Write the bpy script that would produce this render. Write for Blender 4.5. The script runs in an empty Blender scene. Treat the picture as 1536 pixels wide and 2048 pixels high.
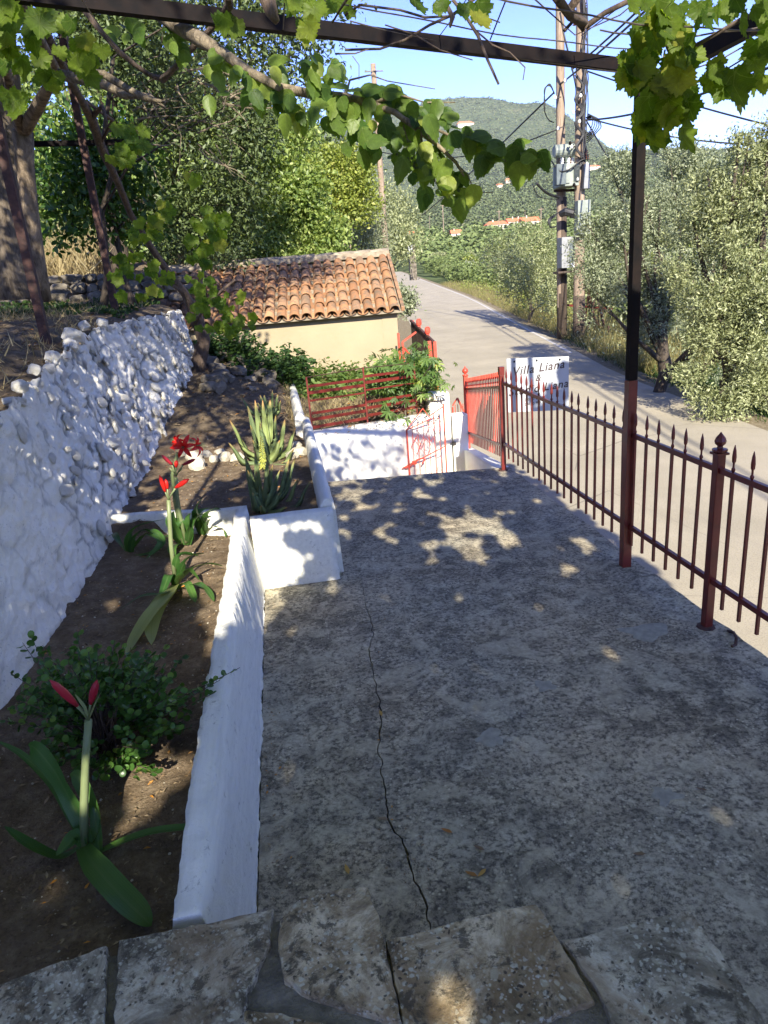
import bpy, bmesh, math, random
import numpy as np
from mathutils import Vector, Matrix, Euler, noise as mnoise

# ------------------------------------------------------------------ camera, sky, sun, exposure
SC = bpy.context.scene
COL = SC.collection
H = 2.1                                   # eye height above the terrace slab (z = 0)
FPX, CX, CY = 1385.0, 768.0, 1024.0
_dn = np.array([345.0, 4176.0, FPX]); _dn /= np.linalg.norm(_dn)
_y = np.array([545.0 - CX, 590.0 - CY, FPX]); _y = _y - _dn * _y.dot(_dn); _y /= np.linalg.norm(_y)
_z = -_dn
_x = np.cross(_y, _z)
RW = np.array([_x, _y, _z])               # camera frame (right, down, forward) -> world
cam_data = bpy.data.cameras.new('camera')
cam = bpy.data.objects.new('camera', cam_data); COL.objects.link(cam)
cam_data.sensor_width = 36.0
cam_data.lens = FPX / 2048.0 * 36.0
cam_data.clip_start = 0.05; cam_data.clip_end = 12000
M3 = np.stack([RW @ [1, 0, 0], RW @ [0, -1, 0], RW @ [0, 0, -1]], axis=1)
cam.matrix_world = Matrix([[*M3[0], 0], [*M3[1], 0], [*M3[2], H], [0, 0, 0, 1]])
SC.camera = cam

SUN_EL, SUN_AZ = math.radians(31), (0.055, 1.0)     # SUN_AZ: the way shadows fall
world = bpy.data.worlds.new('World'); SC.world = world; world.use_nodes = True
wn = world.node_tree.nodes; wl = world.node_tree.links
wn.clear()
sky = wn.new('ShaderNodeTexSky'); sky.sky_type = 'NISHITA'; sky.sun_disc = False
sky.sun_elevation = SUN_EL
_sd = Vector((-SUN_AZ[0], -SUN_AZ[1], 0)).normalized()
sky.sun_rotation = math.atan2(_sd.x, _sd.y)
sky.altitude = 200; sky.air_density = 1.0; sky.dust_density = 0.2; sky.ozone_density = 3.0
bg = wn.new('ShaderNodeBackground'); bg.inputs[1].default_value = 0.15
wo = wn.new('ShaderNodeOutputWorld')
# a clear deep-blue sky: the model's own contrast between the sun side and the far side, strengthened evenly
gm_ = wn.new('ShaderNodeGamma'); gm_.inputs[1].default_value = 1.6
k0 = wn.new('ShaderNodeVectorMath'); k0.operation = 'SCALE'; k0.inputs['Scale'].default_value = .15
k1 = wn.new('ShaderNodeVectorMath'); k1.operation = 'MULTIPLY'; k1.inputs[1].default_value = (.66 / .15, .515 / .15, .67 / .15)
wl.new(sky.outputs[0], k0.inputs[0]); wl.new(k0.outputs[0], gm_.inputs[0]); wl.new(gm_.outputs[0], k1.inputs[0])
wl.new(k1.outputs[0], bg.inputs[0]); wl.new(bg.outputs[0], wo.inputs[0])
sd = bpy.data.lights.new('sun', 'SUN'); sd.energy = 3.1; sd.angle = math.radians(0.53); sd.color = (1.0, 0.92, 0.76)
sun = bpy.data.objects.new('sun', sd); COL.objects.link(sun)
_dir = Vector((SUN_AZ[0], SUN_AZ[1], -math.tan(SUN_EL) * math.hypot(*SUN_AZ))).normalized()
sun.rotation_euler = _dir.to_track_quat('-Z', 'Y').to_euler()
SHX, SHY = SUN_AZ[0] / math.tan(SUN_EL), SUN_AZ[1] / math.tan(SUN_EL)   # shadow shift per metre of height
SC.view_settings.view_transform = 'Standard'; SC.view_settings.look = 'None'
SC.view_settings.exposure = 2.12; SC.view_settings.gamma = 1.0
SC.render.engine = 'CYCLES'
SC.cycles.max_bounces = 7; SC.cycles.diffuse_bounces = 4; SC.cycles.transmission_bounces = 4
SC.cycles.transparent_max_bounces = 4; SC.cycles.glossy_bounces = 2; SC.cycles.caustics_reflective = False
SC.cycles.caustics_refractive = False; SC.cycles.use_denoising = True; SC.cycles.sample_clamp_indirect = 6

R = random.Random(7)
NP = np.random.RandomState(11)

def ray(px, py): return RW @ np.array([px - CX, py - CY, FPX])
def at(px, py, Y):                       # the point at depth Y seen at that pixel of the photograph
    r = ray(px, py); t = Y / r[1]; return Vector((r[0] * t, Y, H + r[2] * t))
def onz(px, py, z):
    r = ray(px, py); t = (z - H) / r[2]; return Vector((r[0] * t, r[1] * t, z))
def sm(t): t = min(1.0, max(0.0, t)); return t * t * (3 - 2 * t)
def lerp(a, b, t): return a + (b - a) * t
def V(*a): return Vector(a)

# ------------------------------------------------------------------ object helpers
ORG = {}
def tag(o, label=None, cat=None, group=None, kind=None):
    if label: o['label'] = label
    if cat: o['category'] = cat
    if group: o['group'] = group
    if kind: o['kind'] = kind
    return o
def thing(name, label, cat, loc=(0, 0, 0), group=None):
    o = bpy.data.objects.new(name, None); COL.objects.link(o); o.location = loc
    o.empty_display_size = 0.1
    ORG[o.name] = Vector(loc)
    return tag(o, label, cat, group)
def link(name, me, parent=None, loc=None, rot=None, scale=None, world_origin=None):
    o = bpy.data.objects.new(name, me); COL.objects.link(o)
    if parent is not None: o.parent = parent
    if loc is not None: o.location = loc
    if rot is not None: o.rotation_euler = rot
    if scale is not None: o.scale = scale
    return o
def porg(p):                             # world origin of an object (translations only)
    v = Vector((0, 0, 0))
    while p is not None: v += Vector(p.location); p = p.parent
    return v

class MB:
    def __init__(s): s.v = []; s.f = []
    def add(s, vs, fs):
        n = len(s.v); s.v += [tuple(v) for v in vs]; s.f += [tuple(i + n for i in f) for f in fs]; return s
    def box(s, c, d, rz=0.0, M=None):
        hx, hy, hz = d[0] / 2, d[1] / 2, d[2] / 2
        vs = [V(x * hx, y * hy, z * hz) for z in (-1, 1) for x, y in ((-1, -1), (1, -1), (1, 1), (-1, 1))]
        Rm = Matrix.Rotation(rz, 3, 'Z') if M is None else M
        return s.add([Rm @ v + Vector(c) for v in vs], [(3, 2, 1, 0), (4, 5, 6, 7), (0, 1, 5, 4), (1, 2, 6, 5), (2, 3, 7, 6), (3, 0, 4, 7)])
    def bar(s, a, b, w, h=None, up=(0, 0, 1)):
        a = Vector(a); b = Vector(b); d = b - a; L = d.length; d.normalize(); h = h or w
        u = Vector(up)
        if abs(d.dot(u)) > .98: u = V(0, 1, 0)
        x = d.cross(u).normalized(); y = x.cross(d).normalized()
        M = Matrix((x, y, d)).transposed()
        return s.box((a + b) / 2, (w, h, L), M=M)
    def tube(s, pts, rad, n=6, cap=True, wob=0.0):
        pts = [Vector(p) for p in pts]; m = len(pts)
        if not hasattr(rad, '__len__'): rad = [rad] * m
        vs = []; fs = []; prev = None
        for i, p in enumerate(pts):
            d = (pts[min(i + 1, m - 1)] - pts[max(i - 1, 0)])
            if d.length < 1e-6: d = V(0, 0, 1)
            d.normalize()
            if prev is None:
                u = V(0, 0, 1) if abs(d.z) < .9 else V(1, 0, 0)
                x = d.cross(u).normalized()
            else:
                x = (prev - d * prev.dot(d))
                x = x.normalized() if x.length > 1e-5 else V(1, 0, 0)
            prev = x; y = d.cross(x)
            for k in range(n):
                a = 2 * math.pi * k / n; r = rad[i] * (1 + (R.uniform(-wob, wob) if wob else 0))
                vs.append(p + x * math.cos(a) * r + y * math.sin(a) * r)
        for i in range(m - 1):
            for k in range(n):
                fs.append((i * n + k, i * n + (k + 1) % n, (i + 1) * n + (k + 1) % n, (i + 1) * n + k))
        if cap: fs.append(tuple(range(n - 1, -1, -1))); fs.append(tuple((m - 1) * n + k for k in range(n)))
        return s.add(vs, fs)
    def lathe(s, c, prof, n=8, rot=0.0):
        c = Vector(c); vs = []; fs = []
        for r, z in prof:
            for k in range(n):
                a = 2 * math.pi * k / n + rot; vs.append(c + V(r * math.cos(a), r * math.sin(a), z))
        for i in range(len(prof) - 1):
            for k in range(n):
                fs.append((i * n + k, i * n + (k + 1) % n, (i + 1) * n + (k + 1) % n, (i + 1) * n + k))
        fs.append(tuple(range(n - 1, -1, -1))); fs.append(tuple((len(prof) - 1) * n + k for k in range(n)))
        return s.add(vs, fs)
    def prism(s, poly, z0, z1):          # poly: ccw list of (x, y)
        n = len(poly)
        vs = [V(x, y, z0) for x, y in poly] + [V(x, y, z1) for x, y in poly]
        fs = [tuple(range(n - 1, -1, -1)), tuple(range(n, 2 * n))] + [(i, (i + 1) % n, n + (i + 1) % n, n + i) for i in range(n)]
        return s.add(vs, fs)
    def mesh(s, name, m=None, smooth=False, off=(0, 0, 0)):
        me = bpy.data.meshes.new(name); o = Vector(off)
        me.from_pydata([tuple(Vector(v) - o) for v in s.v], [], s.f)
        if m: me.materials.append(m)
        if smooth: me.polygons.foreach_set('use_smooth', [True] * len(me.polygons))
        me.update(); return me
    def build(s, name, m, parent=None, smooth=False, bevel=0.0):
        me = s.mesh(name, m, smooth, porg(parent) if parent is not None else (0, 0, 0))
        o = link(name, me, parent)
        if bevel:
            b = o.modifiers.new('bevel', 'BEVEL'); b.width = bevel; b.segments = 2; b.limit_method = 'ANGLE'
        return o

def np_mesh(name, verts, faces, m, attr=None, smooth=False):
    """verts (n,3), faces (m,k)"""
    me = bpy.data.meshes.new(name)
    n = len(verts); k = faces.shape[1]; mf = len(faces)
    me.vertices.add(n); me.vertices.foreach_set('co', np.ascontiguousarray(verts, dtype=np.float32).ravel())
    me.loops.add(mf * k); me.loops.foreach_set('vertex_index', np.ascontiguousarray(faces, dtype=np.int32).ravel())
    me.polygons.add(mf)
    me.polygons.foreach_set('loop_start', np.arange(0, mf * k, k, dtype=np.int32))
    if smooth: me.polygons.foreach_set('use_smooth', np.ones(mf, dtype=bool))
    me.update(calc_edges=True)
    if attr is not None:
        a = me.attributes.new('v', 'FLOAT', 'POINT'); a.data.foreach_set('value', np.ascontiguousarray(attr, dtype=np.float32))
    if m: me.materials.append(m)
    return me

# ------------------------------------------------------------------ materials
def newmat(name):
    m = bpy.data.materials.new(name); m.use_nodes = True; nt = m.node_tree
    for n in list(nt.nodes):
        if n.type != 'OUTPUT_MATERIAL' and n.type != 'BSDF_PRINCIPLED': nt.nodes.remove(n)
    return m, nt, nt.nodes['Principled BSDF'], nt.nodes['Material Output']
class NT:
    def __init__(s, nt): s.nt = nt; s.co = None
    def n(s, t, **kw):
        x = s.nt.nodes.new(t)
        for k, v in kw.items():
            setattr(x, k, v)
        return x
    def coord(s):
        if s.co is None: s.co = s.n('ShaderNodeTexCoord').outputs['Object']
        return s.co
    def l(s, a, b): s.nt.links.new(a, b)
    def geo(s): return s.n('ShaderNodeNewGeometry').outputs['Position']
    def noise(s, scale, detail=4, rough=.6, dist=0, vec=None):
        x = s.n('ShaderNodeTexNoise'); x.inputs['Scale'].default_value = scale; x.inputs['Detail'].default_value = detail
        x.inputs['Roughness'].default_value = rough; x.inputs['Distortion'].default_value = dist
        s.l(vec if vec is not None else s.coord(), x.inputs['Vector']); return x.outputs[0]
    def vor(s, scale, feat='F1', vec=None, out='Distance', rnd=1.0):
        x = s.n('ShaderNodeTexVoronoi', feature=feat); x.inputs['Scale'].default_value = scale
        x.inputs['Randomness'].default_value = rnd
        s.l(vec if vec is not None else s.coord(), x.inputs['Vector']); return x.outputs[out]
    def ramp(s, fac, stops, interp='LINEAR'):
        x = s.n('ShaderNodeValToRGB'); x.color_ramp.interpolation = interp
        e = x.color_ramp.elements
        while len(e) < len(stops): e.new(.5)
        for i, (p, c) in enumerate(stops):
            e[i].position = p; e[i].color = (*c, 1) if hasattr(c, '__len__') else (c, c, c, 1)
        s.l(fac, x.inputs[0]); return x.outputs[0]
    def mix(s, fac, a, b, mode='MIX'):
        x = s.n('ShaderNodeMix', data_type='RGBA', blend_type=mode)
        for i, v in ((0, fac), (6, a), (7, b)):
            if hasattr(v, 'is_linked'): s.l(v, x.inputs[i])
            elif i == 0: x.inputs[0].default_value = v
            else: x.inputs[i].default_value = (*v, 1)
        return x.outputs[2]
    def math(s, op, a, b=0.0):
        x = s.n('ShaderNodeMath', operation=op)
        for i, v in ((0, a), (1, b)):
            if hasattr(v, 'is_linked'): s.l(v, x.inputs[i])
            else: x.inputs[i].default_value = v
        return x.outputs[0]
    def mapping(s, scale, rot=(0, 0, 0), vec=None):
        x = s.n('ShaderNodeMapping'); x.inputs['Scale'].default_value = scale; x.inputs['Rotation'].default_value = rot
        s.l(vec if vec is not None else s.coord(), x.inputs[0]); return x.outputs[0]
    def bump(s, h, strength, dist, bsdf, normal=None):
        x = s.n('ShaderNodeBump'); x.inputs['Strength'].default_value = strength; x.inputs['Distance'].default_value = dist
        s.l(h, x.inputs['Height'])
        if normal is not None: s.l(normal, x.inputs['Normal'])
        if bsdf is not None: s.l(x.outputs[0], bsdf.inputs['Normal'])
        return x.outputs[0]

def simple(name, c1, c2, scale=8, rough=.8, bump=.0, bdist=.01, metal=0.0, stops=(.35, .65), detail=5, spec=.5, bscale=None, world_pos=False):
    m, nt, b, o = newmat(name); t = NT(nt)
    if world_pos: t.co = t.geo()
    f = t.noise(scale, detail)
    c = t.ramp(f, [(stops[0], c1), (stops[1], c2)]); t.l(c, b.inputs['Base Color'])
    b.inputs['Roughness'].default_value = rough; b.inputs['Metallic'].default_value = metal
    b.inputs['Specular IOR Level'].default_value = spec
    if bump: t.bump(t.noise(bscale or scale * 4, 5), bump, bdist, b)
    return m

def leafmat(name, dark, light, yellow=None, trans=.35, rough=.5, tcol=None, yprob=.06, spec=.4):
    m, nt, b, o = newmat(name); t = NT(nt)
    at_ = t.n('ShaderNodeAttribute', attribute_name='v'); oi = t.n('ShaderNodeObjectInfo')
    f = t.math('FRACT', t.math('ADD', at_.outputs['Fac'], oi.outputs['Random']))
    stops = [(0.0, dark), (0.9 if yellow is None else .88, light)]
    if yellow is not None: stops.append((1 - yprob * .5, yellow))
    c = t.ramp(f, stops)
    t.l(c, b.inputs['Base Color']); b.inputs['Roughness'].default_value = rough
    b.inputs['Specular IOR Level'].default_value = spec
    tr = t.n('ShaderNodeBsdfTranslucent')
    tc = t.mix(1.0, c, tcol or (1.9, 1.9, .7), 'MULTIPLY'); t.l(tc, tr.inputs['Color'])
    mx = t.n('ShaderNodeMixShader'); mx.inputs[0].default_value = trans
    t.l(b.outputs[0], mx.inputs[1]); t.l(tr.outputs[0], mx.inputs[2]); t.l(mx.outputs[0], o.inputs[0])
    return m

def add_veins(m, k, y0, amt=.5, w=.018):
    nt = m.node_tree; t = NT(nt); b = nt.nodes['Principled BSDF']
    sep = t.n('ShaderNodeSeparateXYZ'); t.l(t.coord(), sep.inputs[0])
    yy = t.math('SUBTRACT', sep.outputs[1], y0); th = t.math('ARCTAN2', sep.outputs[0], yy)
    r = t.math('SQRT', t.math('ADD', t.math('MULTIPLY', sep.outputs[0], sep.outputs[0]), t.math('MULTIPLY', yy, yy)))
    main = t.math('MULTIPLY', t.math('ABSOLUTE', t.math('SINE', t.math('MULTIPLY', th, k))), r)
    side = t.math('ABSOLUTE', t.math('SINE', t.math('MULTIPLY', t.math('ADD', t.math('MULTIPLY', r, 1.0), main), 30.0)))
    f = t.math('MAXIMUM', t.ramp(main, [(w * .5, 1.0), (w * 1.8, 0.0)]), t.math('MULTIPLY', t.ramp(side, [(.0, 1.0), (.28, 0.0)]), .45))
    src = b.inputs['Base Color'].links[0].from_socket
    c = t.mix(t.math('MULTIPLY', f, amt), src, (.30, .38, .12))
    bl = t.ramp(t.noise(3.5, 5, .7), [(.35, .72), (.65, 1.15)])
    c = t.mix(1.0, c, bl, 'MULTIPLY')
    t.l(c, b.inputs['Base Color'])
    for n in nt.nodes:
        if n.type == 'MIX' and n.blend_type == 'MULTIPLY' and n.inputs[6].is_linked and n.inputs[6].links[0].from_socket == src: t.l(c, n.inputs[6])
    t.bump(f, .5, .02, b)
MAT = {}
def build_materials():
    # weathered concrete of the terrace: grey with lichen blotches, grit and worn paler patches
    m, nt, b, o = newmat('terrace_concrete'); t = NT(nt)
    big = t.noise(1.3, 6, .65, .6); mid = t.noise(7, 8, .75, .5); fine = t.noise(38, 6, .8); grit = t.noise(150, 3, .7)
    c = t.ramp(big, [(.36, (0.182, 0.166, 0.134)), (.5, (0.270, 0.247, 0.198)), (.62, (0.419, 0.377, 0.294))])
    spots = t.ramp(mid, [(.46, .0), (.60, .8)])
    c = t.mix(spots, c, (0.540, 0.494, 0.390))
    pf = t.ramp(fine, [(.46, 0.0), (.58, 1.0)])
    c = t.mix(t.math('MULTIPLY', pf, .85), c, (.05, .047, .04))
    cell = t.ramp(t.vor(34), [(.10, 1.0), (.24, 0.0)])
    msk = t.ramp(t.noise(2.3, 4), [(.42, 0.0), (.54, 1.0)])
    c = t.mix(t.math('MULTIPLY', t.math('MULTIPLY', cell, msk), .7), c, (0.675, 0.637, 0.504))
    c = t.mix(t.ramp(grit, [(.60, 0.0), (.72, .55)]), c, (0.486, 0.442, 0.360))
    pat = t.ramp(t.noise(4.2, 9, .72, 1.2), [(.50, 0.0), (.58, 1.0)])
    c = t.mix(t.math('MULTIPLY', pat, .55), c, (0.499, 0.461, 0.360))
    drk = t.ramp(t.noise(5.5, 9, .75, .8, vec=t.mapping((1, 1.3, 1), (0, 0, .7))), [(.53, 0.0), (.62, 1.0)])
    c = t.mix(t.math('MULTIPLY', drk, .45), c, (.075, .068, .056))
    tint = t.ramp(t.noise(.9, 3), [(.4, (1.0, .99, .92)), (.6, (1.10, 1.02, .88))])
    c = t.mix(1.0, c, tint, 'MULTIPLY')
    t.l(c, b.inputs['Base Color']); b.inputs['Roughness'].default_value = .93; b.inputs['Specular IOR Level'].default_value = .25
    n1 = t.bump(t.noise(18, 8, .7), .4, .012, None); t.bump(t.noise(150, 4, .7), .35, .003, b, n1)
    MAT['concrete'] = m
    # flagstones with round lichen rosettes
    def flag(name, base, base2, warm):
        m, nt, b, o = newmat(name); t = NT(nt)
        nz = t.n('ShaderNodeTexNoise'); nz.inputs['Scale'].default_value = 45; nz.inputs['Detail'].default_value = 4; t.l(t.coord(), nz.inputs[0])
        sc_ = t.n('ShaderNodeVectorMath', operation='SCALE'); t.l(nz.outputs['Color'], sc_.inputs[0]); sc_.inputs['Scale'].default_value = .022
        warp = t.n('ShaderNodeVectorMath', operation='ADD'); t.l(t.coord(), warp.inputs[0]); t.l(sc_.outputs[0], warp.inputs[1]); W = warp.outputs[0]
        c = t.ramp(t.noise(5.5, 9, .74, .7), [(.38, base), (.50, base2), (.60, warm)])
        c = t.mix(t.math('MULTIPLY', t.ramp(t.noise(3.1, 6, .7, .6, vec=t.mapping((1, 1, 1), (.3, .2, .9))), [(.50, 0.0), (.60, 1.0)]), .55), c, (.22, .145, .07))
        den = t.ramp(t.noise(4.6, 5, .65), [(.40, .1), (.54, 1.0)])
        def dots(scale, r0, r1, sel, col, amt, seedrot):
            nonlocal c
            v = t.mapping((1, 1, 1), (0, 0, seedrot), vec=W); d = t.vor(scale, vec=v); cc = t.n('ShaderNodeSeparateColor'); t.l(t.vor(scale, vec=v, out='Color'), cc.inputs[0])
            f = t.math('MULTIPLY', t.ramp(d, [(r0, 1.0), (r1, 0.0)]), t.ramp(cc.outputs[0], [(sel, 0.0), (sel + .05, 1.0)]))
            c = t.mix(t.math('MULTIPLY', t.math('MULTIPLY', f, den), amt), c, col); return f
        f1 = dots(26, .24, .36, .62, (.46, .43, .30), .65, .4)
        f2 = dots(58, .26, .40, .45, (.52, .50, .38), .75, 1.3)
        f3 = dots(105, .26, .42, .62, (.60, .58, .47), .5, 2.1)
        f4 = dots(70, .22, .36, .55, (.035, .03, .022), .85, .9)
        blk = t.ramp(t.noise(15, 8, .78, .4), [(.53, 0.0), (.60, 1.0)])
        c = t.mix(t.math('MULTIPLY', blk, .8), c, (.06, .052, .036))
        t.l(c, b.inputs['Base Color']); b.inputs['Roughness'].default_value = .92; b.inputs['Specular IOR Level'].default_value = .2
        n1 = t.bump(t.noise(18, 8, .7), .55, .012, None); t.bump(t.math('ADD', t.noise(150, 4), f2), .35, .003, b, n1)
        return m
    MAT['flag1'] = flag('flagstone_brown', (.13, .10, .055), (.33, .26, .155), (.62, .52, .34))
    MAT['flag2'] = flag('flagstone_grey', (.11, .095, .065), (.27, .24, .17), (.54, .49, .36))
    MAT['joint'] = simple('dark_step_mortar', (.12, .11, .085), (.24, .22, .17), 14, .95, .8, .02)
    # whitewash over plaster: brush streaks, grime in hollows, chips
    def white(name, streak=(34, 2.5, 34), bs=.5, dirt=.5, bd=.008, base=.78):
        m, nt, b, o = newmat(name); t = NT(nt)
        st = t.noise(1.0, 5, .6, vec=t.mapping(streak))
        c = t.ramp(st, [(.3, (base * .90, base * .885, base * .79)), (.65, (base * 1.03, base * 1.015, base * .91))])
        d = t.ramp(t.noise(26, 8, .8, .4), [(.57, 0.0), (.66, 1.0)])
        dm = t.ramp(t.noise(3.2, 4), [(.44, 0.0), (.56, 1.0)])
        c = t.mix(t.math('MULTIPLY', t.math('MULTIPLY', d, dm), min(1, dirt * 1.6)), c, (.20, .185, .15))
        c = t.mix(t.math('MULTIPLY', t.ramp(t.noise(3.1, 4), [(.45, 0.0), (.7, 1.0)]), .25 * dirt), c, (.55, .56, .47))
        t.l(c, b.inputs['Base Color']); b.inputs['Roughness'].default_value = .85; b.inputs['Specular IOR Level'].default_value = .25
        n1 = t.bump(t.noise(14, 7, .7), min(1, bs * 1.5), bd * 2.2, None); t.bump(t.noise(80, 6, .75), min(1, bs * 1.3), bd * .7, b, n1)
        return m
    MAT['white'] = white('whitewashed_plaster')
    MAT['white_clean'] = white('whitewashed_plaster_fresh', (2, 2, 2), .22, .25, .004, .82)
    m, nt, b, o = newmat('whitewashed_rubble'); t = NT(nt)
    att = t.n('ShaderNodeAttribute', attribute_name='v')
    c = t.ramp(t.noise(5, 7, .7), [(.3, (.72, .69, .60)), (.6, (.86, .83, .74))])
    fleck = t.math('MULTIPLY', t.ramp(t.noise(46, 6, .8), [(.56, 0.0), (.68, 1.0)]), t.ramp(t.noise(4, 3), [(.38, .1), (.62, .9)]))
    c = t.mix(t.math('MULTIPLY', fleck, .8), c, (.15, .145, .125))
    c = t.mix(att.outputs['Fac'], c, (.075, .07, .055))
    t.l(c, b.inputs['Base Color']); b.inputs['Roughness'].default_value = .9; b.inputs['Specular IOR Level'].default_value = .2
    n1 = t.bump(t.noise(13, 8, .7), .8, .03, None); t.bump(t.noise(60, 6, .75), .6, .007, b, n1)
    MAT['rubble'] = m
    # soils
    def soil(name, a, b_, c_, peb=.5):
        m, nt, b, o = newmat(name); t = NT(nt)
        c = t.ramp(t.noise(9, 8, .75), [(.3, a), (.5, b_), (.72, c_)])
        pv = t.ramp(t.vor(85), [(.16, 1.0), (.26, 0.0)]); ps = t.ramp(t.noise(30, 3), [(.52, 0.0), (.6, 1.0)])
        c = t.mix(t.math('MULTIPLY', t.math('MULTIPLY', pv, ps), peb), c, (.42, .37, .29))
        c = t.mix(t.ramp(t.noise(70, 6, .8), [(.5, 0.0), (.66, .55)]), c, (.035, .027, .018))
        t.l(c, b.inputs['Base Color']); b.inputs['Roughness'].default_value = .96; b.inputs['Specular IOR Level'].default_value = .15
        n1 = t.bump(t.noise(30, 8, .8), .8, .02, None); t.bump(t.vor(85), .4, .006, b, n1)
        return m
    MAT['soil'] = soil('bed_soil', (.085, .060, .038), (.17, .125, .082), (.30, .235, .16))
    MAT['earth'] = soil('garden_earth', (.07, .052, .033), (.15, .115, .075), (.28, .22, .145), .4)
    # asphalt
    m, nt, b, o = newmat('old_pale_asphalt'); t = NT(nt); t.co = t.geo()
    c = t.ramp(t.noise(.5, 7, .65), [(.35, (.325, .29, .21)), (.65, (.41, .362, .265))])
    c = t.mix(t.ramp(t.noise(55, 5, .8), [(.5, 0.0), (.62, .6)]), c, (.14, .125, .105))
    c = t.mix(t.ramp(t.noise(90, 3, .8), [(.58, 0.0), (.68, .55)]), c, (.56, .50, .41))
    strk = t.ramp(t.noise(1.0, 5, .6, vec=t.mapping((1.2, .09, 1), (0, 0, -.2))), [(.55, 0.0), (.7, .35)])
    c = t.mix(strk, c, (.19, .175, .15))
    crk = t.ramp(t.vor(.55, 'DISTANCE_TO_EDGE', vec=t.mapping((1, .55, 1))), [(.0, 1.0), (.006, 0.0)])
    c = t.mix(t.math('MULTIPLY', t.math('MULTIPLY', crk, t.ramp(t.noise(.35, 2), [(.5, 0.0), (.6, 1.0)])), .6), c, (.08, .07, .06))
    t.l(c, b.inputs['Base Color']); b.inputs['Roughness'].default_value = .9; b.inputs['Specular IOR Level'].default_value = .25
    t.bump(t.noise(60, 4, .8), .4, .008, b)
    MAT['asphalt'] = m
    MAT['line'] = simple('worn_white_road_paint', (.36, .34, .30), (.62, .6, .55), 9, .8, .2, .004, world_pos=True)
    MAT['verge'] = soil('dry_verge_earth', (.13, .10, .06), (.22, .18, .11), (.34, .29, .19), .3)
    MAT['field'] = simple('distant_ground', (.045, .06, .02), (.15, .135, .07), .05, 1, .0, detail=8, world_pos=True)
    # red paint: colour darkened for the shaded fence, lighter copy for sunlit ironwork
    m, nt, b, o = newmat('red_oxide_paint'); t = NT(nt); t.co = t.geo()
    c = t.ramp(t.noise(9, 6, .7), [(.3, (.085, .012, .009)), (.6, (.155, .021, .015))])
    c = t.mix(t.ramp(t.noise(40, 5, .8), [(.63, 0.0), (.7, .8)]), c, (.06, .018, .012))
    t.l(c, b.inputs['Base Color']); b.inputs['Roughness'].default_value = .38; t.bump(t.noise(60, 3), .15, .002, b)
    MAT['red'] = m
    MAT['red_bright'] = simple('sunlit_red_paint', (.46, .05, .028), (.58, .085, .05), 9, .42, .15, .003, world_pos=True)  # lighter copy of the fence red, sunlight put into its colour
    MAT['dark_steel'] = simple('dark_painted_steel', (.003, .0025, .003), (.010, .006, .005), 12, .75, .25, .003, world_pos=True, spec=.15)
    MAT['rust'] = simple('rusty_brown_steel', (.025, .012, .010), (.09, .038, .026), 14, .75, .4, .004, world_pos=True)
    # yellow render
    m, nt, b, o = newmat('cream_render'); t = NT(nt)
    c = t.ramp(t.noise(1.2, 6, .6), [(.3, (.30, .25, .165)), (.7, (.35, .295, .195))])
    c = t.mix(t.ramp(t.noise(6, 7, .8), [(.62, 0.0), (.74, .4)]), c, (.33, .26, .15))
    t.l(c, b.inputs['Base Color']); b.inputs['Roughness'].default_value = .92; b.inputs['Specular IOR Level'].default_value = .2
    t.bump(t.noise(7, 7, .6), .35, .02, b); MAT['cream'] = m
    # roof tiles
    m, nt, b, o = newmat('terracotta_tile'); t = NT(nt); t.co = t.geo()
    oi = t.n('ShaderNodeObjectInfo')
    c = t.ramp(oi.outputs['Random'], [(0, (.21, .10, .045)), (.35, (.31, .15, .066)), (.7, (.37, .205, .105)), (1, (.19, .115, .068))])
    c = t.mix(t.ramp(t.noise(5, 7, .78), [(.47, 0.0), (.58, .85)]), c, (.12, .09, .06))
    c = t.mix(t.ramp(t.noise(45, 5, .8), [(.58, 0.0), (.68, .5)]), c, (.36, .30, .2))
    t.l(c, b.inputs['Base Color']); b.inputs['Roughness'].default_value = .9; t.bump(t.noise(50, 5), .3, .004, b)
    MAT['tile'] = m
    MAT['mortar'] = simple('roof_mortar', (.20, .165, .12), (.34, .29, .21), 9, .95, .6, .02)
    MAT['stone'] = simple('grey_field_stone', (.07, .06, .045), (.22, .19, .145), 5, .92, .7, .02, world_pos=True)
    MAT['limestone'] = simple('pale_limestone', (.34, .31, .24), (.58, .54, .44), 6, .9, .7, .02, world_pos=True)
    # bark
    def bark(name, a, b_, sc=(14, 14, 3)):
        m, nt, b, o = newmat(name); t = NT(nt)
        v = t.mapping(sc); f = t.noise(1.6, 7, .7, .8, vec=v)
        c = t.ramp(f, [(.35, a), (.62, b_)]); t.l(c, b.inputs['Base Color']); b.inputs['Roughness'].default_value = .95
        t.bump(f, .8, .03, b); return m
    MAT['bark'] = bark('grey_brown_bark', (.06, .045, .032), (.21, .17, .125))
    MAT['bark_pale'] = bark('pale_mottled_bark', (.06, .043, .03), (.30, .235, .165), (9, 9, 2.4))
    MAT['bark_dark'] = bark('dark_bark', (.028, .021, .016), (.09, .07, .05))
    MAT['twig'] = bark('twig_bark', (.05, .035, .028), (.14, .10, .075))
    MAT['branch'] = bark('mulberry_bark', (.09, .07, .045), (.27, .22, .15), (20, 20, 6))
    MAT['pole'] = bark('weathered_pole_wood', (.17, .12, .085), (.36, .28, .21), (16, 16, .9))
    MAT['pole_dark'] = bark('creosoted_pole_wood', (.035, .026, .02), (.11, .08, .06), (16, 16, .9))
    MAT['plank'] = bark('dark_gate_plank', (.03, .02, .013), (.10, .065, .04), (20, 20, 2))
    MAT['cable'] = simple('black_cable', (.010, .010, .011), (.022, .022, .024), 5, .5)
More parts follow.
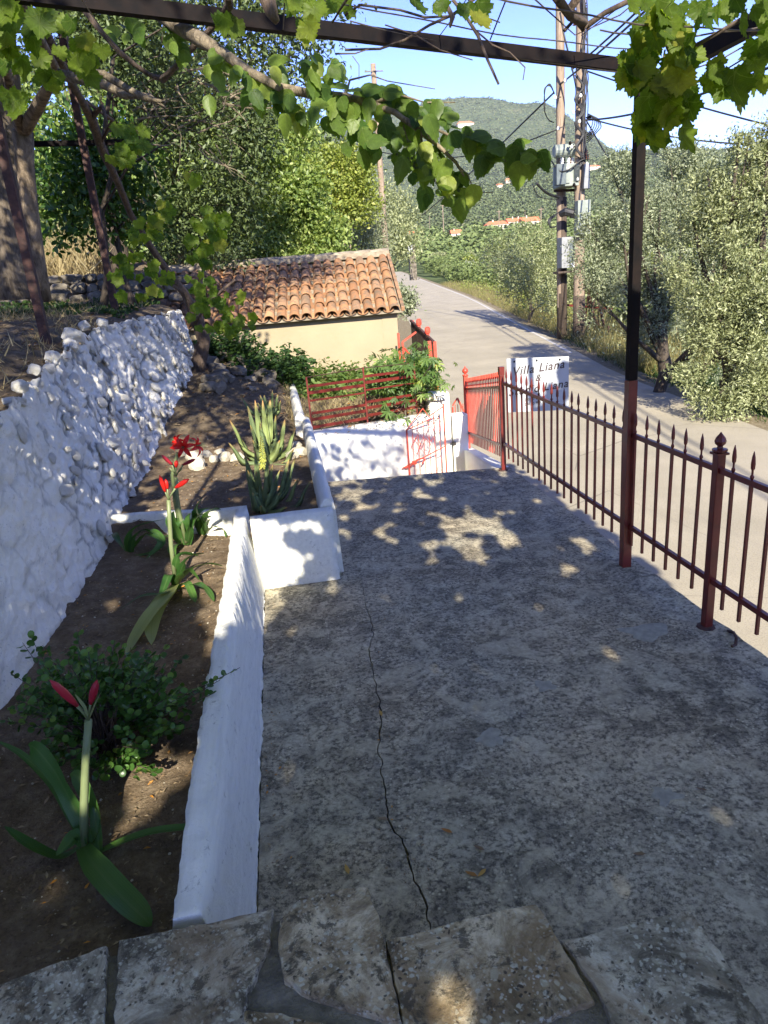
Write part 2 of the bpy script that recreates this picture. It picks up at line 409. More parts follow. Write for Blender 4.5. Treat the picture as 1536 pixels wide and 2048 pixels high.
    MAT['wire'] = simple('galvanised_wire', (.08, .07, .065), (.18, .15, .13), 30, .6, metal=.5)
    MAT['enamel'] = simple('grey_green_enamel', (.20, .225, .195), (.28, .31, .27), 3, .45, .1, .003)
    MAT['enamel_dark'] = simple('dark_grey_enamel', (.07, .09, .095), (.13, .155, .155), 4, .5)
    MAT['steel_box'] = simple('pale_grey_box', (.20, .205, .21), (.28, .29, .295), 4, .5)
    MAT['porcelain'] = simple('brown_porcelain', (.13, .045, .03), (.19, .07, .045), 8, .3)
    MAT['porcelain_w'] = simple('white_porcelain', (.6, .6, .58), (.78, .78, .75), 8, .3)
    MAT['sign'] = simple('white_sign_board', (.36, .38, .40), (.43, .45, .46), 2, .45)
    MAT['ink'] = simple('brown_black_lettering', (.03, .018, .018), (.05, .025, .025), 9, .6)
    MAT['house_wall'] = simple('pale_house_wall', (.55, .48, .38), (.68, .62, .52), .4, .9)
    MAT['house_roof'] = simple('orange_roof', (.46, .13, .06), (.60, .20, .09), .8, .9)
    MAT['glass'] = simple('dark_window', (.03, .035, .045), (.06, .065, .08), 2, .15)
    MAT['tap'] = simple('brass_latch', (.10, .09, .08), (.2, .18, .15), 9, .4, metal=.7)
    # leaves
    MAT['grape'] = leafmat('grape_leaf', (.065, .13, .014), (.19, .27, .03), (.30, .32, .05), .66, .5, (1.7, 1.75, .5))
    MAT['grape_roof'] = leafmat('fill_light_grape_leaf', (.20, .27, .06), (.29, .36, .09), None, .80, .55, (1.7, 1.5, 1.1))  # paler copy; colour and transmission raised to send fill light below
    MAT['mulb'] = leafmat('mulberry_leaf', (.05, .11, .02), (.17, .25, .04), (.28, .33, .06), .48, .42, (1.7, 1.8, .5))
    MAT['box'] = leafmat('box_leaf', (.03, .08, .018), (.075, .16, .03), (.14, .23, .045), .3, .33)
    MAT['amar'] = leafmat('amaryllis_leaf', (.035, .095, .022), (.075, .16, .035), None, .3, .32, (1.5, 1.7, .6))
    MAT['amar_y'] = leafmat('ageing_amaryllis_leaf', (.22, .27, .09), (.32, .36, .13), None, .3, .45)
    MAT['stem'] = leafmat('flower_stalk', (.15, .19, .085), (.21, .25, .12), None, .15, .4)
    MAT['petal'] = leafmat('red_petal', (.50, .012, .010), (.66, .03, .02), None, .35, .4, (1.5, .7, .7))
    MAT['bud'] = leafmat('crimson_bud', (.32, .012, .03), (.45, .03, .05), None, .25, .4, (1.5, .7, .7))
    m, nt, b, o = newmat('aloe_leaf'); t = NT(nt)
    att = t.n('ShaderNodeAttribute', attribute_name='v'); oi = t.n('ShaderNodeObjectInfo')
    tipc = t.mix(oi.outputs['Random'], (.34, .25, .08), (.42, .17, .07))
    c = t.mix(t.ramp(att.outputs['Fac'], [(.78, 0.0), (1.0, 1.0)]), t.ramp(oi.outputs['Random'], [(0, (.095, .135, .06)), (1, (.20, .25, .085))]), tipc)
    t.l(c, b.inputs['Base Color']); b.inputs['Roughness'].default_value = .6; b.inputs['Specular IOR Level'].default_value = .3; t.bump(t.noise(30, 3), .1, .003, b); MAT['aloe'] = m
    MAT['aloe_flower'] = leafmat('aloe_floret', (.34, .38, .07), (.5, .5, .12), None, .25, .5)
    # crown foliage
    MAT['f_dark'] = leafmat('dark_evergreen_foliage', (.045, .07, .026), (.13, .175, .06), None, .22, .5)
    MAT['f_citrus'] = leafmat('citrus_foliage', (.028, .07, .014), (.075, .16, .028), (.13, .21, .04), .3, .38)
    MAT['f_bright'] = leafmat('bright_green_foliage', (.10, .16, .04), (.26, .33, .09), (.33, .38, .13), .35, .45)
    MAT['f_yellow'] = leafmat('yellow_green_foliage', (.13, .175, .03), (.30, .34, .07), (.40, .40, .11), .35, .5)
    MAT['f_olive'] = leafmat('olive_foliage', (.12, .145, .075), (.30, .335, .21), (.42, .44, .30), .2, .5, (1.3, 1.4, .7))
    MAT['f_olive2'] = leafmat('olive_foliage_yellowish', (.13, .155, .062), (.36, .39, .20), (.47, .49, .29), .25, .5, (1.4, 1.4, .7))
    MAT['f_far'] = leafmat('valley_tree_foliage', (.085, .125, .035), (.19, .24, .08), (.25, .29, .11), .15, .8)
    MAT['f_hill'] = leafmat('hill_scrub_foliage', (.055, .08, .032), (.13, .16, .066), (.18, .2, .095), .1, .9)
    MAT['f_creeper'] = leafmat('creeper_leaf', (.06, .12, .03), (.13, .21, .05), (.23, .3, .06), .4, .45)
    MAT['weed'] = leafmat('weed_leaf', (.05, .10, .02), (.14, .21, .05), (.25, .28, .09), .4, .6)
    MAT['weed_dark'] = leafmat('shade_toned_weed_leaf', (.02, .05, .012), (.05, .10, .022), None, .3, .6)  # darker copy of the weed leaf, shade put into its colour
    MAT['straw'] = leafmat('dry_grass', (.26, .205, .10), (.42, .35, .19), (.5, .43, .26), .35, .8, (1.2, 1.1, .8))
    MAT['verge_grass'] = leafmat('verge_grass', (.14, .145, .045), (.30, .255, .11), (.36, .31, .16), .35, .8, (1.2, 1.1, .8))
    MAT['litter'] = leafmat('dead_leaf', (.16, .10, .05), (.34, .26, .16), (.5, .22, .03), .1, .8, (1, 1, 1), .12)
    MAT['fallen'] = leafmat('fallen_yellow_leaf', (.36, .15, .02), (.45, .27, .05), None, .1, .6, (1, 1, 1))
build_materials()
add_veins(MAT['grape'], 2.9, -.02); add_veins(MAT['mulb'], 3.3, .0, .35)

# ------------------------------------------------------------------ leaf templates and foliage
def fan(outline, cup=.0, fold=0.0):
    """outline: list of (x, y) round the leaf, stalk at origin, tip at +y. Returns verts, tris."""
    cx = sum(p[0] for p in outline) / len(outline); cy = sum(p[1] for p in outline) / len(outline)
    vs = [(cx, cy, -cup * .4)]
    for x, y in outline: vs.append((x, y, cup * (x * x + (y - cy) ** 2) - fold * abs(x)))
    n = len(outline)
    return np.array(vs), np.array([(0, i + 1, (i + 1) % n + 1) for i in range(n)])
def grape_outline(rs, teeth=True):
    pts = []; n = 46
    for i in range(n):
        a = -math.pi / 2 + 2 * math.pi * (i + .5) / n              # start at the stalk notch
        th = a + math.pi / 2                                       # 0 at stalk
        lob = [(math.pi, 1.0, .62), (math.pi * .62, .90, .56), (math.pi * 1.38, .90, .56), (math.pi * .28, .70, .55), (math.pi * 1.72, .70, .55)]
        r = max(A * max(0, 1 - abs((th - c) / w)) ** .34 for c, A, w in lob)
        r = max(r, .70 - .25 * (abs(math.cos(th / 2)) > .96))
        if teeth and i % 2: r *= .87
        r *= rs.uniform(.95, 1.05)
        pts.append((r * math.cos(a) * .62, (r * math.sin(a) + .25) * .62))
    return pts
def heart_outline(rs, w=.42, teeth=True):
    pts = []; n = 20
    for i in range(n):
        s = i / n; a = 2 * math.pi * s
        y = .5 - .5 * math.cos(a); x = w * math.sin(a) * (1.0 + .5 * math.cos(a)) * (1 - .3 * y ** 3)
        if s < .12 or s > .88: y -= .06
        k = 1 + (.05 if (teeth and i % 2) else -.03)
        pts.append((x * k, y * k + rs.uniform(-.01, .01)))
    return pts[::-1]
RS = random.Random(3)
GRAPE = []
for k in range(6):
    v, f = fan(grape_outline(RS), cup=.28, fold=.10); v = v * [RS.uniform(.9, 1.1), 1, 1]
    v[1:, 2] += np.array([RS.uniform(-.035, .035) for _ in range(len(v) - 1)]); GRAPE.append((v, f))
MULB = []
for k in range(5):
    v, f = fan(heart_outline(RS, RS.uniform(.31, .42)), cup=RS.uniform(-.1, .35), fold=RS.uniform(.1, .4))
    v[1:, 2] += np.array([RS.uniform(-.02, .02) for _ in range(len(v) - 1)]); MULB.append((v, f))
RHOMB = (np.array([(0, 0, 0), (.5, .45, .10), (0, 1, 0), (-.5, .45, .10)], float), np.array([(0, 1, 2), (0, 2, 3)]))
OVAL = (np.array([(0, 0, 0), (.34, .22, .05), (.40, .6, .07), (0, 1, 0), (-.40, .6, .07), (-.34, .22, .05)], float), np.array([(0, 1, 2), (0, 2, 3), (0, 3, 4), (0, 4, 5)]))

def leaves(name, pts, size, tmpl, m, width=1.0, dirs=None, up=.5, jit=.35, seed=0, normal_to=None, attr_by=None):
    """one mesh of many leaves; pts (n,3); dirs: direction each leaf points"""
    rs = np.random.RandomState(seed); n = len(pts); tv, tf = tmpl
    if dirs is None:
        dirs = rs.normal(size=(n, 3)); dirs[:, 2] -= .2
    dirs = dirs / (np.linalg.norm(dirs, axis=1, keepdims=True) + 1e-9)
    nr = rs.normal(size=(n, 3)); nr[:, 2] = np.abs(nr[:, 2]) + up * 2
    if normal_to is not None: nr = nr * .6 + normal_to * 1.4
    x = np.cross(dirs, nr); x /= (np.linalg.norm(x, axis=1, keepdims=True) + 1e-9); z = np.cross(x, dirs)
    s = size * (1 + rs.uniform(-jit, jit, n))
    w = (tv[None, :, 0, None] * x[:, None] * width + tv[None, :, 1, None] * dirs[:, None] + tv[None, :, 2, None] * z[:, None]) * s[:, None, None] + pts[:, None]
    k = len(tv); faces = (tf[None] + (np.arange(n) * k)[:, None, None]).reshape(-1, tf.shape[1])
    if attr_by is None: a = rs.uniform(0, 1, n)
    else: a = np.clip(attr_by + rs.uniform(-.3, .3, n), 0, .999)
    return np_mesh(name, w.reshape(-1, 3), faces, m, np.repeat(a, k))

OUTW = [None]
def crown_points(blobs, n, tw=14, spread=.16, seed=0, shell=.55, flat=1.0):
    """leaf positions gathered in twig clumps spread through ellipsoid blobs (centre, radius)"""
    rs = np.random.RandomState(seed); out = []; dr = []; col = []; ow = []
    vol = np.array([b[1][0] * b[1][1] + b[1][1] * b[1][2] + b[1][0] * b[1][2] for b in blobs]); vol = vol / vol.sum()
    for (c, r), share in zip(blobs, vol):
        nt = max(1, int(n * share / tw)); d = rs.normal(size=(nt, 3)); d /= np.linalg.norm(d, axis=1, keepdims=True)
        rad = shell + (1 - shell) * rs.uniform(0, 1, nt) ** .6
        rad *= 1 + .10 * np.sin(d[:, 0] * 7 + c[0]) * np.cos(d[:, 2] * 6 + c[1])
        p = np.array(c)[None] + d * rad[:, None] * np.array(r)[None]
        R0 = (r[0] + r[1] + r[2]) / 3
        tips = np.repeat(p, tw, axis=0); dd = np.repeat(d, tw, axis=0)
        off = rs.normal(size=tips.shape) * spread * (.6 + .4 * R0 ** .3)
        ow.append(dd); out.append(tips + off); dr.append(dd * .6 + rs.normal(size=tips.shape) * .6); col.append(np.repeat(rs.uniform(0, 1, nt), tw))
    OUTW[0] = np.concatenate(ow)
    return np.concatenate(out), np.concatenate(dr), np.concatenate(col)

def blob_fill(c, r, k, seed, size=(.35, .6)):
    """k sub-blobs spread over an ellipsoid so the outline is uneven"""
    rs = np.random.RandomState(seed); out = []
    for i in range(k):
        d = rs.normal(size=3); d /= np.linalg.norm(d); q = rs.uniform(.35, .8)
        s = rs.uniform(*size); out.append((tuple(np.array(c) + d * q * np.array(r)), (r[0] * s, r[1] * s, r[2] * s)))
    return out

def limbs(mb, base, top, r0, blobs, seed, nsub=1, n=7, lean=None):
    rs = random.Random(seed); base = Vector(base); top = Vector(top); pts = []; m = 7
    for i in range(m + 1):
        t = i / m; p = base.lerp(top, t); a = .10 * (top - base).length * math.sin(t * math.pi)
        pts.append(p + V(rs.uniform(-1, 1), rs.uniform(-1, 1), 0) * a * .35)
    rad = [r0 * (1.35 if i == 0 else 1) * (1 - .45 * i / m) for i in range(m + 1)]
    mb.tube(pts, rad, n, wob=.10)
    for c, r in blobs:
        s = pts[rs.randint(m // 2, m)]; e = Vector(c); mid = s.lerp(e, .5) + V(rs.uniform(-.3, .3), rs.uniform(-.3, .3), rs.uniform(-.1, .3)) * (e - s).length * .3
        q = [s, s.lerp(mid, .55), mid, mid.lerp(e, .6), e]
        rr = r0 * rs.uniform(.28, .42); mb.tube(q, [rr, rr * .8, rr * .6, rr * .4, rr * .18], 5, wob=.08)
        for _ in range(nsub):
            d = V(rs.gauss(0, 1), rs.gauss(0, 1), rs.gauss(0, 1)).normalized(); f = e + V(d.x * r[0], d.y * r[1], d.z * r[2]) * .85
            mb.tube([mid.lerp(e, .4), mid.lerp(f, .6), f], [rr * .35, rr * .25, rr * .08], 4)
    return pts

# ------------------------------------------------------------------ ground, road, distance
_far = [at(930, 590, 77), at(870, 568, 108), at(840, 557, 140), at(815, 548, 190), at(800, 543, 260)]
ROADZ = [(p.y, p.z) for p in _far]
def road_z(Y):
    if Y < 12: return -1.2
    if Y < 60: return -1.2 + .02 * (Y - 12)
    if Y < 77: return lerp(-.24, ROADZ[0][1], (Y - 60) / 17)
    for (a, za), (b, zb) in zip(ROADZ, ROADZ[1:]):
        if Y <= b: return lerp(za, zb, (Y - a) / (b - a))
    return ROADZ[-1][1] + (Y - 260) * .01
REDGE = [(-30, 5.2), (-8, 6.4), (4, 8.0), (12, 9.12), (16, 9.57), (19.4, 9.85), (27.5, 11.5), (35.8, 13.05), (47.7, 15.3), (60, 17.7)] + [(p.y, p.x) for p in _far] + [(400, _far[-1].x + 20)]
def redge(Y):
    for (a, xa), (b, xb) in zip(REDGE, REDGE[1:]):
        if Y <= b: return lerp(xa, xb, (Y - a) / (b - a))
    return REDGE[-1][1]
def ledge(Y):
    w = lerp(4.6, 6.3, sm((Y - 2) / 10)) + max(0, Y - 45) * .06; return redge(Y) - w
SKYLINE = [(-400, 330), (200, 300), (600, 262), (700, 245), (780, 228), (830, 212), (860, 204), (900, 198), (950, 195), (985, 196), (1015, 203), (1040, 208), (1075, 203), (1100, 208), (1130, 226), (1165, 255), (1200, 282), (1245, 315), (1300, 352), (1400, 400), (1600, 450)]
RIDGE_PTS = []
for _px, _py in SKYLINE:
    _r = ray(_px, _py); RIDGE_PTS.append((_r[0] / _r[1], _r[2] / math.hypot(_r[0], _r[1])))
def ridge(az):                           # skyline elevation (tan) against azimuth (x / y)
    if az <= RIDGE_PTS[0][0]: return RIDGE_PTS[0][1]
    for (a, za), (b, zb) in zip(RIDGE_PTS, RIDGE_PTS[1:]):
        if az <= b: return lerp(za, zb, (az - a) / (b - a))
    return RIDGE_PTS[-1][1] * .8
PROF = [(0, -1.9), (25, -1.9), (60, -1.3), (110, -.6), (200, 2.0), (300, 9), (450, 22), (700, 48), (1000, 84), (1500, 165)]
def terr(X, Y):
    r = math.hypot(X, Y); az = X / max(Y, 1e-3) if Y > 0 else (9 if X > 0 else -9)
    z = None
    for (a, za), (b, zb) in zip(PROF, PROF[1:]):
        if r <= b: z = lerp(za, zb, (r - a) / (b - a)); break
    if z is None:
        tp = ridge(az); t_ = min(1, (r - 1500) / 1200); q_ = .55 * t_ + .45 * t_ * t_
        z = 2.1 + lerp(min(.109, tp), tp, q_) * r if r < 2700 else lerp(2.1 + tp * 2700, 60, sm((r - 2700) / 2500))
    if r > 300:
        k = min(1, (r - 300) / 900)
        edge = 1 - .92 * max(0, 1 - abs(r - 2700) / 500)
        z += k * lerp(26, 60, sm((r - 1400) / 500)) * mnoise.fractal(V(X * .0022, Y * .0022, 3.1), .9, 2.1, 5) * (edge if r > 2200 else 1)
    elif r > 25: z += .5 * mnoise.noise(V(X * .05, Y * .05, 0)) * min(1, (r - 25) / 60)
    # the hillside on the left of the road
    L = sm((ledge(Y) - 1.5 - X) / 9) * sm((Y - 8) / 9)
    z += L * (2.9 + max(0, min(Y, 120) - 14) * .06)
    # road bed
    d = X - redge(Y); dl = ledge(Y) - X
    if 0 < Y < 400:
        kk = 1 - sm((max(d, dl, 0)) / (2.5 + r * .02))
        z = lerp(z, road_z(Y) - (.16 if Y < 80 else .35), kk)
    return z
def onterr(px, py):
    r = ray(px, py); r = r / r[1]; Y = 30.0
    while Y < 3000:
        if terr(r[0] * Y, Y) > H + r[2] * Y: break
        Y *= 1.015
    return V(r[0] * Y, Y, terr(r[0] * Y, Y))
rr_ = [0, 6, 12, 18, 24, 30, 37, 45, 55, 67, 80, 97, 118, 145, 180, 225, 280, 350, 430, 530, 650, 790, 950, 1120, 1300, 1480, 1650, 1820, 1990, 2160, 2330, 2480, 2600, 2700, 2800, 2950, 3300, 4200, 6500]
vs = []; fs = []; NA = 420
for r in rr_:
    for k in range(NA):
        if True:
            u = k / NA
            a = math.pi * 2 * u
            # concentrate samples in the view fan
            a = a + .93 * math.sin(a - math.pi * .0) * -1 if False else a
            X = r * math.sin(a); Y = r * math.cos(a)
        vs.append((X, Y, terr(X, Y) if r < 4000 else 40 if r < 5000 else -5))
for i in range(len(rr_) - 1):
    for k in range(NA):
        a, b, c, d = i * NA + k, i * NA + (k + 1) % NA, (i + 1) * NA + (k + 1) % NA, (i + 1) * NA + k
        fs.append((a, b, c, d))
# mountain cover material: dark scrub and tree speckle by size, paler rock streaks
m, nt, b_, o_ = newmat('hillside_scrub'); t = NT(nt); t.co = t.geo()
c = t.ramp(t.noise(.012, 8, .7), [(.34, (.055, .075, .034)), (.55, (.09, .112, .05)), (.7, (.14, .142, .075))])
sp = t.ramp(t.vor(.085, rnd=1.0), [(.25, 1.0), (.6, 0.0)])
c = t.mix(t.math('MULTIPLY', sp, .75), c, (.05, .075, .035))
c = t.mix(t.ramp(t.noise(.06, 7, .8), [(.56, 0.0), (.66, .55)]), c, (.21, .20, .13))
t.l(c, b_.inputs['Base Color']); b_.inputs['Roughness'].default_value = 1; b_.inputs['Specular IOR Level'].default_value = .0
t.bump(t.vor(.085), 1.0, -6.0, b_)
MAT['hill'] = m
g = MB(); g.v = vs; g.f = fs
tag(g.build('ground', MAT['hill'], smooth=True), kind='structure')

# road sheet with crown, edge lines and gravel shoulder
Ys = [-25, -15, -8, -3, 0, 3, 6, 9, 12, 15, 18, 21, 24, 27, 30, 34, 38, 43, 48, 54, 61, 69, 77, 90, 105, 130, 160, 200, 260, 330, 400]
def strip(fl, fr, dz, n=6):
    mb = MB()
    for Y in Ys:
        a, b = fl(Y), fr(Y)
        for k in range(n + 1):
            u = k / n; mb.v.append((lerp(a, b, u), Y, road_z(Y) + dz + .0))
    for i in range(len(Ys) - 1):
        for k in range(n):
            q = i * (n + 1) + k; mb.f.append((q, q + 1, q + n + 2, q + n + 1))
    return mb
tag(strip(lambda Y: ledge(Y) - .8, lambda Y: redge(Y) + .7, -.03).build('road_shoulder', MAT['verge']), kind='structure')
tag(strip(ledge, redge, 0.0).build('road', MAT['asphalt']), kind='structure')
mk = MB(); rs = random.Random(5)
Y = 25.0
while Y < 180:
    L = rs.uniform(.8, 3.0) * (1 + Y * .01)
    x0, x1 = redge(Y) - .30, redge(Y + L) - .30; z = road_z(Y) + .004; z1 = road_z(Y + L) + .004
    w = .055 + .02 * rs.random()
    mk.add([(x0 - w, Y, z), (x0 + w, Y, z), (x1 + w, Y + L, z1), (x1 - w, Y + L, z1)], [(0, 1, 2, 3)])
    Y += L + (rs.uniform(.02, .1) if Y > 12 else rs.uniform(.3, 1.5))
tag(mk.build('road_edge_line', MAT['line']), kind='structure')

# ------------------------------------------------------------------ terrace slab with its crack, steps behind
def terrace():
    crack_px = [(722, 1150), (729, 1200), (746, 1260), (738, 1310), (750, 1362), (763, 1430), (757, 1500), (770, 1580), (776, 1640), (810, 1692), (820, 1740), (850, 1800), (864, 1862), (872, 1930), (880, 2040)]
    pts = [onz(x, y, 0) for x, y in crack_px]
    fine = []; rs = random.Random(2)
    for a, b in zip(pts, pts[1:]):
        for k in range(8): 
            p = a.lerp(b, k / 8); fine.append((p.x + .018 * mnoise.fractal(V(p.y * 14, 3, 0), .8, 2, 5), p.y))
    fine.append((pts[-1].x, .6)); 
    far = [(.33, 7.68), (2.42, 7.36)]
    up = [(fine[0][0] - .03, fine[0][1])]
    gap = []
    n = len(fine)
    for i, (x, y) in enumerate(fine):
        w = .0008 + .0028 * sm(i / 18) * (.35 + .65 * abs(mnoise.noise(V(y * 5, 9, 0))) * 2) + rs.uniform(-.0004, .0014)
        if i == 0: w = .0
        gap.append(w)
    rightedge = []
    yy = 7.36
    while yy > .4:
        rightedge.append((2.42 + rs.uniform(-.012, .012), yy)); yy -= .13
    Lp = [(-.32, .6)] + [(-.32, 4.9), (.27, 4.9), (.33, 7.68), (fine[0][0], 7.62)] + [(x - g_, y) for (x, y), g_ in zip(fine, gap)]
    Rp = [(x + g_, y) for (x, y), g_ in zip(fine, gap)][::-1] + [(fine[0][0], 7.62)] + rightedge + [(2.42, .4), (2.42, .6)]
    mb = MB()
    mb.prism(Lp[::-1], -.04, 0.0); mb.prism(Rp, -.04, 0.0) 
    mb.prism([(-.32, -1.5), (2.40, -1.5), (2.40, 7.34), (.33, 7.66), (-.32, 7.6)], -1.45, -.042)
    # level part behind the camera
    return mb
tmb = terrace()
me_o = tmb.build('terrace', MAT['concrete']); tag(me_o, kind='structure')
bm = bmesh.new(); bm.from_mesh(me_o.data); bmesh.ops.recalc_face_normals(bm, faces=bm.faces); bm.to_mesh(me_o.data); bm.free()

# the step the photographer stands on, with flagstones
def jitter_poly(pts, step=.03, amp=.006, seed=0):
    rs = random.Random(seed); out = []
    n = len(pts)
    for i in range(n):
        a, b = pts[i], pts[(i + 1) % n]; L = math.hypot(b[0] - a[0], b[1] - a[1]); k = max(1, int(L / step))
        for j in range(k):
            t = j / k; out.append((lerp(a[0], b[0], t) + rs.uniform(-amp, amp), lerp(a[1], b[1], t) + rs.uniform(-amp, amp)))
    return out
def ccw(poly):
    A = sum(a[0] * b[1] - b[0] * a[1] for a, b in zip(poly, poly[1:] + poly[:1])); return poly if A > 0 else poly[::-1]
ZS = .50
def pxpoly(pp, z): return [tuple(onz(x, y, z)[:2]) for x, y in pp]
base = pxpoly([(-300, 2110), (0, 1985), (215, 1905), (375, 1868), (548, 1836), (600, 1815), (735, 1795), (775, 1892), (1062, 1824), (1125, 1898), (1370, 1838), (1560, 2150)], ZS)
base += [(.95, -1.2), (-2.0, -1.2)]
sb = MB(); sb.prism(ccw(jitter_poly(base, .05, .004, 4)), -.04 + .0, ZS - .018)
stp = sb.build('steps', MAT['joint']); tag(stp, kind='structure')
FL = [('flag2', [(-120, 2010), (215, 1890), (204, 2130), (-120, 2160)]),
      ('flag2', [(238, 1882), (262, 1878), (545, 1820), (540, 1885), (495, 1985), (470, 2130), (222, 2140)]),
      ('flag1', [(560, 1842), (600, 1800), (690, 1780), (735, 1775), (762, 1850), (802, 2045), (720, 2022), (620, 1990), (570, 1958), (556, 1900)]),
      ('flag1', [(772, 1881), (900, 1845), (1072, 1805), (1102, 1850), (1192, 2000), (1080, 2040), (860, 2130), (815, 2080)]),
      ('flag2', [(1128, 1885), (1250, 1850), (1378, 1820), (1452, 1920), (1530, 2046), (1590, 2140), (1270, 2160), (1196, 1985)]),
      ('flag1', [(484, 2012), (600, 2030), (705, 2062), (715, 2180), (478, 2180)])]
for i, (mt, pp) in enumerate(FL):
    poly = ccw(jitter_poly(pxpoly(pp, ZS), .022, .0035, i + 10))
    cx = sum(p[0] for p in poly) / len(poly); cy = sum(p[1] for p in poly) / len(poly)
    mb = MB(); n = len(poly)
    ins = [(lerp(x, cx, .014), lerp(y, cy, .014)) for x, y in poly]
    dz = [.0, .004, .006, .0, .003, -.008][i]
    mb.v = [(x, y, ZS - .06) for x, y in poly] + [(x, y, ZS - .008 + dz) for x, y in poly] + [(x, y, ZS + dz) for x, y in ins]
    mb.f = [(j, (j + 1) % n, n + (j + 1) % n, n + j) for j in range(n)] + [(n + j, n + (j + 1) % n, 2 * n + (j + 1) % n, 2 * n + j) for j in range(n)] + [tuple(range(2 * n, 3 * n))]
    mb.build('flagstone', MAT[mt], stp, smooth=False)
# flat flags behind the camera (house threshold)
# ------------------------------------------------------------------ planters: curb wall, planter fronts, soils
def soil_z(X, Y):
    z = .40 + sm((Y - 7) / 5) * (.25 + .55 * sm((.6 - X) / 2)) - .15 * sm((X + .1) / .4) * (1 if Y > 8 else 0)
    if Y > 12: z += (Y - 12) * .05
    return z
def noisy_wall(name, path, w_top, w_bot, ztop, zbot, mat, seed, round_=0.0, label=None, cat=None, step=.06, amp=.008, parent=None):
    """thick wall along a polyline (x, y); ztop may be a function of arc t; uneven faces"""
    P = [Vector((p[0], p[1], 0)) for p in path]
    seg = []; 
    for a, b in zip(P, P[1:]):
        k = max(1, int((b - a).length / step))
        for j in range(k): seg.append(a.lerp(b, j / k))
    seg.append(P[-1]); n = len(seg)
    zt = ztop if callable(ztop) else (lambda t: ztop); zb = zbot if callable(zbot) else (lambda t: zbot)
    prof = []
    m = 5
    for j in range(m + 1): prof.append((-1, j / m))
    if round_ > 0:
        for a in (150, 120, 90, 60, 30): prof.append((math.cos(math.radians(a)), 1 + round_ * math.sin(math.radians(a))))
    else:
        for u in (-.5, 0, .5): prof.append((u, 1))
    for j in range(m, -1, -1): prof.append((1, j / m))
    vs = []; K = len(prof)
    for i, p in enumerate(seg):
        d = (seg[min(i + 1, n - 1)] - seg[max(i - 1, 0)]).normalized(); s = V(-d.y, d.x, 0) * -1   # s: right side
        t = i / (n - 1)
        for (u, v) in prof:
            vv = min(v, 1); w = lerp(w_bot, w_top, vv) / 2
            z = lerp(zb(t), zt(t), vv) + max(0, v - 1) * w_top
            q = p + s * (u * w); q.z = z
            nn = mnoise.fractal(q * 9 + V(seed * 9.1, 0, 0), .7, 2, 5)
            q += s * (amp * nn * (1 if u > 0 else -1 if u < 0 else 0)); q.z += amp * .8 * mnoise.noise(q * 11 + V(0, seed, 0)) if vv == 1 else 0
            vs.append(q)
    fs = []
    for i in range(n - 1):
        for k in range(K - 1):
            fs.append((i * K + k, i * K + k + 1, (i + 1) * K + k + 1, (i + 1) * K + k))
    fs.append(tuple(range(K - 1, -1, -1))); fs.append(tuple((n - 1) * K + k for k in range(K)))
    mb = MB(); mb.add(vs, fs); o = mb.build(name, mat, parent, smooth=True)
    for pidx in (-1, -2): o.data.polygons[pidx].use_smooth = False
    bm = bmesh.new(); bm.from_mesh(o.data); bmesh.ops.recalc_face_normals(bm, faces=bm.faces); bm.to_mesh(o.data); bm.free()
    if label: tag(o, label, cat)
    return o
noisy_wall('planter_wall', [(-.435, 1.535), (-.437, 5.10)], .080, .22, lambda t: .500 + .045 * sm(t / .12), -.02, MAT['white'], 1, label='long low white planter wall running beside the flower bed to the steps', cat='wall', amp=.011, step=.022)
noisy_wall('planter_wall', [(-.36, 4.90), (.245, 4.90)], .11, .13, .545, -.02, MAT['white'], 2, label='short white wall facing the steps at the front of the aloe bed', cat='wall', amp=.006)
noisy_wall('planter_wall', [(-1.60, 5.72), (-1.0, 5.62), (-.44, 5.36), (-.43, 5.05)], .085, .10, lambda t: lerp(.455, .51, sm((t - .5) / .4)), .1, MAT['white'], 3, label='narrow white kerb dividing the amaryllis bed from the aloe bed', cat='wall', amp=.008)
noisy_wall('planter_wall', [(.215, 4.97), (.22, 8.5)], .115, .15, lambda t: .50 + .015 * t, -.3, MAT['white'], 4, round_=.9, label='round-topped white wall along the right of the aloe bed', cat='wall', amp=.006)
noisy_wall('planter_wall', [(.15, 8.46), (.13, 11.2)], .13, .15, lambda t: .56 + .03 * t, -.3, MAT['white'], 5, round_=.9, label='farther round-topped white wall stretch past the aloe bed, beside the yard railing', cat='wall', amp=.006)
# chipped splash of plaster along the foot of the curb
sk = MB(); rs = random.Random(8); y = 1.2; L = []
while y < 4.85: L.append((-.325 + .011 * mnoise.fractal(V(y * 9, 0, 0), .8, 2, 6) + .018 * max(0, mnoise.noise(V(y * 3.1, 5, 0))), y)); y += .012
sk.v = [(x, yy, .003) for x, yy in L] + [(-.36, yy, .016) for x, yy in L]
sk.f = [(i, i + 1, len(L) + i + 1, len(L) + i) for i in range(len(L) - 1)]
tag(sk.build('whitewash_drips', MAT['white'], smooth=True), kind='structure')

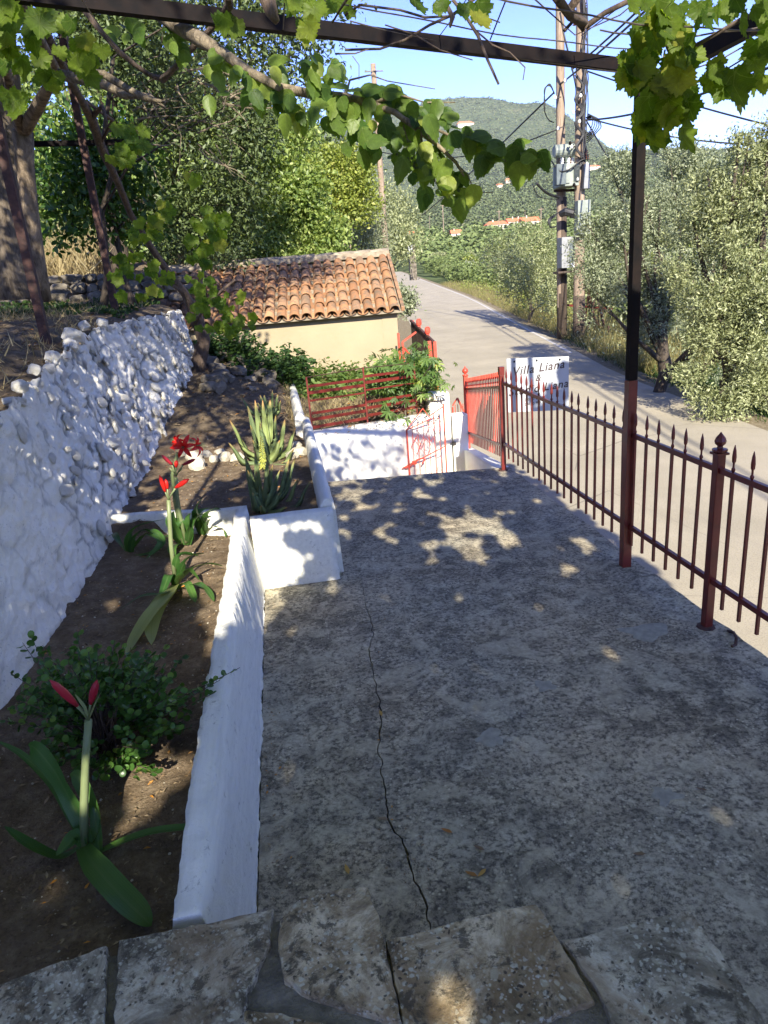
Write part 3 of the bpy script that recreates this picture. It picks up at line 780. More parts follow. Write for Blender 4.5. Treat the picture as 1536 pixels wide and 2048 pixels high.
def grid(name, x0, x1, y0, y1, nx, ny, zf, m, kind='structure', mask=None):
    vs = np.zeros(((nx + 1) * (ny + 1), 3)); 
    for j in range(ny + 1):
        for i in range(nx + 1):
            X = lerp(x0, x1, i / nx); Y = lerp(y0, y1, j / ny); vs[j * (nx + 1) + i] = (X, Y, zf(X, Y))
    f = []
    for j in range(ny):
        for i in range(nx):
            a = j * (nx + 1) + i
            X = lerp(x0, x1, (i + .5) / nx); Y = lerp(y0, y1, (j + .5) / ny)
            if mask is None or mask(X, Y): f.append((a, a + 1, a + nx + 2, a + nx + 1))
    o = link(name, np_mesh(name, vs, np.array(f), m, smooth=True)); tag(o, kind=kind); return o
def bed_z(X, Y):
    z = soil_z(X, Y) + .018 * mnoise.fractal(V(X * 6, Y * 6, 0), .8, 2, 5)
    if Y < 5.6 and X < -.43: z = .27 + .02 * mnoise.fractal(V(X * 5, Y * 5, 1), .8, 2, 5) + .04 * sm((-1.0 - X) / .5) + .03 * sm((1.9 - Y) / .6)
    return z
grid('flower_bed_soil', -1.75, -.44, .9, 5.62, 60, 190, bed_z, MAT['soil'])
grid('aloe_bed_soil', -1.75, .16, 4.92, 8.6, 90, 150, bed_z, MAT['soil'], mask=lambda X, Y: X > -.47 or Y > 5.55)
def yard_mask(X, Y): return not (X > .12 and Y < lerp(8.7, 9.9, sm((X - .3) / 1.5))) and X < 2.3
grid('yard_ground', -2.6, 2.6, 8.5, 16.5, 90, 130, lambda X, Y: soil_z(X, Y) + .03 * mnoise.fractal(V(X * 3, Y * 3, 0), .8, 2, 5) + .35 * sm((-1.35 - X) / .8) * sm((Y - 11) / .6), MAT['earth'], mask=yard_mask)

# ------------------------------------------------------------------ whitewashed rubble retaining wall
def wall_base(Y): return (-1.46 + .22 * sm((Y - 8) / 3.2), bed_z(-1.4, Y) if Y > 1 else .4)
def wall_top(Y):
    x = -1.70 - .18 * sm((Y - 4) / 3.5) + .48 * sm((Y - 8) / 3.2)
    pts = [(0, 1.28), (3, 1.40), (4.45, 1.52), (5.65, 1.66), (8, 1.88), (9.5, 1.90), (11.4, 1.93)]
    for (a, za), (b, zb) in zip(pts, pts[1:]):
        if Y <= b: return x, lerp(za, zb, (Y - a) / (b - a))
    return x, 1.93
def rubble_wall():
    nu, nv = 420, 100; Y0, Y1 = 1.2, 11.35
    root = thing('retaining_wall', 'tall whitewashed rubble stone retaining wall along the left of the beds', 'wall', (-1.5, 6, .3))
    YY = Y0 + (Y1 - Y0) * np.linspace(0, 1, nu + 1); tt = np.linspace(0, 1, nv + 1)
    B = np.array([wall_base(y) for y in YY]); T = np.array([wall_top(y) for y in YY])
    U, W = np.meshgrid(YY, tt, indexing='ij')
    X = B[:, 0][:, None] * (1 - W) + T[:, 0][:, None] * W
    Z = (B[:, 1] - .25)[:, None] * (1 - W) + T[:, 1][:, None] * W
    # stone cells
    rs = np.random.RandomState(4); ns = 620
    sy = rs.uniform(Y0, Y1, ns); sz = rs.uniform(.1, 1.95, ns); am = rs.uniform(.3, 1.0, ns)
    P = np.stack([U.ravel() / 1.25, Z.ravel()], 1); S = np.stack([sy / 1.25, sz], 1)
    d = np.sqrt(((P[:, None] - S[None]) ** 2).sum(2)); o = np.argsort(d, axis=1)[:, :2]
    d1 = np.take_along_axis(d, o[:, :1], 1)[:, 0]; d2 = np.take_along_axis(d, o[:, 1:2], 1)[:, 0]
    edge = np.clip((d2 - d1) / .05, 0, 1); amp = am[o[:, 0]]
    u = U.ravel(); far = np.clip((u - 3.2) / 4.0, 0, 1); low = np.clip((1.05 - W.ravel()) / .9, 0, 1)
    st = .010 + .030 * far + .014 * np.clip((u - 3.6) / 1.5, 0, 1) * low
    tl = rs.normal(size=(ns, 2)); k0 = o[:, 0]; dv = P - S[k0]; tilt = (dv * tl[k0]).sum(1) * (.03 + .07 * far)
    disp = (np.clip(edge * 2.2, 0, 1) - .7) * st * .4 + (amp - .5) * .015 * (.3 + far) + tilt * .7
    nz = np.array([mnoise.fractal(V(a * 5, b * 5, 2.2), .8, 2, 6) for a, b in zip(u, Z.ravel())])
    nz2 = np.array([mnoise.turbulence(V(a * 11, b * 17, 7.2), 4, False) for a, b in zip(u, Z.ravel())])
    disp += nz * (.014 + .012 * far) + (nz2 - .6) * (.012 + .010 * far)
    # ragged top edge
    tj = np.array([mnoise.noise(V(y * 6.0, 0, 5)) + .6 * mnoise.noise(V(y * 15, 0, 9)) for y in YY]) * .07
    Z = Z + tj[:, None] * W ** 4
    X = X.ravel() + disp
    pts = np.stack([X, U.ravel() , Z.ravel()], 1) - np.array([-1.5, 6, .3])
    holes = np.clip((.55 - edge) / .45, 0, 1) * np.clip(far * 1.0 + low * .25 - .08, 0, .75) * (np.array([mnoise.noise(V(a * 3.1, b * 3.1, 7)) for a, b in zip(u, Z.ravel())]) > -.05)
    idx = np.arange((nu + 1) * (nv + 1)).reshape(nu + 1, nv + 1)
    f = np.stack([idx[:-1, :-1], idx[1:, :-1], idx[1:, 1:], idx[:-1, 1:]], -1).reshape(-1, 4)
    me = np_mesh('stone_face', pts, f, MAT['rubble'], holes, smooth=True)
    link('stone_face', me, root)
    # end return of the wall so it has thickness
    mb = MB(); bx, bz = wall_base(Y1); tx, tz = wall_top(Y1)
    mb.add([(bx, Y1, bz - .3), (tx, Y1, tz), (tx - .5, Y1 + .12, tz), (bx - .9, Y1 + .12, bz - .3)], [(0, 1, 2, 3)])
    mb.build('end_face', MAT['rubble'], root)
    # separate stones: loose ones on the crest and proud ones in the face
    var = []
    for k in range(7):
        bm = bmesh.new(); bmesh.ops.create_icosphere(bm, subdivisions=2, radius=1)
        for v in bm.verts:
            c = v.co.copy(); mx = max(abs(c.x), abs(c.y), abs(c.z)); v.co = c.lerp(c / mx * .85, .8)
            v.co *= 1 + .22 * mnoise.noise(v.co * 1.5 + V(k * 4.1, 0, 0))
        me = bpy.data.meshes.new('stone'); bm.to_mesh(me); bm.free(); me.materials.append(MAT['rubble'])
        var.append(me)
    rs = random.Random(12)
    def put(p, s, rot): 
        link('stone', rs.choice(var), root, Vector(p) - porg(root), rot, s)
    crest = [(80, 745, .07), (107, 715, .075), (125, 700, .05), (165, 685, .075), (180, 660, .065), (205, 668, .06), (30, 770, .05), (8, 800, .06), (52, 790, .04), (250, 648, .07), (300, 640, .05)]
    y = 3.6
    while y < 11.2:
        x, z = wall_top(y)
        put((x + rs.uniform(-.06, .0), y, z + rs.uniform(-.05, .0)), [rs.uniform(.04, .07), rs.uniform(.04, .09), rs.uniform(.025, .05)], (rs.uniform(-.4, .4), rs.uniform(-.4, .4), rs.uniform(0, 3)))
        y += rs.uniform(.12, .6)
    for yy, dz, s in ((5.05, .05, .08), (5.5, .07, .07), (6.15, .04, .09), (7.0, .10, .12), (7.15, .04, .12), (7.55, .12, .09), (8.3, .05, .09), (6.9, .0, .1)):
        x, z = wall_top(yy); put((x - .02, yy, z + dz * .7), [s * .62, s * .75, s * .62], (rs.uniform(-.5, .5), rs.uniform(-.5, .5), rs.uniform(0, 3)))
    n = 0
    while n < 130:
        y = rs.uniform(4.2, 11.3); w = rs.uniform(.02, .97)
        if rs.random() > .15 + .85 * sm((y - 4) / 4): continue
        b, tp = wall_base(y), wall_top(y); x = lerp(b[0], tp[0], w); z = lerp(b[1], tp[1], w)
        s = rs.uniform(.04, .085)
        put((x - .004 - s * .235, y, z), [s * .30, s * rs.uniform(.9, 1.6), s * rs.uniform(.6, 1.0)], (rs.uniform(-.5, .5), -.22 + rs.uniform(-.15, .15), rs.uniform(-.2, .2))); n += 1
    return root
rubble_wall()

# upper garden behind the wall
def upper_z(X, Y):
    tx, tz = wall_top(max(1, min(Y, 11.4))); d = tx - X
    z = tz - .03 + .10 * sm(d / .5) + .07 * max(0, d) * .6 + .05 * mnoise.fractal(V(X * 2, Y * 2, 4), .8, 2, 5)
    z += .9 * sm((Y - 11.5) / 6) 
    return z
def ug():
    nx, ny = 60, 120; vs = np.zeros(((nx + 1) * (ny + 1), 3)); f = []
    for j in range(ny + 1):
        Y = lerp(.6, 22, (j / ny) ** 1.3)
        tx, _ = wall_top(max(1, min(Y, 11.4)))
        if Y > 11.4: tx = lerp(tx, -2.4, sm((Y - 11.4) / 1.5))
        for i in range(nx + 1):
            d = .01 + 14 * (i / nx) ** 1.8; vs[j * (nx + 1) + i] = (tx - d, Y, upper_z(tx - d, Y))
    for j in range(ny):
        for i in range(nx): a = j * (nx + 1) + i; f.append((a + 1, a, a + nx + 1, a + nx + 2))
    tag(link('upper_garden_ground', np_mesh('upper_garden_ground', vs, np.array(f), MAT['earth'], smooth=True)), kind='structure')
ug()
# earth bank dropping from the end of the wall to the yard
grid('garden_bank', -3.2, -1.0, 11.0, 15.5, 40, 60, lambda X, Y: lerp(soil_z(X, Y) - .05, 2.05, sm((-1.15 - X + .15 * mnoise.noise(V(X * 3, Y * 3, 0))) / 1.25)) + .08 * mnoise.fractal(V(X * 4, Y * 4, 9), .8, 2, 5), MAT['earth'])

# ------------------------------------------------------------------ red spear fence along the terrace edge
FX = 2.315
def picket_mesh(h_spear=.17, L=.80, r=.008, mat=None):
    mb = MB()
    mb.box((0, 0, L / 2), (2 * r, 2 * r, L))
    mb.lathe((0, 0, L - .002), [(.006, 0), (.006, .02), (.011, .028), (.011, .038), (.006, .046), (.006, .07), (.0115, .08), (.0125, .105), (.009, .14), (.002, h_spear)], 6)
    return mb.mesh('picket', mat or MAT['red'])
PK = picket_mesh()
def finial(mb, c, s=1.0):
    mb.lathe(c, [(.034 * s, 0), (.040 * s, .006), (.040 * s, .018), (.016 * s, .022), (.014 * s, .034), (.027 * s, .046), (.031 * s, .062), (.024 * s, .082), (.010 * s, .10), (.002 * s, .112)], 10)
fence = thing('spear_fence', 'dark red spear-topped iron fence along the right edge of the terrace', 'fence', (FX, 4, 0))
for py_, fin in ((3.40, True), (7.25, False), (-.45, True)):
    mb = MB(); mb.box((FX - .0, py_, .53), (.05, .05, 1.065), 0)
    post = mb.build('post', MAT['red'], fence, bevel=.004)
    if fin:
        f2 = MB(); f2.box((FX, py_, 1.068), (.072, .072, .012)); finial(f2, (FX, py_, 1.074)); f2.build('finial', MAT['red'], post, smooth=False)
    else:
        f2 = MB(); f2.box((FX, py_, 1.105), (.056, .056, .085)); f2.build('post_cap', MAT['red'], post)
    hole = MB(); hole.lathe((FX - .004, py_, .001), [(.055, 0), (.05, .009), (.03, .012)], 9); hole.build('rusty_foot', MAT['rust'], post)
for z0 in (.97, .305):
    mb = MB(); mb.bar((FX, -.45, z0), (FX, 7.23, z0 + .01), .024, .032); mb.build('rail', MAT['red'], fence)
yy = 7.06
while yy > -.3:
    if abs(yy - 3.40) > .05 and abs(yy - 4.40) > .02:
        link('picket', PK, fence, V(FX, yy, .175) - porg(fence), (R.uniform(-.012, .012), R.uniform(-.008, .008), 0))
    yy -= .1515
# section stepping down to the gate pillar
P0, P1 = V(2.345, 7.33, 0), V(2.70, 10.2, 0)
f3 = thing('spear_fence', 'short bright red fence panel sloping down from the terrace corner to the gate pillar', 'fence', P0)
SB = picket_mesh(.13, .80, .0058, MAT['red_bright'])
mb = MB(); mb.box((P1.x, P1.y, .10), (.06, .06, 1.16)); pst = mb.build('post', MAT['red_bright'], f3)
f2 = MB(); f2.lathe((P1.x, P1.y, .68), [(.045, 0), (.045, .015), (.02, .02), (.02, .035), (.04, .05), (.048, .075), (.036, .10), (.012, .118), (.012, .135), (.003, .14)], 10); f2.build('finial', MAT['red_bright'], pst, smooth=True)
for dz in (.90, .24):
    mb = MB(); mb.bar(P0 + V(0, 0, dz + .02), P1 + V(0, 0, dz - .42), .02, .03); mb.build('rail', MAT['red'], f3)
k = 24
for i in range(1, k):
    p = P0.lerp(P1, i / k); z = lerp(.12, -.33, i / k)
    link('picket', SB, f3, p + V(0, 0, z) - porg(f3), None, (1, 1, 1.03))
# low wall carrying it
noisy_wall('low_wall', [(2.36, 7.42), (2.74, 10.6)], .17, .18, lambda t: lerp(-.02, -.50, t), -1.25, MAT['white_clean'], 7, label='low white wall under the sloping red fence panel', cat='wall', amp=.003)
# terrace edge fixings
rb = MB(); rb.tube([(2.40, 3.32, .0), (2.395, 3.26, .022), (2.37, 3.20, .026), (2.34, 3.16, .006), (2.31, 3.15, .004)], .009, 6)
tag(rb.build('broken_bracket', MAT['rust']), 'small bent rusty iron bracket lying on the slab beside the finial post', 'bracket')

# ------------------------------------------------------------------ name board
sgY = 7.27
sg = thing('name_board', 'white enamel name board bolted to the corner fence post', 'sign', (2.74, sgY, .9))
mb = MB(); mb.add([(2.385, sgY, .645), (3.085, sgY, .60), (3.085, sgY, 1.185), (2.385, sgY, 1.225), (2.385, sgY + .006, .645), (3.085, sgY + .006, .60), (3.085, sgY + .006, 1.185), (2.385, sgY + .006, 1.225)], [(0, 1, 2, 3), (7, 6, 5, 4), (0, 4, 5, 1), (1, 5, 6, 2), (2, 6, 7, 3), (3, 7, 4, 0)])
mb.build('board', MAT['sign'], sg)
for sx, sz in ((2.47, 1.185), (2.72, 1.175), (2.98, 1.16)):
    mb = MB(); n = 10
    for k in range(n):
        pass
    mb.tube([(sx, sgY + .001, sz), (sx, sgY - .008, sz)], [.012, .009], 8); mb.build('screw', MAT['dark_steel'], sg)
def text(s, x, z, size, shear=.28, ang=-.055, parent=sg, y=sgY - .0022, m='ink'):
    c = bpy.data.curves.new('lettering', 'FONT'); c.body = s; c.size = size; c.shear = shear; c.align_x = 'CENTER'; c.align_y = 'CENTER'
    c.extrude = .0006; c.offset = size * .010; c.resolution_u = 3; c.space_character = 1.12; c.materials.append(MAT[m])
    o = bpy.data.objects.new('lettering', c); COL.objects.link(o); o.parent = parent
    bpy.context.view_layer.update()
    me = bpy.data.meshes.new_from_object(o); me.name = 'lettering'; bpy.data.objects.remove(o)
    if not me.materials: me.materials.append(MAT[m])
    o = bpy.data.objects.new('lettering', me); COL.objects.link(o); o.parent = parent
    o.location = V(x, y, z) - porg(parent); o.rotation_euler = (math.pi / 2, -ang * -1, 0); return o
text('Villa Liana', 2.735, 1.09, .128)
text('&', 2.73, .985, .10)
text('Studio Liana', 2.735, .875, .122)
text('0 0  0 6 9 9', 2.69, .765, .042, 0)
text('0 0  0 9 3 2', 2.69, .715, .042, 0)

# ------------------------------------------------------------------ pergola over the terrace
pg = thing('pergola', 'dark steel pergola with one post by the fence and beams overhead', 'pergola', (FX, 4.35, 0))
PB = V(2.30, 4.385, 3.20)
mb = MB(); mb.bar((2.30, 4.385, 0), (2.30, 4.385, 1.35), .062, .062, (0, 1, 0)); mb.build('post_foot', MAT['red'], pg)
mb = MB(); mb.bar((2.30, 4.385, 1.352), (2.30, 4.385, 3.17), .058, .058, (0, 1, 0)); mb.build('post', MAT['dark_steel'], pg)
bA, bB = at(1262, 133, 4.33), at(-40, -22, 3.55)
mb = MB(); mb.bar(bA, bB, .05, .064); mb.build('front_beam', MAT['dark_steel'], pg)
mb = MB(); mb.bar(at(1340, 140, 4.38), V(2.26, -4.5, 3.03), .055, .085); mb.build('side_beam', MAT['dark_steel'], pg)
mb = MB(); mb.bar(bB + V(.05, -.1, 0), V(-1.7, -4.5, 3.2), .055, .08); mb.build('side_beam', MAT['dark_steel'], pg)
for yb in (1.2, -1.4, -4.2):
    mb = MB(); mb.bar(V(2.26, yb, 3.10), V(-1.5, yb - .2, 3.28), .04, .05); mb.build('cross_beam', MAT['dark_steel'], pg)
for i, (x0, y0, x1, y1, ya, yb) in enumerate([(610, -10, 1270, 98, 3.4, 4.3), (700, 42, 1300, 150, 3.9, 4.35), (960, -12, 1536, 60, 2.6, 3.0), (1200, 60, 1536, 50, 3.1, 3.0)]):
    a, b = at(x0, y0, ya), at(x1, y1, yb); pts = []
    for k in range(13):
        t_ = k / 12; pts.append(a.lerp(b, t_) + V(0, 0, -.03 * math.sin(math.pi * t_) + .004 * math.sin(k * 5)))
    mb = MB(); mb.tube(pts, .0035, 4); mb.build('trellis_wire', MAT['wire'], pg)
wr = MB()
for j in range(5):
    xx = -1.4 + j * .8; wr.tube([(xx, 4.1, 3.27), (xx, 0, 3.14), (xx, -4.3, 3.15)], .003, 4)
wr.build('trellis_wire', MAT['wire'], pg)
# wooden prop through the corner (old vine prop seen against the sky)

# older frame in the upper garden
op = thing('garden_frame', 'rusty steel frame of two posts and a high bar in the upper garden', 'frame', (-2.1, 7, 1.8))
for (x, y, zt) in ((-2.12, 7.0, 4.6), (-2.10, 10.1, 5.5)):
    z0 = upper_z(x, y) - .05
    mb = MB(); mb.bar((x, y, z0), (x, y, zt), .075 if y < 8 else .085, .075, (0, 1, 0)); mb.build('post', MAT['rust'], op)
mb = MB(); mb.bar((-4.0, 10.1, 4.10), (-1.45, 10.1, 4.02), .05, .06); mb.build('bar', MAT['dark_steel'], op)
mb = MB(); mb.bar((-2.12, 7.0, 3.95), bB + V(0, .1, .1), .05, .06); mb.build('bar', MAT['dark_steel'], op)

# ------------------------------------------------------------------ stair well, courtyard wall, gate and pillars
st2 = MB()
for i in range(6): st2.box((1.3, 7.75 + i * .28, -.2 * (i + 1) - .5), (2.2, .30, 1.0))
tag(st2.build('gate_steps', MAT['concrete']), kind='structure')
lb = MB(); lb.box((1.6, 10.2, -1.24), (3.4, 3.0, .1)); tag(lb.build('gate_landing', MAT['concrete']), kind='structure')
noisy_wall('courtyard_wall', [(.24, 8.66), (1.56, 9.42), (2.04, 9.86)], .20, .22, lambda t: lerp(.385, .25, t), -1.3, MAT['white_clean'], 9, label='white rendered wall beyond the terrace end, speckled with leaf shade', cat='wall', amp=.003)
def pillar(x0, x1, y, ztop, label, seed, depth=.30, rnd=.04):
    p = thing('gate_pillar', label, 'pillar', ((x0 + x1) / 2, y, -1.25))
    mb = MB(); mb.box(((x0 + x1) / 2, y + depth / 2, (ztop - 1.25) / 2), (x1 - x0, depth, ztop + 1.25)); mb.build('shaft', MAT['white_clean'], p, bevel=rnd)
    return p
pillar(2.07, 2.40, 9.98, .50, 'taller round-edged white gate pillar behind the red iron gate leaf', 1)
pl = pillar(2.42, 2.66, 10.0, .14, 'shorter white gate pillar striped by the shadows of the red fence', 2, .22, .015)
mb = MB(); mb.box((2.43, 9.985, -.28), (.05, .03, .05)); mb.tube([(2.41, 9.97, -.28), (2.36, 9.93, -.26)], .01, 5); mb.build('latch', MAT['tap'], pl)

gl = thing('gate_leaf', 'open red wrought iron gate leaf with diamond pattern against the white wall', 'gate', (1.95, 9.5, -1.2))
ga, gb = at(811, 828, 9.25), at(886, 800, 9.62)
def gp(u, z): return V(lerp(ga.x, gb.x, u), lerp(ga.y, gb.y, u), z)
ztop = .20
def gbar(name, u0, z0, u1, z1, r=.006, m='red_bright'):
    mb = MB(); mb.bar(gp(u0, z0), gp(u1, z1), r * 2, r * 2, (0, 1, 0)); mb.build(name, MAT[m], gl)
gbar('stile', 0, -1.05, 0, .16, .010); gbar('stile', 1, -1.05, 1, .40, .010)
gbar('top_rail', 0, .155, .66, .23, .006); gbar('top_rail', .60, .27, 1, .36, .006); gbar('top_rail', .0, .16, .45, .40, .005); gbar('top_rail', .45, .40, .62, .24, .005)
gbar('bottom_rail', 0, -1.0, 1, -.9, .01)
gbar('lock_rail', -.18, -.36, 1, -.22, .006)
for i in range(1, 7):
    u = i / 7; gbar('upright', u, -1.0, u, lerp(.17, .33, u), .004)
for (u, z, s) in ((.22, -.10, .12), (.48, -.16, .13), (.62, .02, .12), (.80, .06, .10), (.30, -.02, .10), (.78, -.62, .12), (.45, -.68, .12)):
    w = s * 1.1; mb = MB(); q = [gp(u - w, z), gp(u, z + s), gp(u + w, z), gp(u, z - s)]
    for a, b in zip(q, q[1:] + q[:1]): mb.bar(a, b, .0055, .0055, (0, 1, 0))
    mb.build('diamond', MAT['red_bright'], gl)
mb = MB(); mb.tube([gp(-.1, -.37), gp(.05, -.36), gp(.2, -.30), gp(.36, -.30), gp(.42, -.33), gp(.34, -.38)], .011, 6); mb.box(gp(.14, -.33), (.06, .03, .05)); mb.build('handle', MAT['red_bright'], gl)
# second leaf, mostly hidden, beyond the short pillar
g2 = thing('gate_leaf', 'top corner of another red iron gate leaf rising behind the shorter pillar', 'gate', (2.6, 10.8, -1.2))
A, B = at(905, 812, 10.9), at(926, 826, 10.9)
mb = MB(); mb.bar((A.x, 10.9, -1.1), (A.x, 10.9, A.z - .02), .025); mb.bar((A.x, 10.9, A.z), (lerp(A.x, B.x, .5), 10.9, A.z + .12), .02); mb.bar((lerp(A.x, B.x, .5), 10.9, A.z + .12), (B.x + .05, 10.9, B.z - .05), .03); mb.bar((B.x + .05, 10.9, -1.1), (B.x + .05, 10.9, B.z - .04), .025); mb.build('frame', MAT['red_bright'], g2)
for i in range(1, 5):
    u = i / 5; mb = MB(); mb.bar((lerp(A.x, B.x + .05, u), 10.9, -1.1), (lerp(A.x, B.x + .05, u), 10.9, A.z + .02), .010); mb.build('upright', MAT['red_bright'], g2)

# railing on the courtyard wall (an old bed-frame like rack of flat bars)
rl = thing('yard_railing', 'red railing of flat horizontal bars standing on the white courtyard wall', 'railing', (.8, 9.1, .3))
ra, rb_ = V(.29, 8.78, 0), V(1.86, 9.68, 0)
def rp(u, z): return V(lerp(ra.x, rb_.x, u), lerp(ra.y, rb_.y, u), z)
for u in (0, .49, .98):
    mb = MB(); mb.bar(rp(u, .30), rp(u, 1.06 if u < .9 else 1.0), .02, .02, (0, 1, 0)); mb.build('upright', MAT['red'], rl)
mb = MB(); mb.tube([rp(0, 1.055), rp(.5, 1.05), rp(.98, 1.0)], .006, 5); mb.build('top_wire', MAT['rust'], rl)
for z, h in ((.94, .035), (.86, .04), (.76, .022), (.60, .035), (.52, .04), (.42, .04)):
    for u0, u1 in ((.01, .48), (.50, .97)):
        mb = MB(); a, b = rp(u0, z), rp(u1, z - .035 * (u1 - u0) * 2 + (0 if u0 < .3 else 0)); mb.bar(a - V(0, .012, 0), b - V(0, .012, 0), .006, h, (0, 0, 1)); mb.build('flat_bar', MAT['red'], rl)

# ------------------------------------------------------------------ cream outbuilding with its tiled roof
bl = thing('outbuilding', 'low cream rendered outbuilding with orange clay barrel tile roof', 'building', (0, 0, 0))
yaw = -math.radians(4.6)
BO = V(2.16, 12.75, 0)                                   # right front wall corner
def bw(u, v, z):                                        # u: left along the front wall, v: back, z: up
    c, s = math.cos(yaw), math.sin(yaw)
    return V(BO.x - u * c - v * s * 1, BO.y - u * s * 1 + v * c, z) if False else V(BO.x + (-u) * c - v * s, BO.y + (-u) * s + v * c, z)
BWID, BDEP, EAVE, RIDGE = 4.75, 4.6, 1.60, 2.60
mb = MB()
q = [bw(0, 0, 0), bw(BWID, 0, 0), bw(BWID, BDEP, 0), bw(0, BDEP, 0)]
zb_ = -1.1
for a, b, gab in ((q[0], q[1], 0), (q[1], q[2], 1), (q[2], q[3], 0), (q[3], q[0], 1)):
    n = len(mb.v)
    if gab:
        mid = (a + b) / 2
        mb.add([V(a.x, a.y, zb_), V(b.x, b.y, zb_), V(b.x, b.y, EAVE), V(mid.x, mid.y, RIDGE - .03), V(a.x, a.y, EAVE)], [(0, 1, 2, 3, 4)])
    else: mb.add([V(a.x, a.y, zb_), V(b.x, b.y, zb_), V(b.x, b.y, EAVE), V(a.x, a.y, EAVE)], [(0, 1, 2, 3)])
bmw = mb.build('wall', MAT['cream'], bl)
mb = MB(); a = bw(.27, -.012, 0); 
mb.add([bw(.0, -.012, -1.1), bw(.27, -.012, -1.1), bw(.27, -.012, EAVE - .01), bw(0, -.012, EAVE - .01), bw(.27, .0, -1.1), bw(.27, 0, EAVE - .01), bw(0, .0, -1.1), bw(0, 0, EAVE - .01)], [(0, 1, 2, 3), (1, 4, 5, 2), (6, 0, 3, 7)])
mb.build('corner_pilaster', MAT['cream'], bl)
# roof deck under the tiles
ov = .16
mb = MB(); zz = EAVE - .03
for sgn in (0, 1):
    v0, v1 = (-ov, BDEP / 2) if sgn == 0 else (BDEP + ov, BDEP / 2)
    za = EAVE + .0
    mb.add([bw(-.10, v0, za), bw(BWID + .1, v0, za), bw(BWID + .1, v1, RIDGE + .0), bw(-.10, v1, RIDGE + .0), bw(-.10, v0, za - .03), bw(BWID + .1, v0, za - .03), bw(BWID + .1, v1, RIDGE - .04), bw(-.10, v1, RIDGE - .04)],
           [(0, 1, 2, 3), (4, 7, 6, 5), (0, 4, 5, 1), (3, 2, 6, 7), (0, 3, 7, 4), (1, 5, 6, 2)])
roof = mb.build('roof', MAT['mortar'], bl)
def barrel(L, r0, r1, up=True, n=7, th=.012):
    mb = MB(); vs = []
    for y, r in ((0, r0), (L, r1)):
        for rr in (r, r - th):
            for k in range(n + 1):
                a = math.pi * k / n; z = math.sin(a) * rr * (.80 if up else -.62); vs.append((math.cos(a) * rr, y, z))
    m1 = n + 1; fs = []
    for k in range(n):
        fs.append((k, k + 1, 2 * m1 + k + 1, 2 * m1 + k)); fs.append((m1 + k + 1, m1 + k, 3 * m1 + k, 3 * m1 + k + 1)); fs.append((k + 1, k, m1 + k, m1 + k + 1))
    mb.add(vs, fs); return mb.mesh('roof_tile', MAT['tile'], smooth=True)
COVER, CHAN = barrel(.49, .092, .072), barrel(.49, .098, .085, False)
pitch = math.atan2(RIDGE - EAVE, BDEP / 2 + ov)
slope = math.hypot(RIDGE - EAVE, BDEP / 2 + ov); cols = 22; rows = 6; cw = (BWID + .12) / cols
Mroof = Matrix.Rotation(yaw, 3, 'Z') @ Matrix.Rotation(pitch, 3, 'X')
rs = random.Random(21)
for c in range(cols):
    wob = rs.uniform(-.012, .012)
    for r_ in range(rows):
        u = -.06 + (c + .5) * cw + wob + rs.uniform(-.006, .006); d = -.06 + r_ * (slope - .10) / rows
        v = -ov + d * math.cos(pitch); z = EAVE + d * math.sin(pitch)
        e = (Mroof @ Matrix.Rotation(rs.uniform(-.03, .03), 3, 'Z') @ Matrix.Rotation(-.035, 3, 'X')).to_euler()
        p = bw(u, v, z + .058 + rs.uniform(-.003, .004))
        link('roof_tile', COVER, roof, p, e)
        if c < cols:
            link('roof_tile', CHAN, roof, bw(u + cw / 2, v + .01, z + .064), (Mroof @ Matrix.Rotation(-.03, 3, 'X')).to_euler())
# ridge: mortar bed and half-round ridge tiles
mb = MB(); mb.bar(bw(-.12, BDEP / 2 - .04, RIDGE + .055), bw(BWID + .1, BDEP / 2 - .04, RIDGE + .055), .20, .10); mb.build('ridge_mortar', MAT['mortar'], roof)
RT = barrel(.42, .115, .10)
RT.materials.clear(); RT.materials.append(MAT['mortar'])
u = -.12
while u < BWID:
    link('ridge_tile', RT, roof, bw(u, BDEP / 2, RIDGE + .075), (rs.uniform(-.02, .02), 0, math.pi / 2 + yaw + rs.uniform(-.02, .02))); u += .38
# verge mortar on the right gable edge
mb = MB(); mb.bar(bw(-.10, -ov - .03, EAVE + .03), bw(-.10, BDEP / 2, RIDGE + .07), .06, .07); mb.build('verge_mortar', MAT['tile'], roof)

# ------------------------------------------------------------------ big yard gate beside the building
bg_ = thing('yard_gate', 'open red steel framed yard gate with dark vertical boards beside the cream outbuilding', 'gate', (2.4, 12, -1.1))
a0, a1 = at(822, 641, 12.9), at(866, 683, 11.45)
def yg(u, z): return V(lerp(a0.x, a1.x, u), lerp(a0.y, a1.y, u), z)
zt = lambda u: lerp(a0.z, a1.z, u)
for i in range(11):
    u = (i + .5) / 11; mb = MB(); c = yg(u, 0); d = (a1 - a0); ang = math.atan2(d.y, d.x)
    mb.box((c.x, c.y, (zt(u) - .03 - 1.05) / 2), (d.length / 11 * .86, .02, zt(u) - .03 + 1.05), ang); mb.build('board', MAT['plank'], bg_)
for u in (0, .33, .72, 1.0):
    mb = MB(); mb.bar(yg(u, -1.1) + V(.02, -.02, 0), yg(u, zt(u) + (.09 if 0 < u < 1 else .0)) + V(.02, -.02, 0), .05, .05, (0, 1, 0)); mb.build('frame_post', MAT['red_bright'], bg_)
    if 0 < u < 1:
        mb = MB(); c = yg(u, zt(u) + .09) + V(.02, -.02, 0); mb.lathe(c - V(0, 0, .06), [(.045, 0), (.05, .05), (.045, .09), (.02, .11)], 8); mb.build('finial', MAT['red_bright'], bg_)
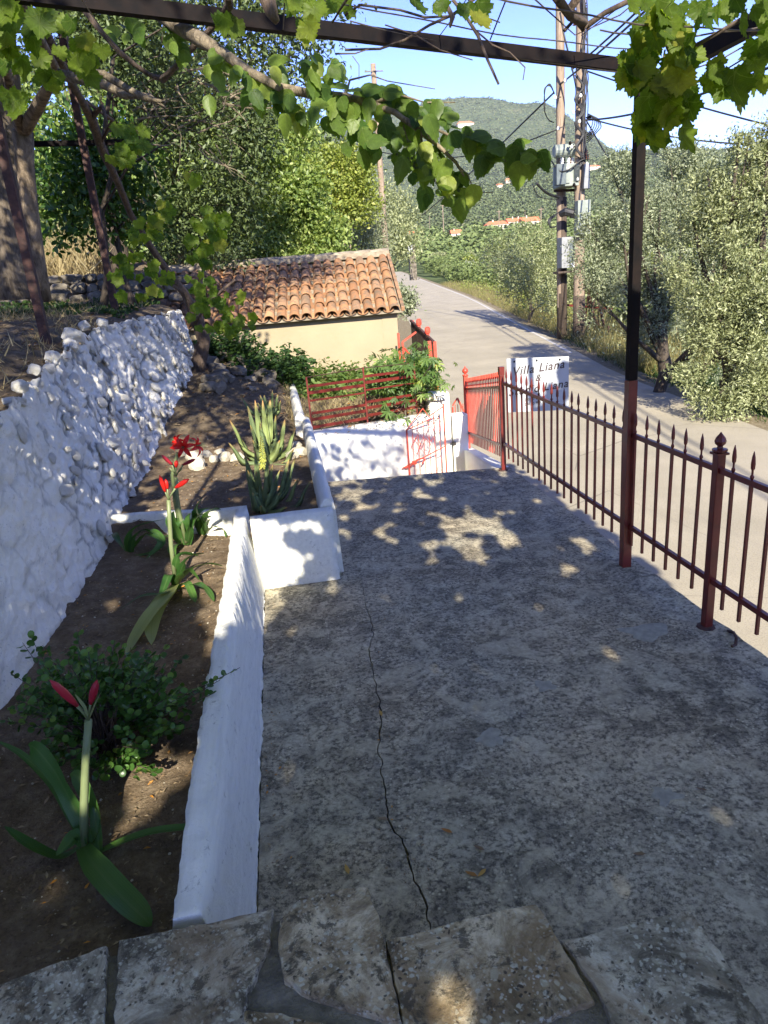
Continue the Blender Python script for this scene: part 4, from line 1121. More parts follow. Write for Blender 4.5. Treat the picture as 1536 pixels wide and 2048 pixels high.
mb = MB(); mb.bar(yg(-.02, zt(0)), yg(1.02, zt(1)), .04, .03); mb.build('top_rail', MAT['rust'], bg_)
# gate leaf stay/frames in front
f5 = thing('gate_leaf', 'plain red gate frame leaning against the corner of the cream outbuilding', 'gate', (2.15, 12.2, -1))
pa, pb, pc, pd = at(796, 666, 12.3), at(797, 740, 12.3), at(805, 684, 12.1), at(807, 735, 12.1)
mb = MB(); mb.bar((pa.x, 12.3, -.9), pa, .035); mb.build('post', MAT['red_bright'], f5)
mb = MB(); mb.bar((pc.x, 12.1, -.9), pc, .035); mb.build('post', MAT['red_bright'], f5)
mb = MB(); mb.bar(pc, at(832, 664, 12.1), .03); mb.build('brace', MAT['red_bright'], f5)
mb = MB(); mb.bar(at(808, 696, 12.1), at(835, 728, 12.0), .03); mb.build('brace', MAT['red_bright'], f5)
mb = MB(); mb.bar(at(858, 682, 11.3), V(at(870, 735, 11.3).x, 11.3, -.9), .055); mb.build('post', MAT['red_bright'], f5)

# ------------------------------------------------------------------ poles, transformer, cables
def pole(name_label, x, y, z0, z1, r0, r1, m='pole', lean=(0, 0), dark_to=None):
    p = thing('utility_pole', name_label, 'pole', (x, y, z0))
    n = 9; pts = [V(x + lean[0] * (i / n), y + lean[1] * (i / n), lerp(z0, z1, i / n)) for i in range(n + 1)]
    rad = [lerp(r0, r1, i / n) for i in range(n + 1)]
    mb = MB(); mb.tube(pts, rad, 12); mb.build('shaft', MAT[m], p, smooth=True)
    return p
PY = 30.0
ptop = at(1119, -120, PY); pb_ = at(1124, 680, PY)
p1 = pole('wooden utility pole carrying the cylindrical grey transformer, beside the road', pb_.x, PY, -1.2, ptop.z, .215, .155, 'pole', (ptop.x - pb_.x, 0))
mb = MB(); tt = V(pb_.x, PY, 0); mb.tube([(pb_.x, PY, -1.3), (pb_.x - .02, PY, at(1124, 395, PY).z)], [.225, .20], 12); mb.build('dark_sleeve', MAT['pole_dark'], p1, smooth=True)
p2b, p2t = at(1157, 700, PY - .8), at(1163, -140, PY - .8)
p2 = pole('taller weathered utility pole wound with black cables, right of its twin', p2b.x, PY - .8, -1.3, p2t.z, .24, .165, 'pole', (p2t.x - p2b.x, 0))
mb = MB(); mb.tube([(p2b.x, PY - .8, -1.35), (p2b.x + .01, PY - .8, at(1157, 590, PY).z)], [.255, .25], 12); mb.build('dark_sleeve', MAT['pole_dark'], p2, smooth=True)
tf = thing('transformer', 'grey transformer with a pale cylinder above ribbed cabinet, mounted between the twin poles', 'transformer', at(1128, 376, PY - .7))
def q(px, py, dy=.7): return at(px, py, PY - dy)
mb = MB(); a, b = q(1108, 303), q(1148, 300); mb.tube([a, a + (b - a) * .04, b - (b - a) * .04, b], [.20, .24, .24, .20], 16); mb.build('tank', MAT['enamel'], tf, smooth=False)
mb = MB(); a, b = q(1111, 303), q(1116, 303); mb.tube([a, b], [.25, .25], 16); mb.build('tank_band', MAT['enamel_dark'], tf)
def pbox(x0, y0, x1, y1, dep, m, name, parent, dy=.7, proud=0):
    a, b = q(x0, y1, dy), q(x1, y0, dy); c = (a + b) / 2; mb = MB(); mb.box((c.x, c.y - proud, c.z), (abs(b.x - a.x), dep, abs(b.z - a.z))); return mb.build(name, MAT[m], parent, bevel=.012)
pbox(1114, 330, 1149, 376, .9, 'enamel', 'cabinet', tf)
pbox(1102, 332, 1121, 374, .3, 'enamel_dark', 'side_cabinet', tf, proud=.45)
pbox(1121, 334, 1130, 370, .06, 'enamel', 'cover_plate', tf, proud=.47)
for i in range(7): pbox(1138 + i * 1.6, 335, 1138.8 + i * 1.6, 366, .12, 'enamel_dark', 'cooling_fin', tf, proud=.50)
for x in (1124, 1137, 1145):
    c = q(x, 331); mb = MB(); mb.lathe(c, [(.05, 0), (.09, .05), (.05, .09), (.09, .14), (.05, .18), (.08, .23), (.03, .3)], 8); mb.build('bushing', MAT['porcelain_w'], tf)
mb = MB(); mb.bar(q(1108, 382, .5), q(1150, 380, .5), .10, .10); mb.build('bracket', MAT['rust'], tf); mb = MB(); mb.bar(q(1140, 304, .7), q(1140, 332, .7), .08); mb.build('bracket', MAT['rust'], tf)
sbx = thing('meter_box', 'pale grey metal switch box on a shelf low on the transformer pole', 'electrical box', q(1131, 540))
pbox(1117, 474, 1142, 537, .5, 'steel_box', 'cabinet', sbx, .5, .1); pbox(1132, 484, 1141, 532, .05, 'enamel_dark', 'door', sbx, .5, .38)
pbox(1109, 541, 1143, 548, .6, 'pole_dark', 'shelf', sbx, .5, .1); pbox(1134, 524, 1141, 536, .03, 'porcelain_w', 'label_plate', sbx, .5, .42)
bx2 = thing('cable_box', 'light green-grey cable cabinet strapped to the taller pole', 'electrical box', q(1162, 430, .9))
pbox(1152, 400, 1178, 470, .35, 'enamel', 'cabinet', bx2, 1.2)
pbox(1166, 328, 1178, 378, .2, 'steel_box', 'conduit_cover', bx2, 1.2)
mb = MB(); mb.tube([q(1122, 428), q(1130, 424, .9), q(1144, 426, .9), q(1146, 436, .9)], [.14, .16, .16, .1], 8); tag(mb.build('lamp_housing', MAT['cable']), 'black hooded street lamp fitting on the dark base of the transformer pole', 'lamp')
for i, (x, y) in enumerate([(1168, 12), (1170, 22), (1171, 31), (1150, 45), (1172, 305), (1174, 314)]):
    c = q(x, y, 1.0); mb = MB(); mb.lathe(c, [(.04, -.1), (.10, -.08), (.05, -.04), (.10, 0), (.05, .04), (.10, .08), (.04, .1)], 8); mb.build('insulator', MAT['porcelain'], p2)
# brackets and bundles of clutter on both poles
rs = random.Random(31)
for i in range(15):
    y = 170 + i * 14 + rs.uniform(-4, 4); x = rs.choice([1122, 1128, 1150, 1156, 1170]); c = q(x, y, .9); d = q(x + rs.uniform(-16, 16), y + rs.uniform(-7, 7), 1.2)
    pp = rs.choice([p1, p2]); mb = MB(); mb.bar(c, d, .035); mb.build('bracket', MAT['wire'], pp); mb = MB(); mb.lathe(d, [(.05, -.06), (.07, 0), (.03, .07)], 6); mb.build('insulator', MAT[rs.choice(['porcelain_w', 'dark_steel', 'porcelain_w'])], pp)
def cable(pts, r, name='cable', label=None, parent=None, sub=6, m='cable', group=None):
    P = [Vector(p) for p in pts]; out = []
    for i in range(len(P) - 1):
        p0, p1_, p2_, p3 = P[max(i - 1, 0)], P[i], P[i + 1], P[min(i + 2, len(P) - 1)]
        for k in range(sub):
            t = k / sub; out.append(.5 * ((2 * p1_) + (-p0 + p2_) * t + (2 * p0 - 5 * p1_ + 4 * p2_ - p3) * t * t + (-p0 + 3 * p1_ - 3 * p2_ + p3) * t ** 3))
    out.append(P[-1]); mb = MB(); mb.tube(out, r, 5); o = mb.build(name, MAT[m], parent, smooth=True)
    if label: tag(o, label, 'cable', group)
    return o
for k in range(6):
    pts = [q(1168 + rs.uniform(-4, 10), y + rs.uniform(-8, 8), 1.2) for y in range(-60, 370, 55)]; cable(pts, .022, parent=p2)
for k in range(5):
    pts = [q(1152 + 14 * (i % 2) + rs.uniform(-3, 3), 150 + i * 24, 1.2) for i in range(9)]; cable(pts, .03, parent=p2)
for k in range(5):
    x = 1178 + k * 4; pts = [q(1176, 235, 1.2), q(x, 228 + 2 * k, 1.4), q(x + 8, 240 + 3 * k, 1.4), q(x + 2, 262, 1.4), q(1174, 270 + 4 * k, 1.2)]; cable(pts, .022, parent=p2)
for k in range(3):
    pts = [q(1109, 188, .8), q(1100, 168 + 2 * k, .8), q(1091 - k, 178, .8), q(1088 + k, 205, .8), q(1090, 225, .8), q(1098, 240, .8), q(1108, 245, .8)]; cable(pts, .02, parent=p1)
cable([q(1118, 395), q(1098, 388, 1), q(1084, 378, 1.2), q(1073, 366, 1.4)], .05, parent=p1); cable([q(1118, 398), q(1095, 398, 1), q(1075, 390, 1.2), q(1066, 370, 1.4)], .018, parent=p1)
cable([q(1103, 322, 1), q(1120, 342, 1.3), q(1140, 338, 1.3), q(1160, 322, 1.3), q(1170, 318, 1.3)], .03, parent=p2)
for k in range(4): cable([q(1117, 425), q(1102 - k * 2, 440, .9), q(1100 + k, 455, .9), q(1112, 452, .9)], .02, parent=p1)
cable([q(1120, 25, .9), q(1128, 70, 1.2), q(1140, 120, 1.2), q(1152, 175, 1.2), q(1150, 200, 1.2)], .035, parent=p2)
def span(a, b, sag, r, label): 
    pts = []
    for k in range(13):
        t = k / 12; p = a.lerp(b, t); p.z -= sag * 4 * t * (1 - t); pts.append(p)
    return cable(pts, r, 'overhead_cable', label, sub=2)
span(q(1168, 140), at(1610, 268, 22), .1, .03, 'upper overhead cable running from the twin poles to the right behind the vine')
span(q(1172, 235), at(1620, 290, 24), .3, .03, 'lower overhead cable running right from the twin poles toward the olives')
span(q(1170, 240), at(1640, 90, 14), .3, .035, 'thick twisted overhead cable rising right from the coiled loops on the pole')
span(q(1108, 185), at(700, 520, 95), 1.0, .035, 'overhead cable dropping left from the transformer pole toward the valley')
span(q(1112, 260), at(660, 262, 44), 1.2, .025, 'thin overhead cable running left across the mountain')
span(q(1172, 240), at(1232, 345, 26), .0, .03, 'stay cable slanting down right from the taller pole into the olive crown')
span(V(p2t.x, PY, 9.5), V(5.2, -12, 9.0), .8, .035, 'overhead cable passing above the road, upper of the pair')
span(V(p2t.x - .5, PY, 9.0), V(4.8, -12, 8.4), .8, .035, 'overhead cable passing above the road, lower of the pair')
lp0, lp1 = at(772, 512, 34), at(746, 128, 34)
p3 = pole('pale bare wooden pole rising behind the outbuilding roof', lp0.x, 34, -.9, lp1.z, .17, .11, 'pole', (lp1.x - lp0.x, 0))
for k, x in enumerate((.0, .12)):
    mb = MB(); mb.bar(lp1 + V(-.4, -.1, -.3 - k * .8), lp1 + V(.4, -.1, -.3 - k * .8), .04); mb.build('step_iron', MAT['wire'], p3)
for i, (x, yb, yt, Y) in enumerate([(888, 478, 408, 190), (998, 470, 420, 220), (1082, 473, 415, 230), (859, 480, 432, 210), (925, 462, 430, 240), (1050, 450, 420, 260)]):
    a = onterr(x, yb); Y = a.y; b = at(x - 3 if i == 0 else x, yt, Y)
    p = thing('distant_pole', ['leaning grey wooden pole in the valley left of the red roofs', 'utility pole with crossarm standing before the left long red roof', 'utility pole with crossarm at the right end of the red roofs', 'thin pole farthest left in the valley', 'thin pole behind the small red-roofed house', 'thin pole above the middle red roof'][i], 'pole', a)
    mb = MB(); mb.tube([a - V(0, 0, 3), b], [.30 if i < 3 else .16, .22 if i < 3 else .12], 6); mb.build('shaft', MAT['pole'], p)
    if i in (1, 2, 0):
        mb = MB(); mb.bar(b + V(-1.6, 0, -.9), b + V(1.6, 0, -.9), .22); mb.build('crossarm', MAT['pole'], p)

# ------------------------------------------------------------------ distant houses
HOUSES = []
def house(label, px, py, wpx, hpx, Y, ridge_dir=0, chim=1):
    HOUSES.append((px, py, wpx, hpx))
    c = onterr(px, py + hpx * .8); Y = c.y; c = at(px, py, Y); s = Y / FPX; W = wpx * s; Hh = hpx * s; D = W * .6
    h = thing('distant_house', label, 'house', c)
    mb = MB(); mb.box((c.x, c.y + D / 2, c.z - 2.5), (W, D, Hh * .55 + 5)); mb.build('wall', MAT['house_wall'], h)
    z0 = c.z + Hh * .27; rz = Hh * .62
    x0, x1 = c.x - W * .55, c.x + W * .55; y0, y1 = c.y - .4, c.y + D + .4; ym = (y0 + y1) / 2
    mb = MB(); hip = D * .35 if ridge_dir == 0 else 0
    mb.add([(x0, y0, z0), (x1, y0, z0), (x1, y1, z0), (x0, y1, z0), (x0 + hip, ym, z0 + rz), (x1 - hip, ym, z0 + rz)], [(0, 1, 5, 4), (1, 2, 5), (2, 3, 4, 5), (3, 0, 4), (3, 2, 1, 0)])
    rf = mb.build('roof', MAT['house_roof'], h)
    for k in range(chim):
        mb = MB(); mb.box((lerp(x0, x1, .35 + .3 * k), ym - .3, z0 + rz * .95), (W * .05, W * .05, rz * .9)); mb.build('chimney', MAT['house_wall'], rf)
    nw = max(1, int(W / 4))
    for k in range(nw):
        xx = c.x - W / 2 + (k + .5) * W / nw; mb = MB(); mb.box((xx, c.y - .02, c.z - .1), (1.0, .1, 1.4)); mb.build('window', MAT['glass'], h)
    return h
house('small orange-roofed house standing alone lowest in the valley', 913, 470, 20, 11, 200, 1)
house('left house of the red-roofed row, partly behind a pole', 997, 452, 44, 11, 240)
house('middle house of the red-roofed row in the valley', 1034, 446, 34, 11, 236, 1, 2)
house('right house of the red-roofed row with pale gable', 1062, 446, 34, 13, 236, 1, 1)
house('pale house with orange roof on the slope above the row', 1018, 363, 12, 7, 640, 0, 0)
house('low pale house just left of the one on the slope', 1000, 371, 14, 4, 640, 0, 0)
house('pale house on the mountain foot right of the poles', 1188, 335, 26, 6, 900, 0, 0)
house('cream village house on the mountain flank, left cluster', 735, 272, 26, 6, 1500, 0, 0)
house('larger cream village house on the mountain flank behind the mulberry', 932, 250, 30, 9, 1500, 0, 0)
house('cream village house right of the larger one on the flank', 960, 268, 22, 6, 1500, 0, 0)
house('orange-roofed house peeping over the bush beyond the outbuilding', 822, 470, 18, 8, 150, 0, 0)
gp_ = thing('gate_post', 'old grey masonry post on the far road edge with a sign plate', 'post', at(824, 545, 60)); c = at(824, 512, 60)
mb = MB(); mb.box((c.x, 60, c.z - .5), (.55, .5, 2.8)); mb.build('shaft', MAT['stone'], gp_)
mb = MB(); mb.box((c.x - .25, 59.7, c.z + .5), (.5, .05, .7)); mb.build('plate', MAT['sign'], gp_)

# wire fence along the verge
vf = thing('wire_fence', 'wire fence on thin posts along the dry verge right of the road', 'fence', (redge(36) + 1.2, 36, road_z(36)))
yy = 22; prev = None
rs = random.Random(9)
while yy < 110:
    x = redge(yy) + 1.7 + yy * .01; z = terr(x, yy) ; mb = MB(); mb.bar((x, yy, z - .2), (x + rs.uniform(-.08, .08), yy, z + 1.25), .05); mb.build('fence_post', MAT['rust'], vf)
    if prev:
        mb = MB()
        for dz in (.5, .85, 1.15): mb.bar((prev[0], prev[1], prev[2] + dz), (x, yy, z + dz), .012)
        mb.build('fence_wire', MAT['wire'], vf)
    prev = (x, yy, z); yy += rs.uniform(2.2, 3.2)
# red lattice machine under the olive
rm = thing('farm_implement', 'rusty red lattice farm implement parked behind the poles under the trees', 'implement', at(1190, 660, 31))
rs = random.Random(44)
for i in range(9):
    a, b = at(1168 + rs.uniform(0, 45), 560 + rs.uniform(0, 95), 31 + rs.uniform(-.5, .5)), at(1168 + rs.uniform(0, 50), 590 + rs.uniform(0, 80), 31 + rs.uniform(-.5, .5))
    mb = MB(); mb.bar(a, b, .06); mb.build('strut', MAT['rust'], rm)
for i in range(5):
    mb = MB(); mb.bar(at(1168 + i * 9, 555, 31), at(1170 + i * 9, 665, 31), .05); mb.build('tine', MAT['rust'], rm)
mb = MB(); mb.bar(at(1130, 610, 31), at(1225, 618, 31), .09); mb.bar(at(1165, 575, 31), at(1205, 572, 31), .08); mb.build('beam', MAT['red'], rm)

# ------------------------------------------------------------------ trees and bushes
def tree(name, label, cat, blobs, base, fork, r0, n, leaf, mat, bark='bark', tmpl=RHOMB, width=.5, tw=14, spread=.16, seed=0, shell=.45, up=.3, group=None, nsub=1, sub=0):
    root = thing(name, label, cat, base, group)
    if sub:
        bb = []
        for i, (c, r) in enumerate(blobs): bb += blob_fill(c, r, sub, seed * 17 + i)
    else: bb = blobs
    if r0:
        mb = MB(); limbs(mb, base, fork, r0, [(Vector(c), r) for c, r in blobs], seed, nsub); mb.build('trunk', MAT[bark], root, smooth=True)
    p, d, col = crown_points(bb, n, tw, spread, seed, shell)
    me = leaves('crown', p - np.array(base)[None], leaf, tmpl, MAT[mat], width, d, up, .4, seed, attr_by=col, normal_to=OUTW[0] * .8)
    link('crown', me, root)
    return root
def B(px, py, rpx, Y, sz=1.0, sy=1.0):
    c = at(px, py, Y); r = rpx * Y / FPX; return (tuple(c), (r, r * sy, r * sz))
def gz(x, y): return terr(x, y)

# left side, beyond the upper garden
tree('evergreen_tree', 'large dark evergreen tree filling the middle left above the retaining wall', 'tree',
     [B(400, 330, 110, 15), B(300, 190, 120, 14), B(480, 200, 100, 15), B(430, 440, 80, 15.5), B(250, 60, 120, 14), B(330, 420, 60, 15)],
     (-2.9, 15.2, 2.2), (-2.9, 15.4, 4.4), .22, 26000, .10, 'f_dark', 'bark_dark', width=.42, spread=.17, seed=1, nsub=6, sub=4)
tree('evergreen_tree', 'overhanging dark branches with sky between them at the top centre', 'tree',
     [B(565, 50, 75, 10.3), B(440, 30, 100, 10), B(500, -60, 120, 10), B(615, 130, 42, 10.3), B(525, 170, 55, 10.5), B(330, 150, 60, 10)],
     (-2.6, 11.6, 2.0), (-1.7, 11.0, 5.2), .05, 6500, .075, 'f_dark', 'bark_dark', width=.45, spread=.20, seed=11, nsub=9)
tree('leafy_tree', 'bright green sunlit tree behind the outbuilding roof', 'tree',
     [B(560, 330, 85, 18.6), B(630, 400, 70, 18.6), B(520, 420, 75, 18.2), B(600, 460, 55, 18.2), B(480, 330, 70, 18.6), B(650, 470, 45, 18), B(590, 270, 50, 18.6)],
     (-.2, 18.6, 1.4), (-.2, 18.7, 3.2), .12, 20000, .11, 'f_bright', 'bark', width=.55, spread=.16, seed=2, tmpl=RHOMB, nsub=3, sub=4)
tree('leafy_tree', 'yellow-green rounded tree just left of the bare wooden pole', 'tree',
     [B(690, 350, 50, 25), B(710, 400, 45, 25), B(668, 400, 45, 25), B(655, 330, 35, 25), B(715, 350, 30, 25)],
     (2.3, 25.5, .6), (2.3, 25.5, 3.2), .14, 12000, .11, 'f_yellow', 'bark_pale', width=.6, spread=.16, seed=3, tw=18)
tree('olive_tree', 'grey-green olive tree under the yellow-green tree, behind the roof', 'tree',
     [B(700, 470, 45, 27), B(745, 480, 38, 28), B(650, 490, 40, 26), B(735, 430, 35, 28)], (3.0, 27, .4), (3.0, 27, 2.2), .16, 8000, .11, 'f_olive', 'bark_dark', width=.35, seed=4)
tree('olive_tree', 'pale olive tree on the left roadside just right of the bare wooden pole', 'tree',
     [B(800, 430, 38, 52), B(792, 480, 38, 50), B(775, 400, 34, 55), B(815, 490, 25, 50), B(760, 450, 36, 55)], (8.4, 52, .4), (8.4, 52, 3), .25, 7000, .22, 'f_olive2', 'bark_dark', width=.4, spread=.4, seed=5)
cz = upper_z(-3.5, 11.8)
tree('citrus_tree', 'young citrus tree with glossy dark leaves on a thin trunk in the upper garden', 'tree',
     [B(190, 400, 75, 12), B(140, 340, 70, 12), B(240, 330, 70, 12), B(270, 410, 55, 12.4), B(190, 300, 60, 12), B(120, 430, 45, 12)],
     (at(258, 575, 12).x, 12, cz), tuple(at(232, 465, 12)), .06, 5200, .10, 'f_citrus', 'bark_dark', tmpl=OVAL, width=.62, tw=9, spread=.15, seed=6)
# background row that closes the view on the left
for i, (px, py, r, Y, mt, lab) in enumerate([(60, 330, 190, 27, 'f_bright', 'sunlit bushy tree far left behind the citrus tree'), (240, 330, 170, 28, 'f_bright', 'bright bushy tree behind the citrus and the garden frame bar'),
        (420, 380, 150, 30, 'f_yellow', 'pale green bushy tree behind the dark evergreen'), (560, 420, 120, 32, 'f_bright', 'bushy tree behind the sunlit tree over the roof'), (120, 100, 230, 30, 'f_dark', 'tall dark tree closing the top left corner'), (420, 60, 220, 31, 'f_dark', 'tall dark tree behind the upper branches of the evergreen')]):
    c = at(px, py, Y); rr = r * Y / FPX
    tree('bushy_tree', lab, 'tree', [(tuple(c), (rr, rr * .6, rr))] + [(tuple(c + V(rr * .5, 0, -rr * .6)), (rr * .6, rr * .5, rr * .5)), (tuple(c + V(-rr * .5, 0, -rr * .6)), (rr * .6, rr * .5, rr * .5))],
         (c.x, c.y + .5, gz(c.x, c.y)), (c.x, c.y + .3, c.z - rr * .5), .2, 9500, .24, mt, 'bark_dark', width=.5, spread=.45, seed=20 + i, sub=4)
# shrubs low behind the building
for i, (px, py, r, Y, mt, lab) in enumerate([(530, 500, 45, 17.8, 'f_bright', 'leafy shrub behind the left half of the tiled roof'), (450, 520, 40, 17.5, 'weed', 'low pale shrub at the left end of the roof'), (630, 500, 40, 18.5, 'f_bright', 'green shrub behind the roof ridge centre'),
        (360, 500, 45, 17, 'f_dark', 'dark shrub above the end of the retaining wall'), (150, 500, 55, 17, 'f_dark', 'dark shrub behind the citrus trunk'), (30, 480, 60, 18, 'f_dark', 'dark shrub behind the big pale trunk'), (800, 600, 16, 20, 'f_olive', 'small grey shrub at the roadside right of the roof corner')]):
    c = at(px, py, Y); rr = r * Y / FPX
    tree('shrub', lab, 'shrub', [(tuple(c), (rr * 1.3, rr, rr)), (tuple(c + V(rr * .8, 0, -rr * .4)), (rr * .8, rr * .7, rr * .7))], (c.x, c.y, c.z - rr), (c.x, c.y, c.z), .03, 3000, .09, mt, 'bark_dark', width=.5, seed=40 + i)

# big pale trunk and the mulberry with its fork on the far left
def trunk_px(mb, pts, n=10, wob=.06):
    mb.tube([at(x, y, Y) for x, y, Y, r in pts], [r * Y / FPX for x, y, Y, r in pts], n, wob=wob)
bt = thing('old_tree', 'massive old tree with pale flaking trunk at the far left edge', 'tree', at(20, 585, 9.6))
mb = MB(); trunk_px(mb, [(22, 600, 9.6, 56), (10, 540, 9.6, 47), (2, 440, 9.6, 46), (-8, 300, 9.6, 44), (-20, 150, 9.5, 42), (-40, -80, 9.2, 40)], 14, .09); mb.build('trunk', MAT['bark'], bt, smooth=True)
p, d, col = crown_points([((-4.8, 5.6, 5.9), (2.4, 2.6, 1.0)), ((-2.8, 4.6, 5.6), (1.5, 1.6, .6)), ((-1.3, 3.6, 5.2), (1.2, 1.4, .5)), ((-4.6, 1.2, 6.4), (2.6, 2.6, 1.2)), ((-1.9, 7.9, 5.7), (1.5, 1.3, .5)), ((-2.1, 7.6, 5.5), (1.5, 1.2, .4)), ((-1.75, 8.2, 5.6), (1.2, 1.2, .4)), ((-1.5, 7.2, 5.4), (.9, .9, .3)), ((-2.3, 8.8, 5.9), (1.5, .9, .4)), ((-1.6, 6.4, 5.2), (.9, .8, .3)), ((-1.7, 8.9, 5.8), (1.1, .8, .3)), ((.25, -.5, 5.6), (1.1, 1.0, .35)), ((-.9, .9, 5.9), (1.0, 1.2, .4)), ((-2.3, 1.6, 5.4), (1.3, 2.6, .7)), ((-3.5, -2.2, 6.6), (1.5, 3, 1.0)), ((-6.5, 4, 5.5), (2, 3, 1.6))], 24000, 14, .24, 61, .3)  # unseen lobes above the frame, added to shade wall, beds and shed roof
link('crown', leaves('crown', p - np.array(bt.location)[None], .12, RHOMB, MAT['f_dark'], .6, d, .5, .4, 61, attr_by=col), bt)
mt_ = thing('mulberry_tree', 'mulberry tree with mottled forked trunk, its long leafy branch crossing the view', 'tree', at(80, 590, 8.2))
mb = MB(); trunk_px(mb, [(85, 600, 8.2, 16), (74, 520, 8.1, 14), (60, 420, 8.0, 14), (50, 330, 7.9, 15), (46, 262, 7.8, 17)], 9)
trunk_px(mb, [(46, 265, 7.8, 12), (28, 215, 7.4, 9), (15, 150, 6.9, 8), (-10, 60, 6.0, 7)], 7)
trunk_px(mb, [(48, 262, 7.8, 12), (75, 215, 7.2, 11), (98, 172, 6.5, 9), (110, 130, 6.0, 7), (70, 60, 5.2, 8), (30, -20, 4.6, 8)], 7)
mb.build('trunk', MAT['bark_pale'], mt_, smooth=True)
mb = MB()
trunk_px(mb, [(30, -20, 4.6, 12), (180, -10, 4.4, 10), (290, 12, 4.1, 9), (345, 48, 3.9, 11), (400, 78, 3.75, 12), (450, 110, 3.6, 9), (500, 145, 3.5, 8), (560, 175, 3.4, 8), (620, 187, 3.35, 8), (690, 193, 3.3, 7), (740, 207, 3.25, 7)], 7, .10)
trunk_px(mb, [(740, 207, 3.25, 6), (790, 225, 3.2, 5.5), (840, 262, 3.15, 5), (880, 295, 3.1, 4), (912, 325, 3.08, 3), (928, 352, 3.05, 2)], 6, .1)
for q_ in ([(740, 207, 3.25, 4), (800, 190, 3.2, 2.5), (850, 205, 3.2, 1.5), (910, 205, 3.15, 1)], [(805, 235, 3.2, 3), (880, 262, 3.1, 2.5), (960, 300, 3.05, 2), (1010, 322, 3.0, 2), (1070, 310, 3.0, 1.5)],
           [(840, 265, 3.15, 2.5), (852, 330, 3.12, 1.6), (880, 380, 3.1, 1)], [(690, 193, 3.3, 3), (700, 160, 3.3, 2), (740, 150, 3.25, 1.3), (775, 162, 3.2, 1), (870, 178, 3.2, .8)],
           [(800, 232, 3.2, 2), (815, 280, 3.2, 1.4), (850, 300, 3.2, 1)], [(905, 320, 3.1, 2), (935, 350, 3.1, 1.4), (950, 385, 3.1, 1.1), (985, 385, 3.1, .8)],
           [(120, 150, 5.5, 9), (200, 165, 5.2, 8), (250, 190, 5, 7), (300, 193, 4.9, 5), (330, 215, 4.8, 2)], [(100, 45, 4.6, 4), (150, 90, 4.5, 3), (200, 130, 4.4, 2)],
           [(150, 140, 4.9, 6), (210, 150, 4.8, 7), (260, 180, 4.7, 6), (290, 195, 4.6, 6), (330, 205, 4.5, 2.5)]): trunk_px(mb, q_, 5, .08)
br = mb.build('branch', MAT['branch'], mt_, smooth=True)

LEAFOBJ = {}
def leafmeshes(kind, tmpls, m):
    if kind not in LEAFOBJ:
        LEAFOBJ[kind] = [np_mesh('leaf', v, f, MAT[m], smooth=False) for v, f in tmpls]
    return LEAFOBJ[kind]
def hang(kind, tmpls, m, parent, pos, size, point, facing, rs):
    """one leaf object; point: direction of its tip; facing: direction its face looks"""
    me = rs.choice(leafmeshes(kind, tmpls, m))
    y = Vector(point).normalized(); z = Vector(facing); x = y.cross(z).normalized(); z = x.cross(y)
    M = Matrix((x, y, z)).transposed(); o = link('leaf', me, parent, Vector(pos) - porg(parent), M.to_euler(), (size * rs.uniform(.85, 1.1),) * 3)
    return o
rs = random.Random(77)
def rvec(s=1.0): return V(rs.gauss(0, s), rs.gauss(0, s), rs.gauss(0, s))
nleaf = 0
mulb_spots = []
for (x, y, Y, n, spx, spy) in [(430, 130, 3.6, 5, 40, 25), (460, 175, 3.5, 7, 45, 35), (540, 205, 3.45, 10, 45, 30), (590, 150, 3.4, 7, 55, 25), (600, 235, 3.4, 7, 30, 25), (650, 215, 3.35, 12, 45, 40), (640, 150, 3.3, 8, 40, 25), (700, 210, 3.3, 10, 35, 45), (745, 235, 3.25, 11, 35, 40),
        (710, 280, 3.25, 4, 25, 25), (745, 300, 3.2, 4, 20, 20), (790, 210, 3.2, 8, 35, 25), (830, 250, 3.2, 10, 40, 30), (880, 240, 3.15, 8, 40, 25), (800, 300, 3.2, 7, 25, 28), (835, 340, 3.15, 9, 40, 28), (880, 330, 3.12, 8, 35, 30), (925, 290, 3.1, 8, 30, 25), (910, 380, 3.1, 6, 22, 26), (915, 410, 3.1, 3, 12, 12), (960, 285, 3.1, 6, 25, 20), (985, 320, 3.05, 5, 25, 20),
        (1030, 310, 3.02, 6, 25, 16), (1070, 325, 3.0, 6, 20, 20), (1060, 345, 3.0, 4, 25, 15), (860, 395, 3.12, 2, 18, 10), (948, 392, 3.1, 2, 8, 8), (270, 65, 4.1, 4, 25, 25), (340, 75, 4.0, 4, 25, 20), (350, 115, 3.9, 4, 25, 18), (230, 70, 4.4, 2, 12, 18)]:
    for k in range(int(n * 1.3 + .5)):
        px, py = x + rs.uniform(-1, 1) * spx, y + rs.uniform(-1, 1) * spy
        tipdir = V(rs.uniform(-.55, .55), rs.uniform(-.5, .3), -1) if rs.random() < .8 else V(rs.uniform(-1, 1), -.4, -.2)
        hang('mulb', MULB, 'mulb', br, at(px, py - 16, Y + rs.uniform(-.12, .12)), rs.uniform(.06, .105), tipdir, V(rs.uniform(-.8, .8), -1, rs.uniform(.1, .9)), rs); nleaf += 1
# small green berries
be = MB()
for k in range(60):
    x, y = rs.choice([(815, 292), (850, 322), (905, 395), (835, 330), (870, 300)]); c = at(x + rs.gauss(0, 14), y + rs.gauss(0, 10), 3.12); be.lathe(c, [(.001, -.006), (.006, -.003), (.006, .003), (.001, .006)], 5)
o = be.build('berries', MAT['f_dark'], br); tag(o, kind='stuff')

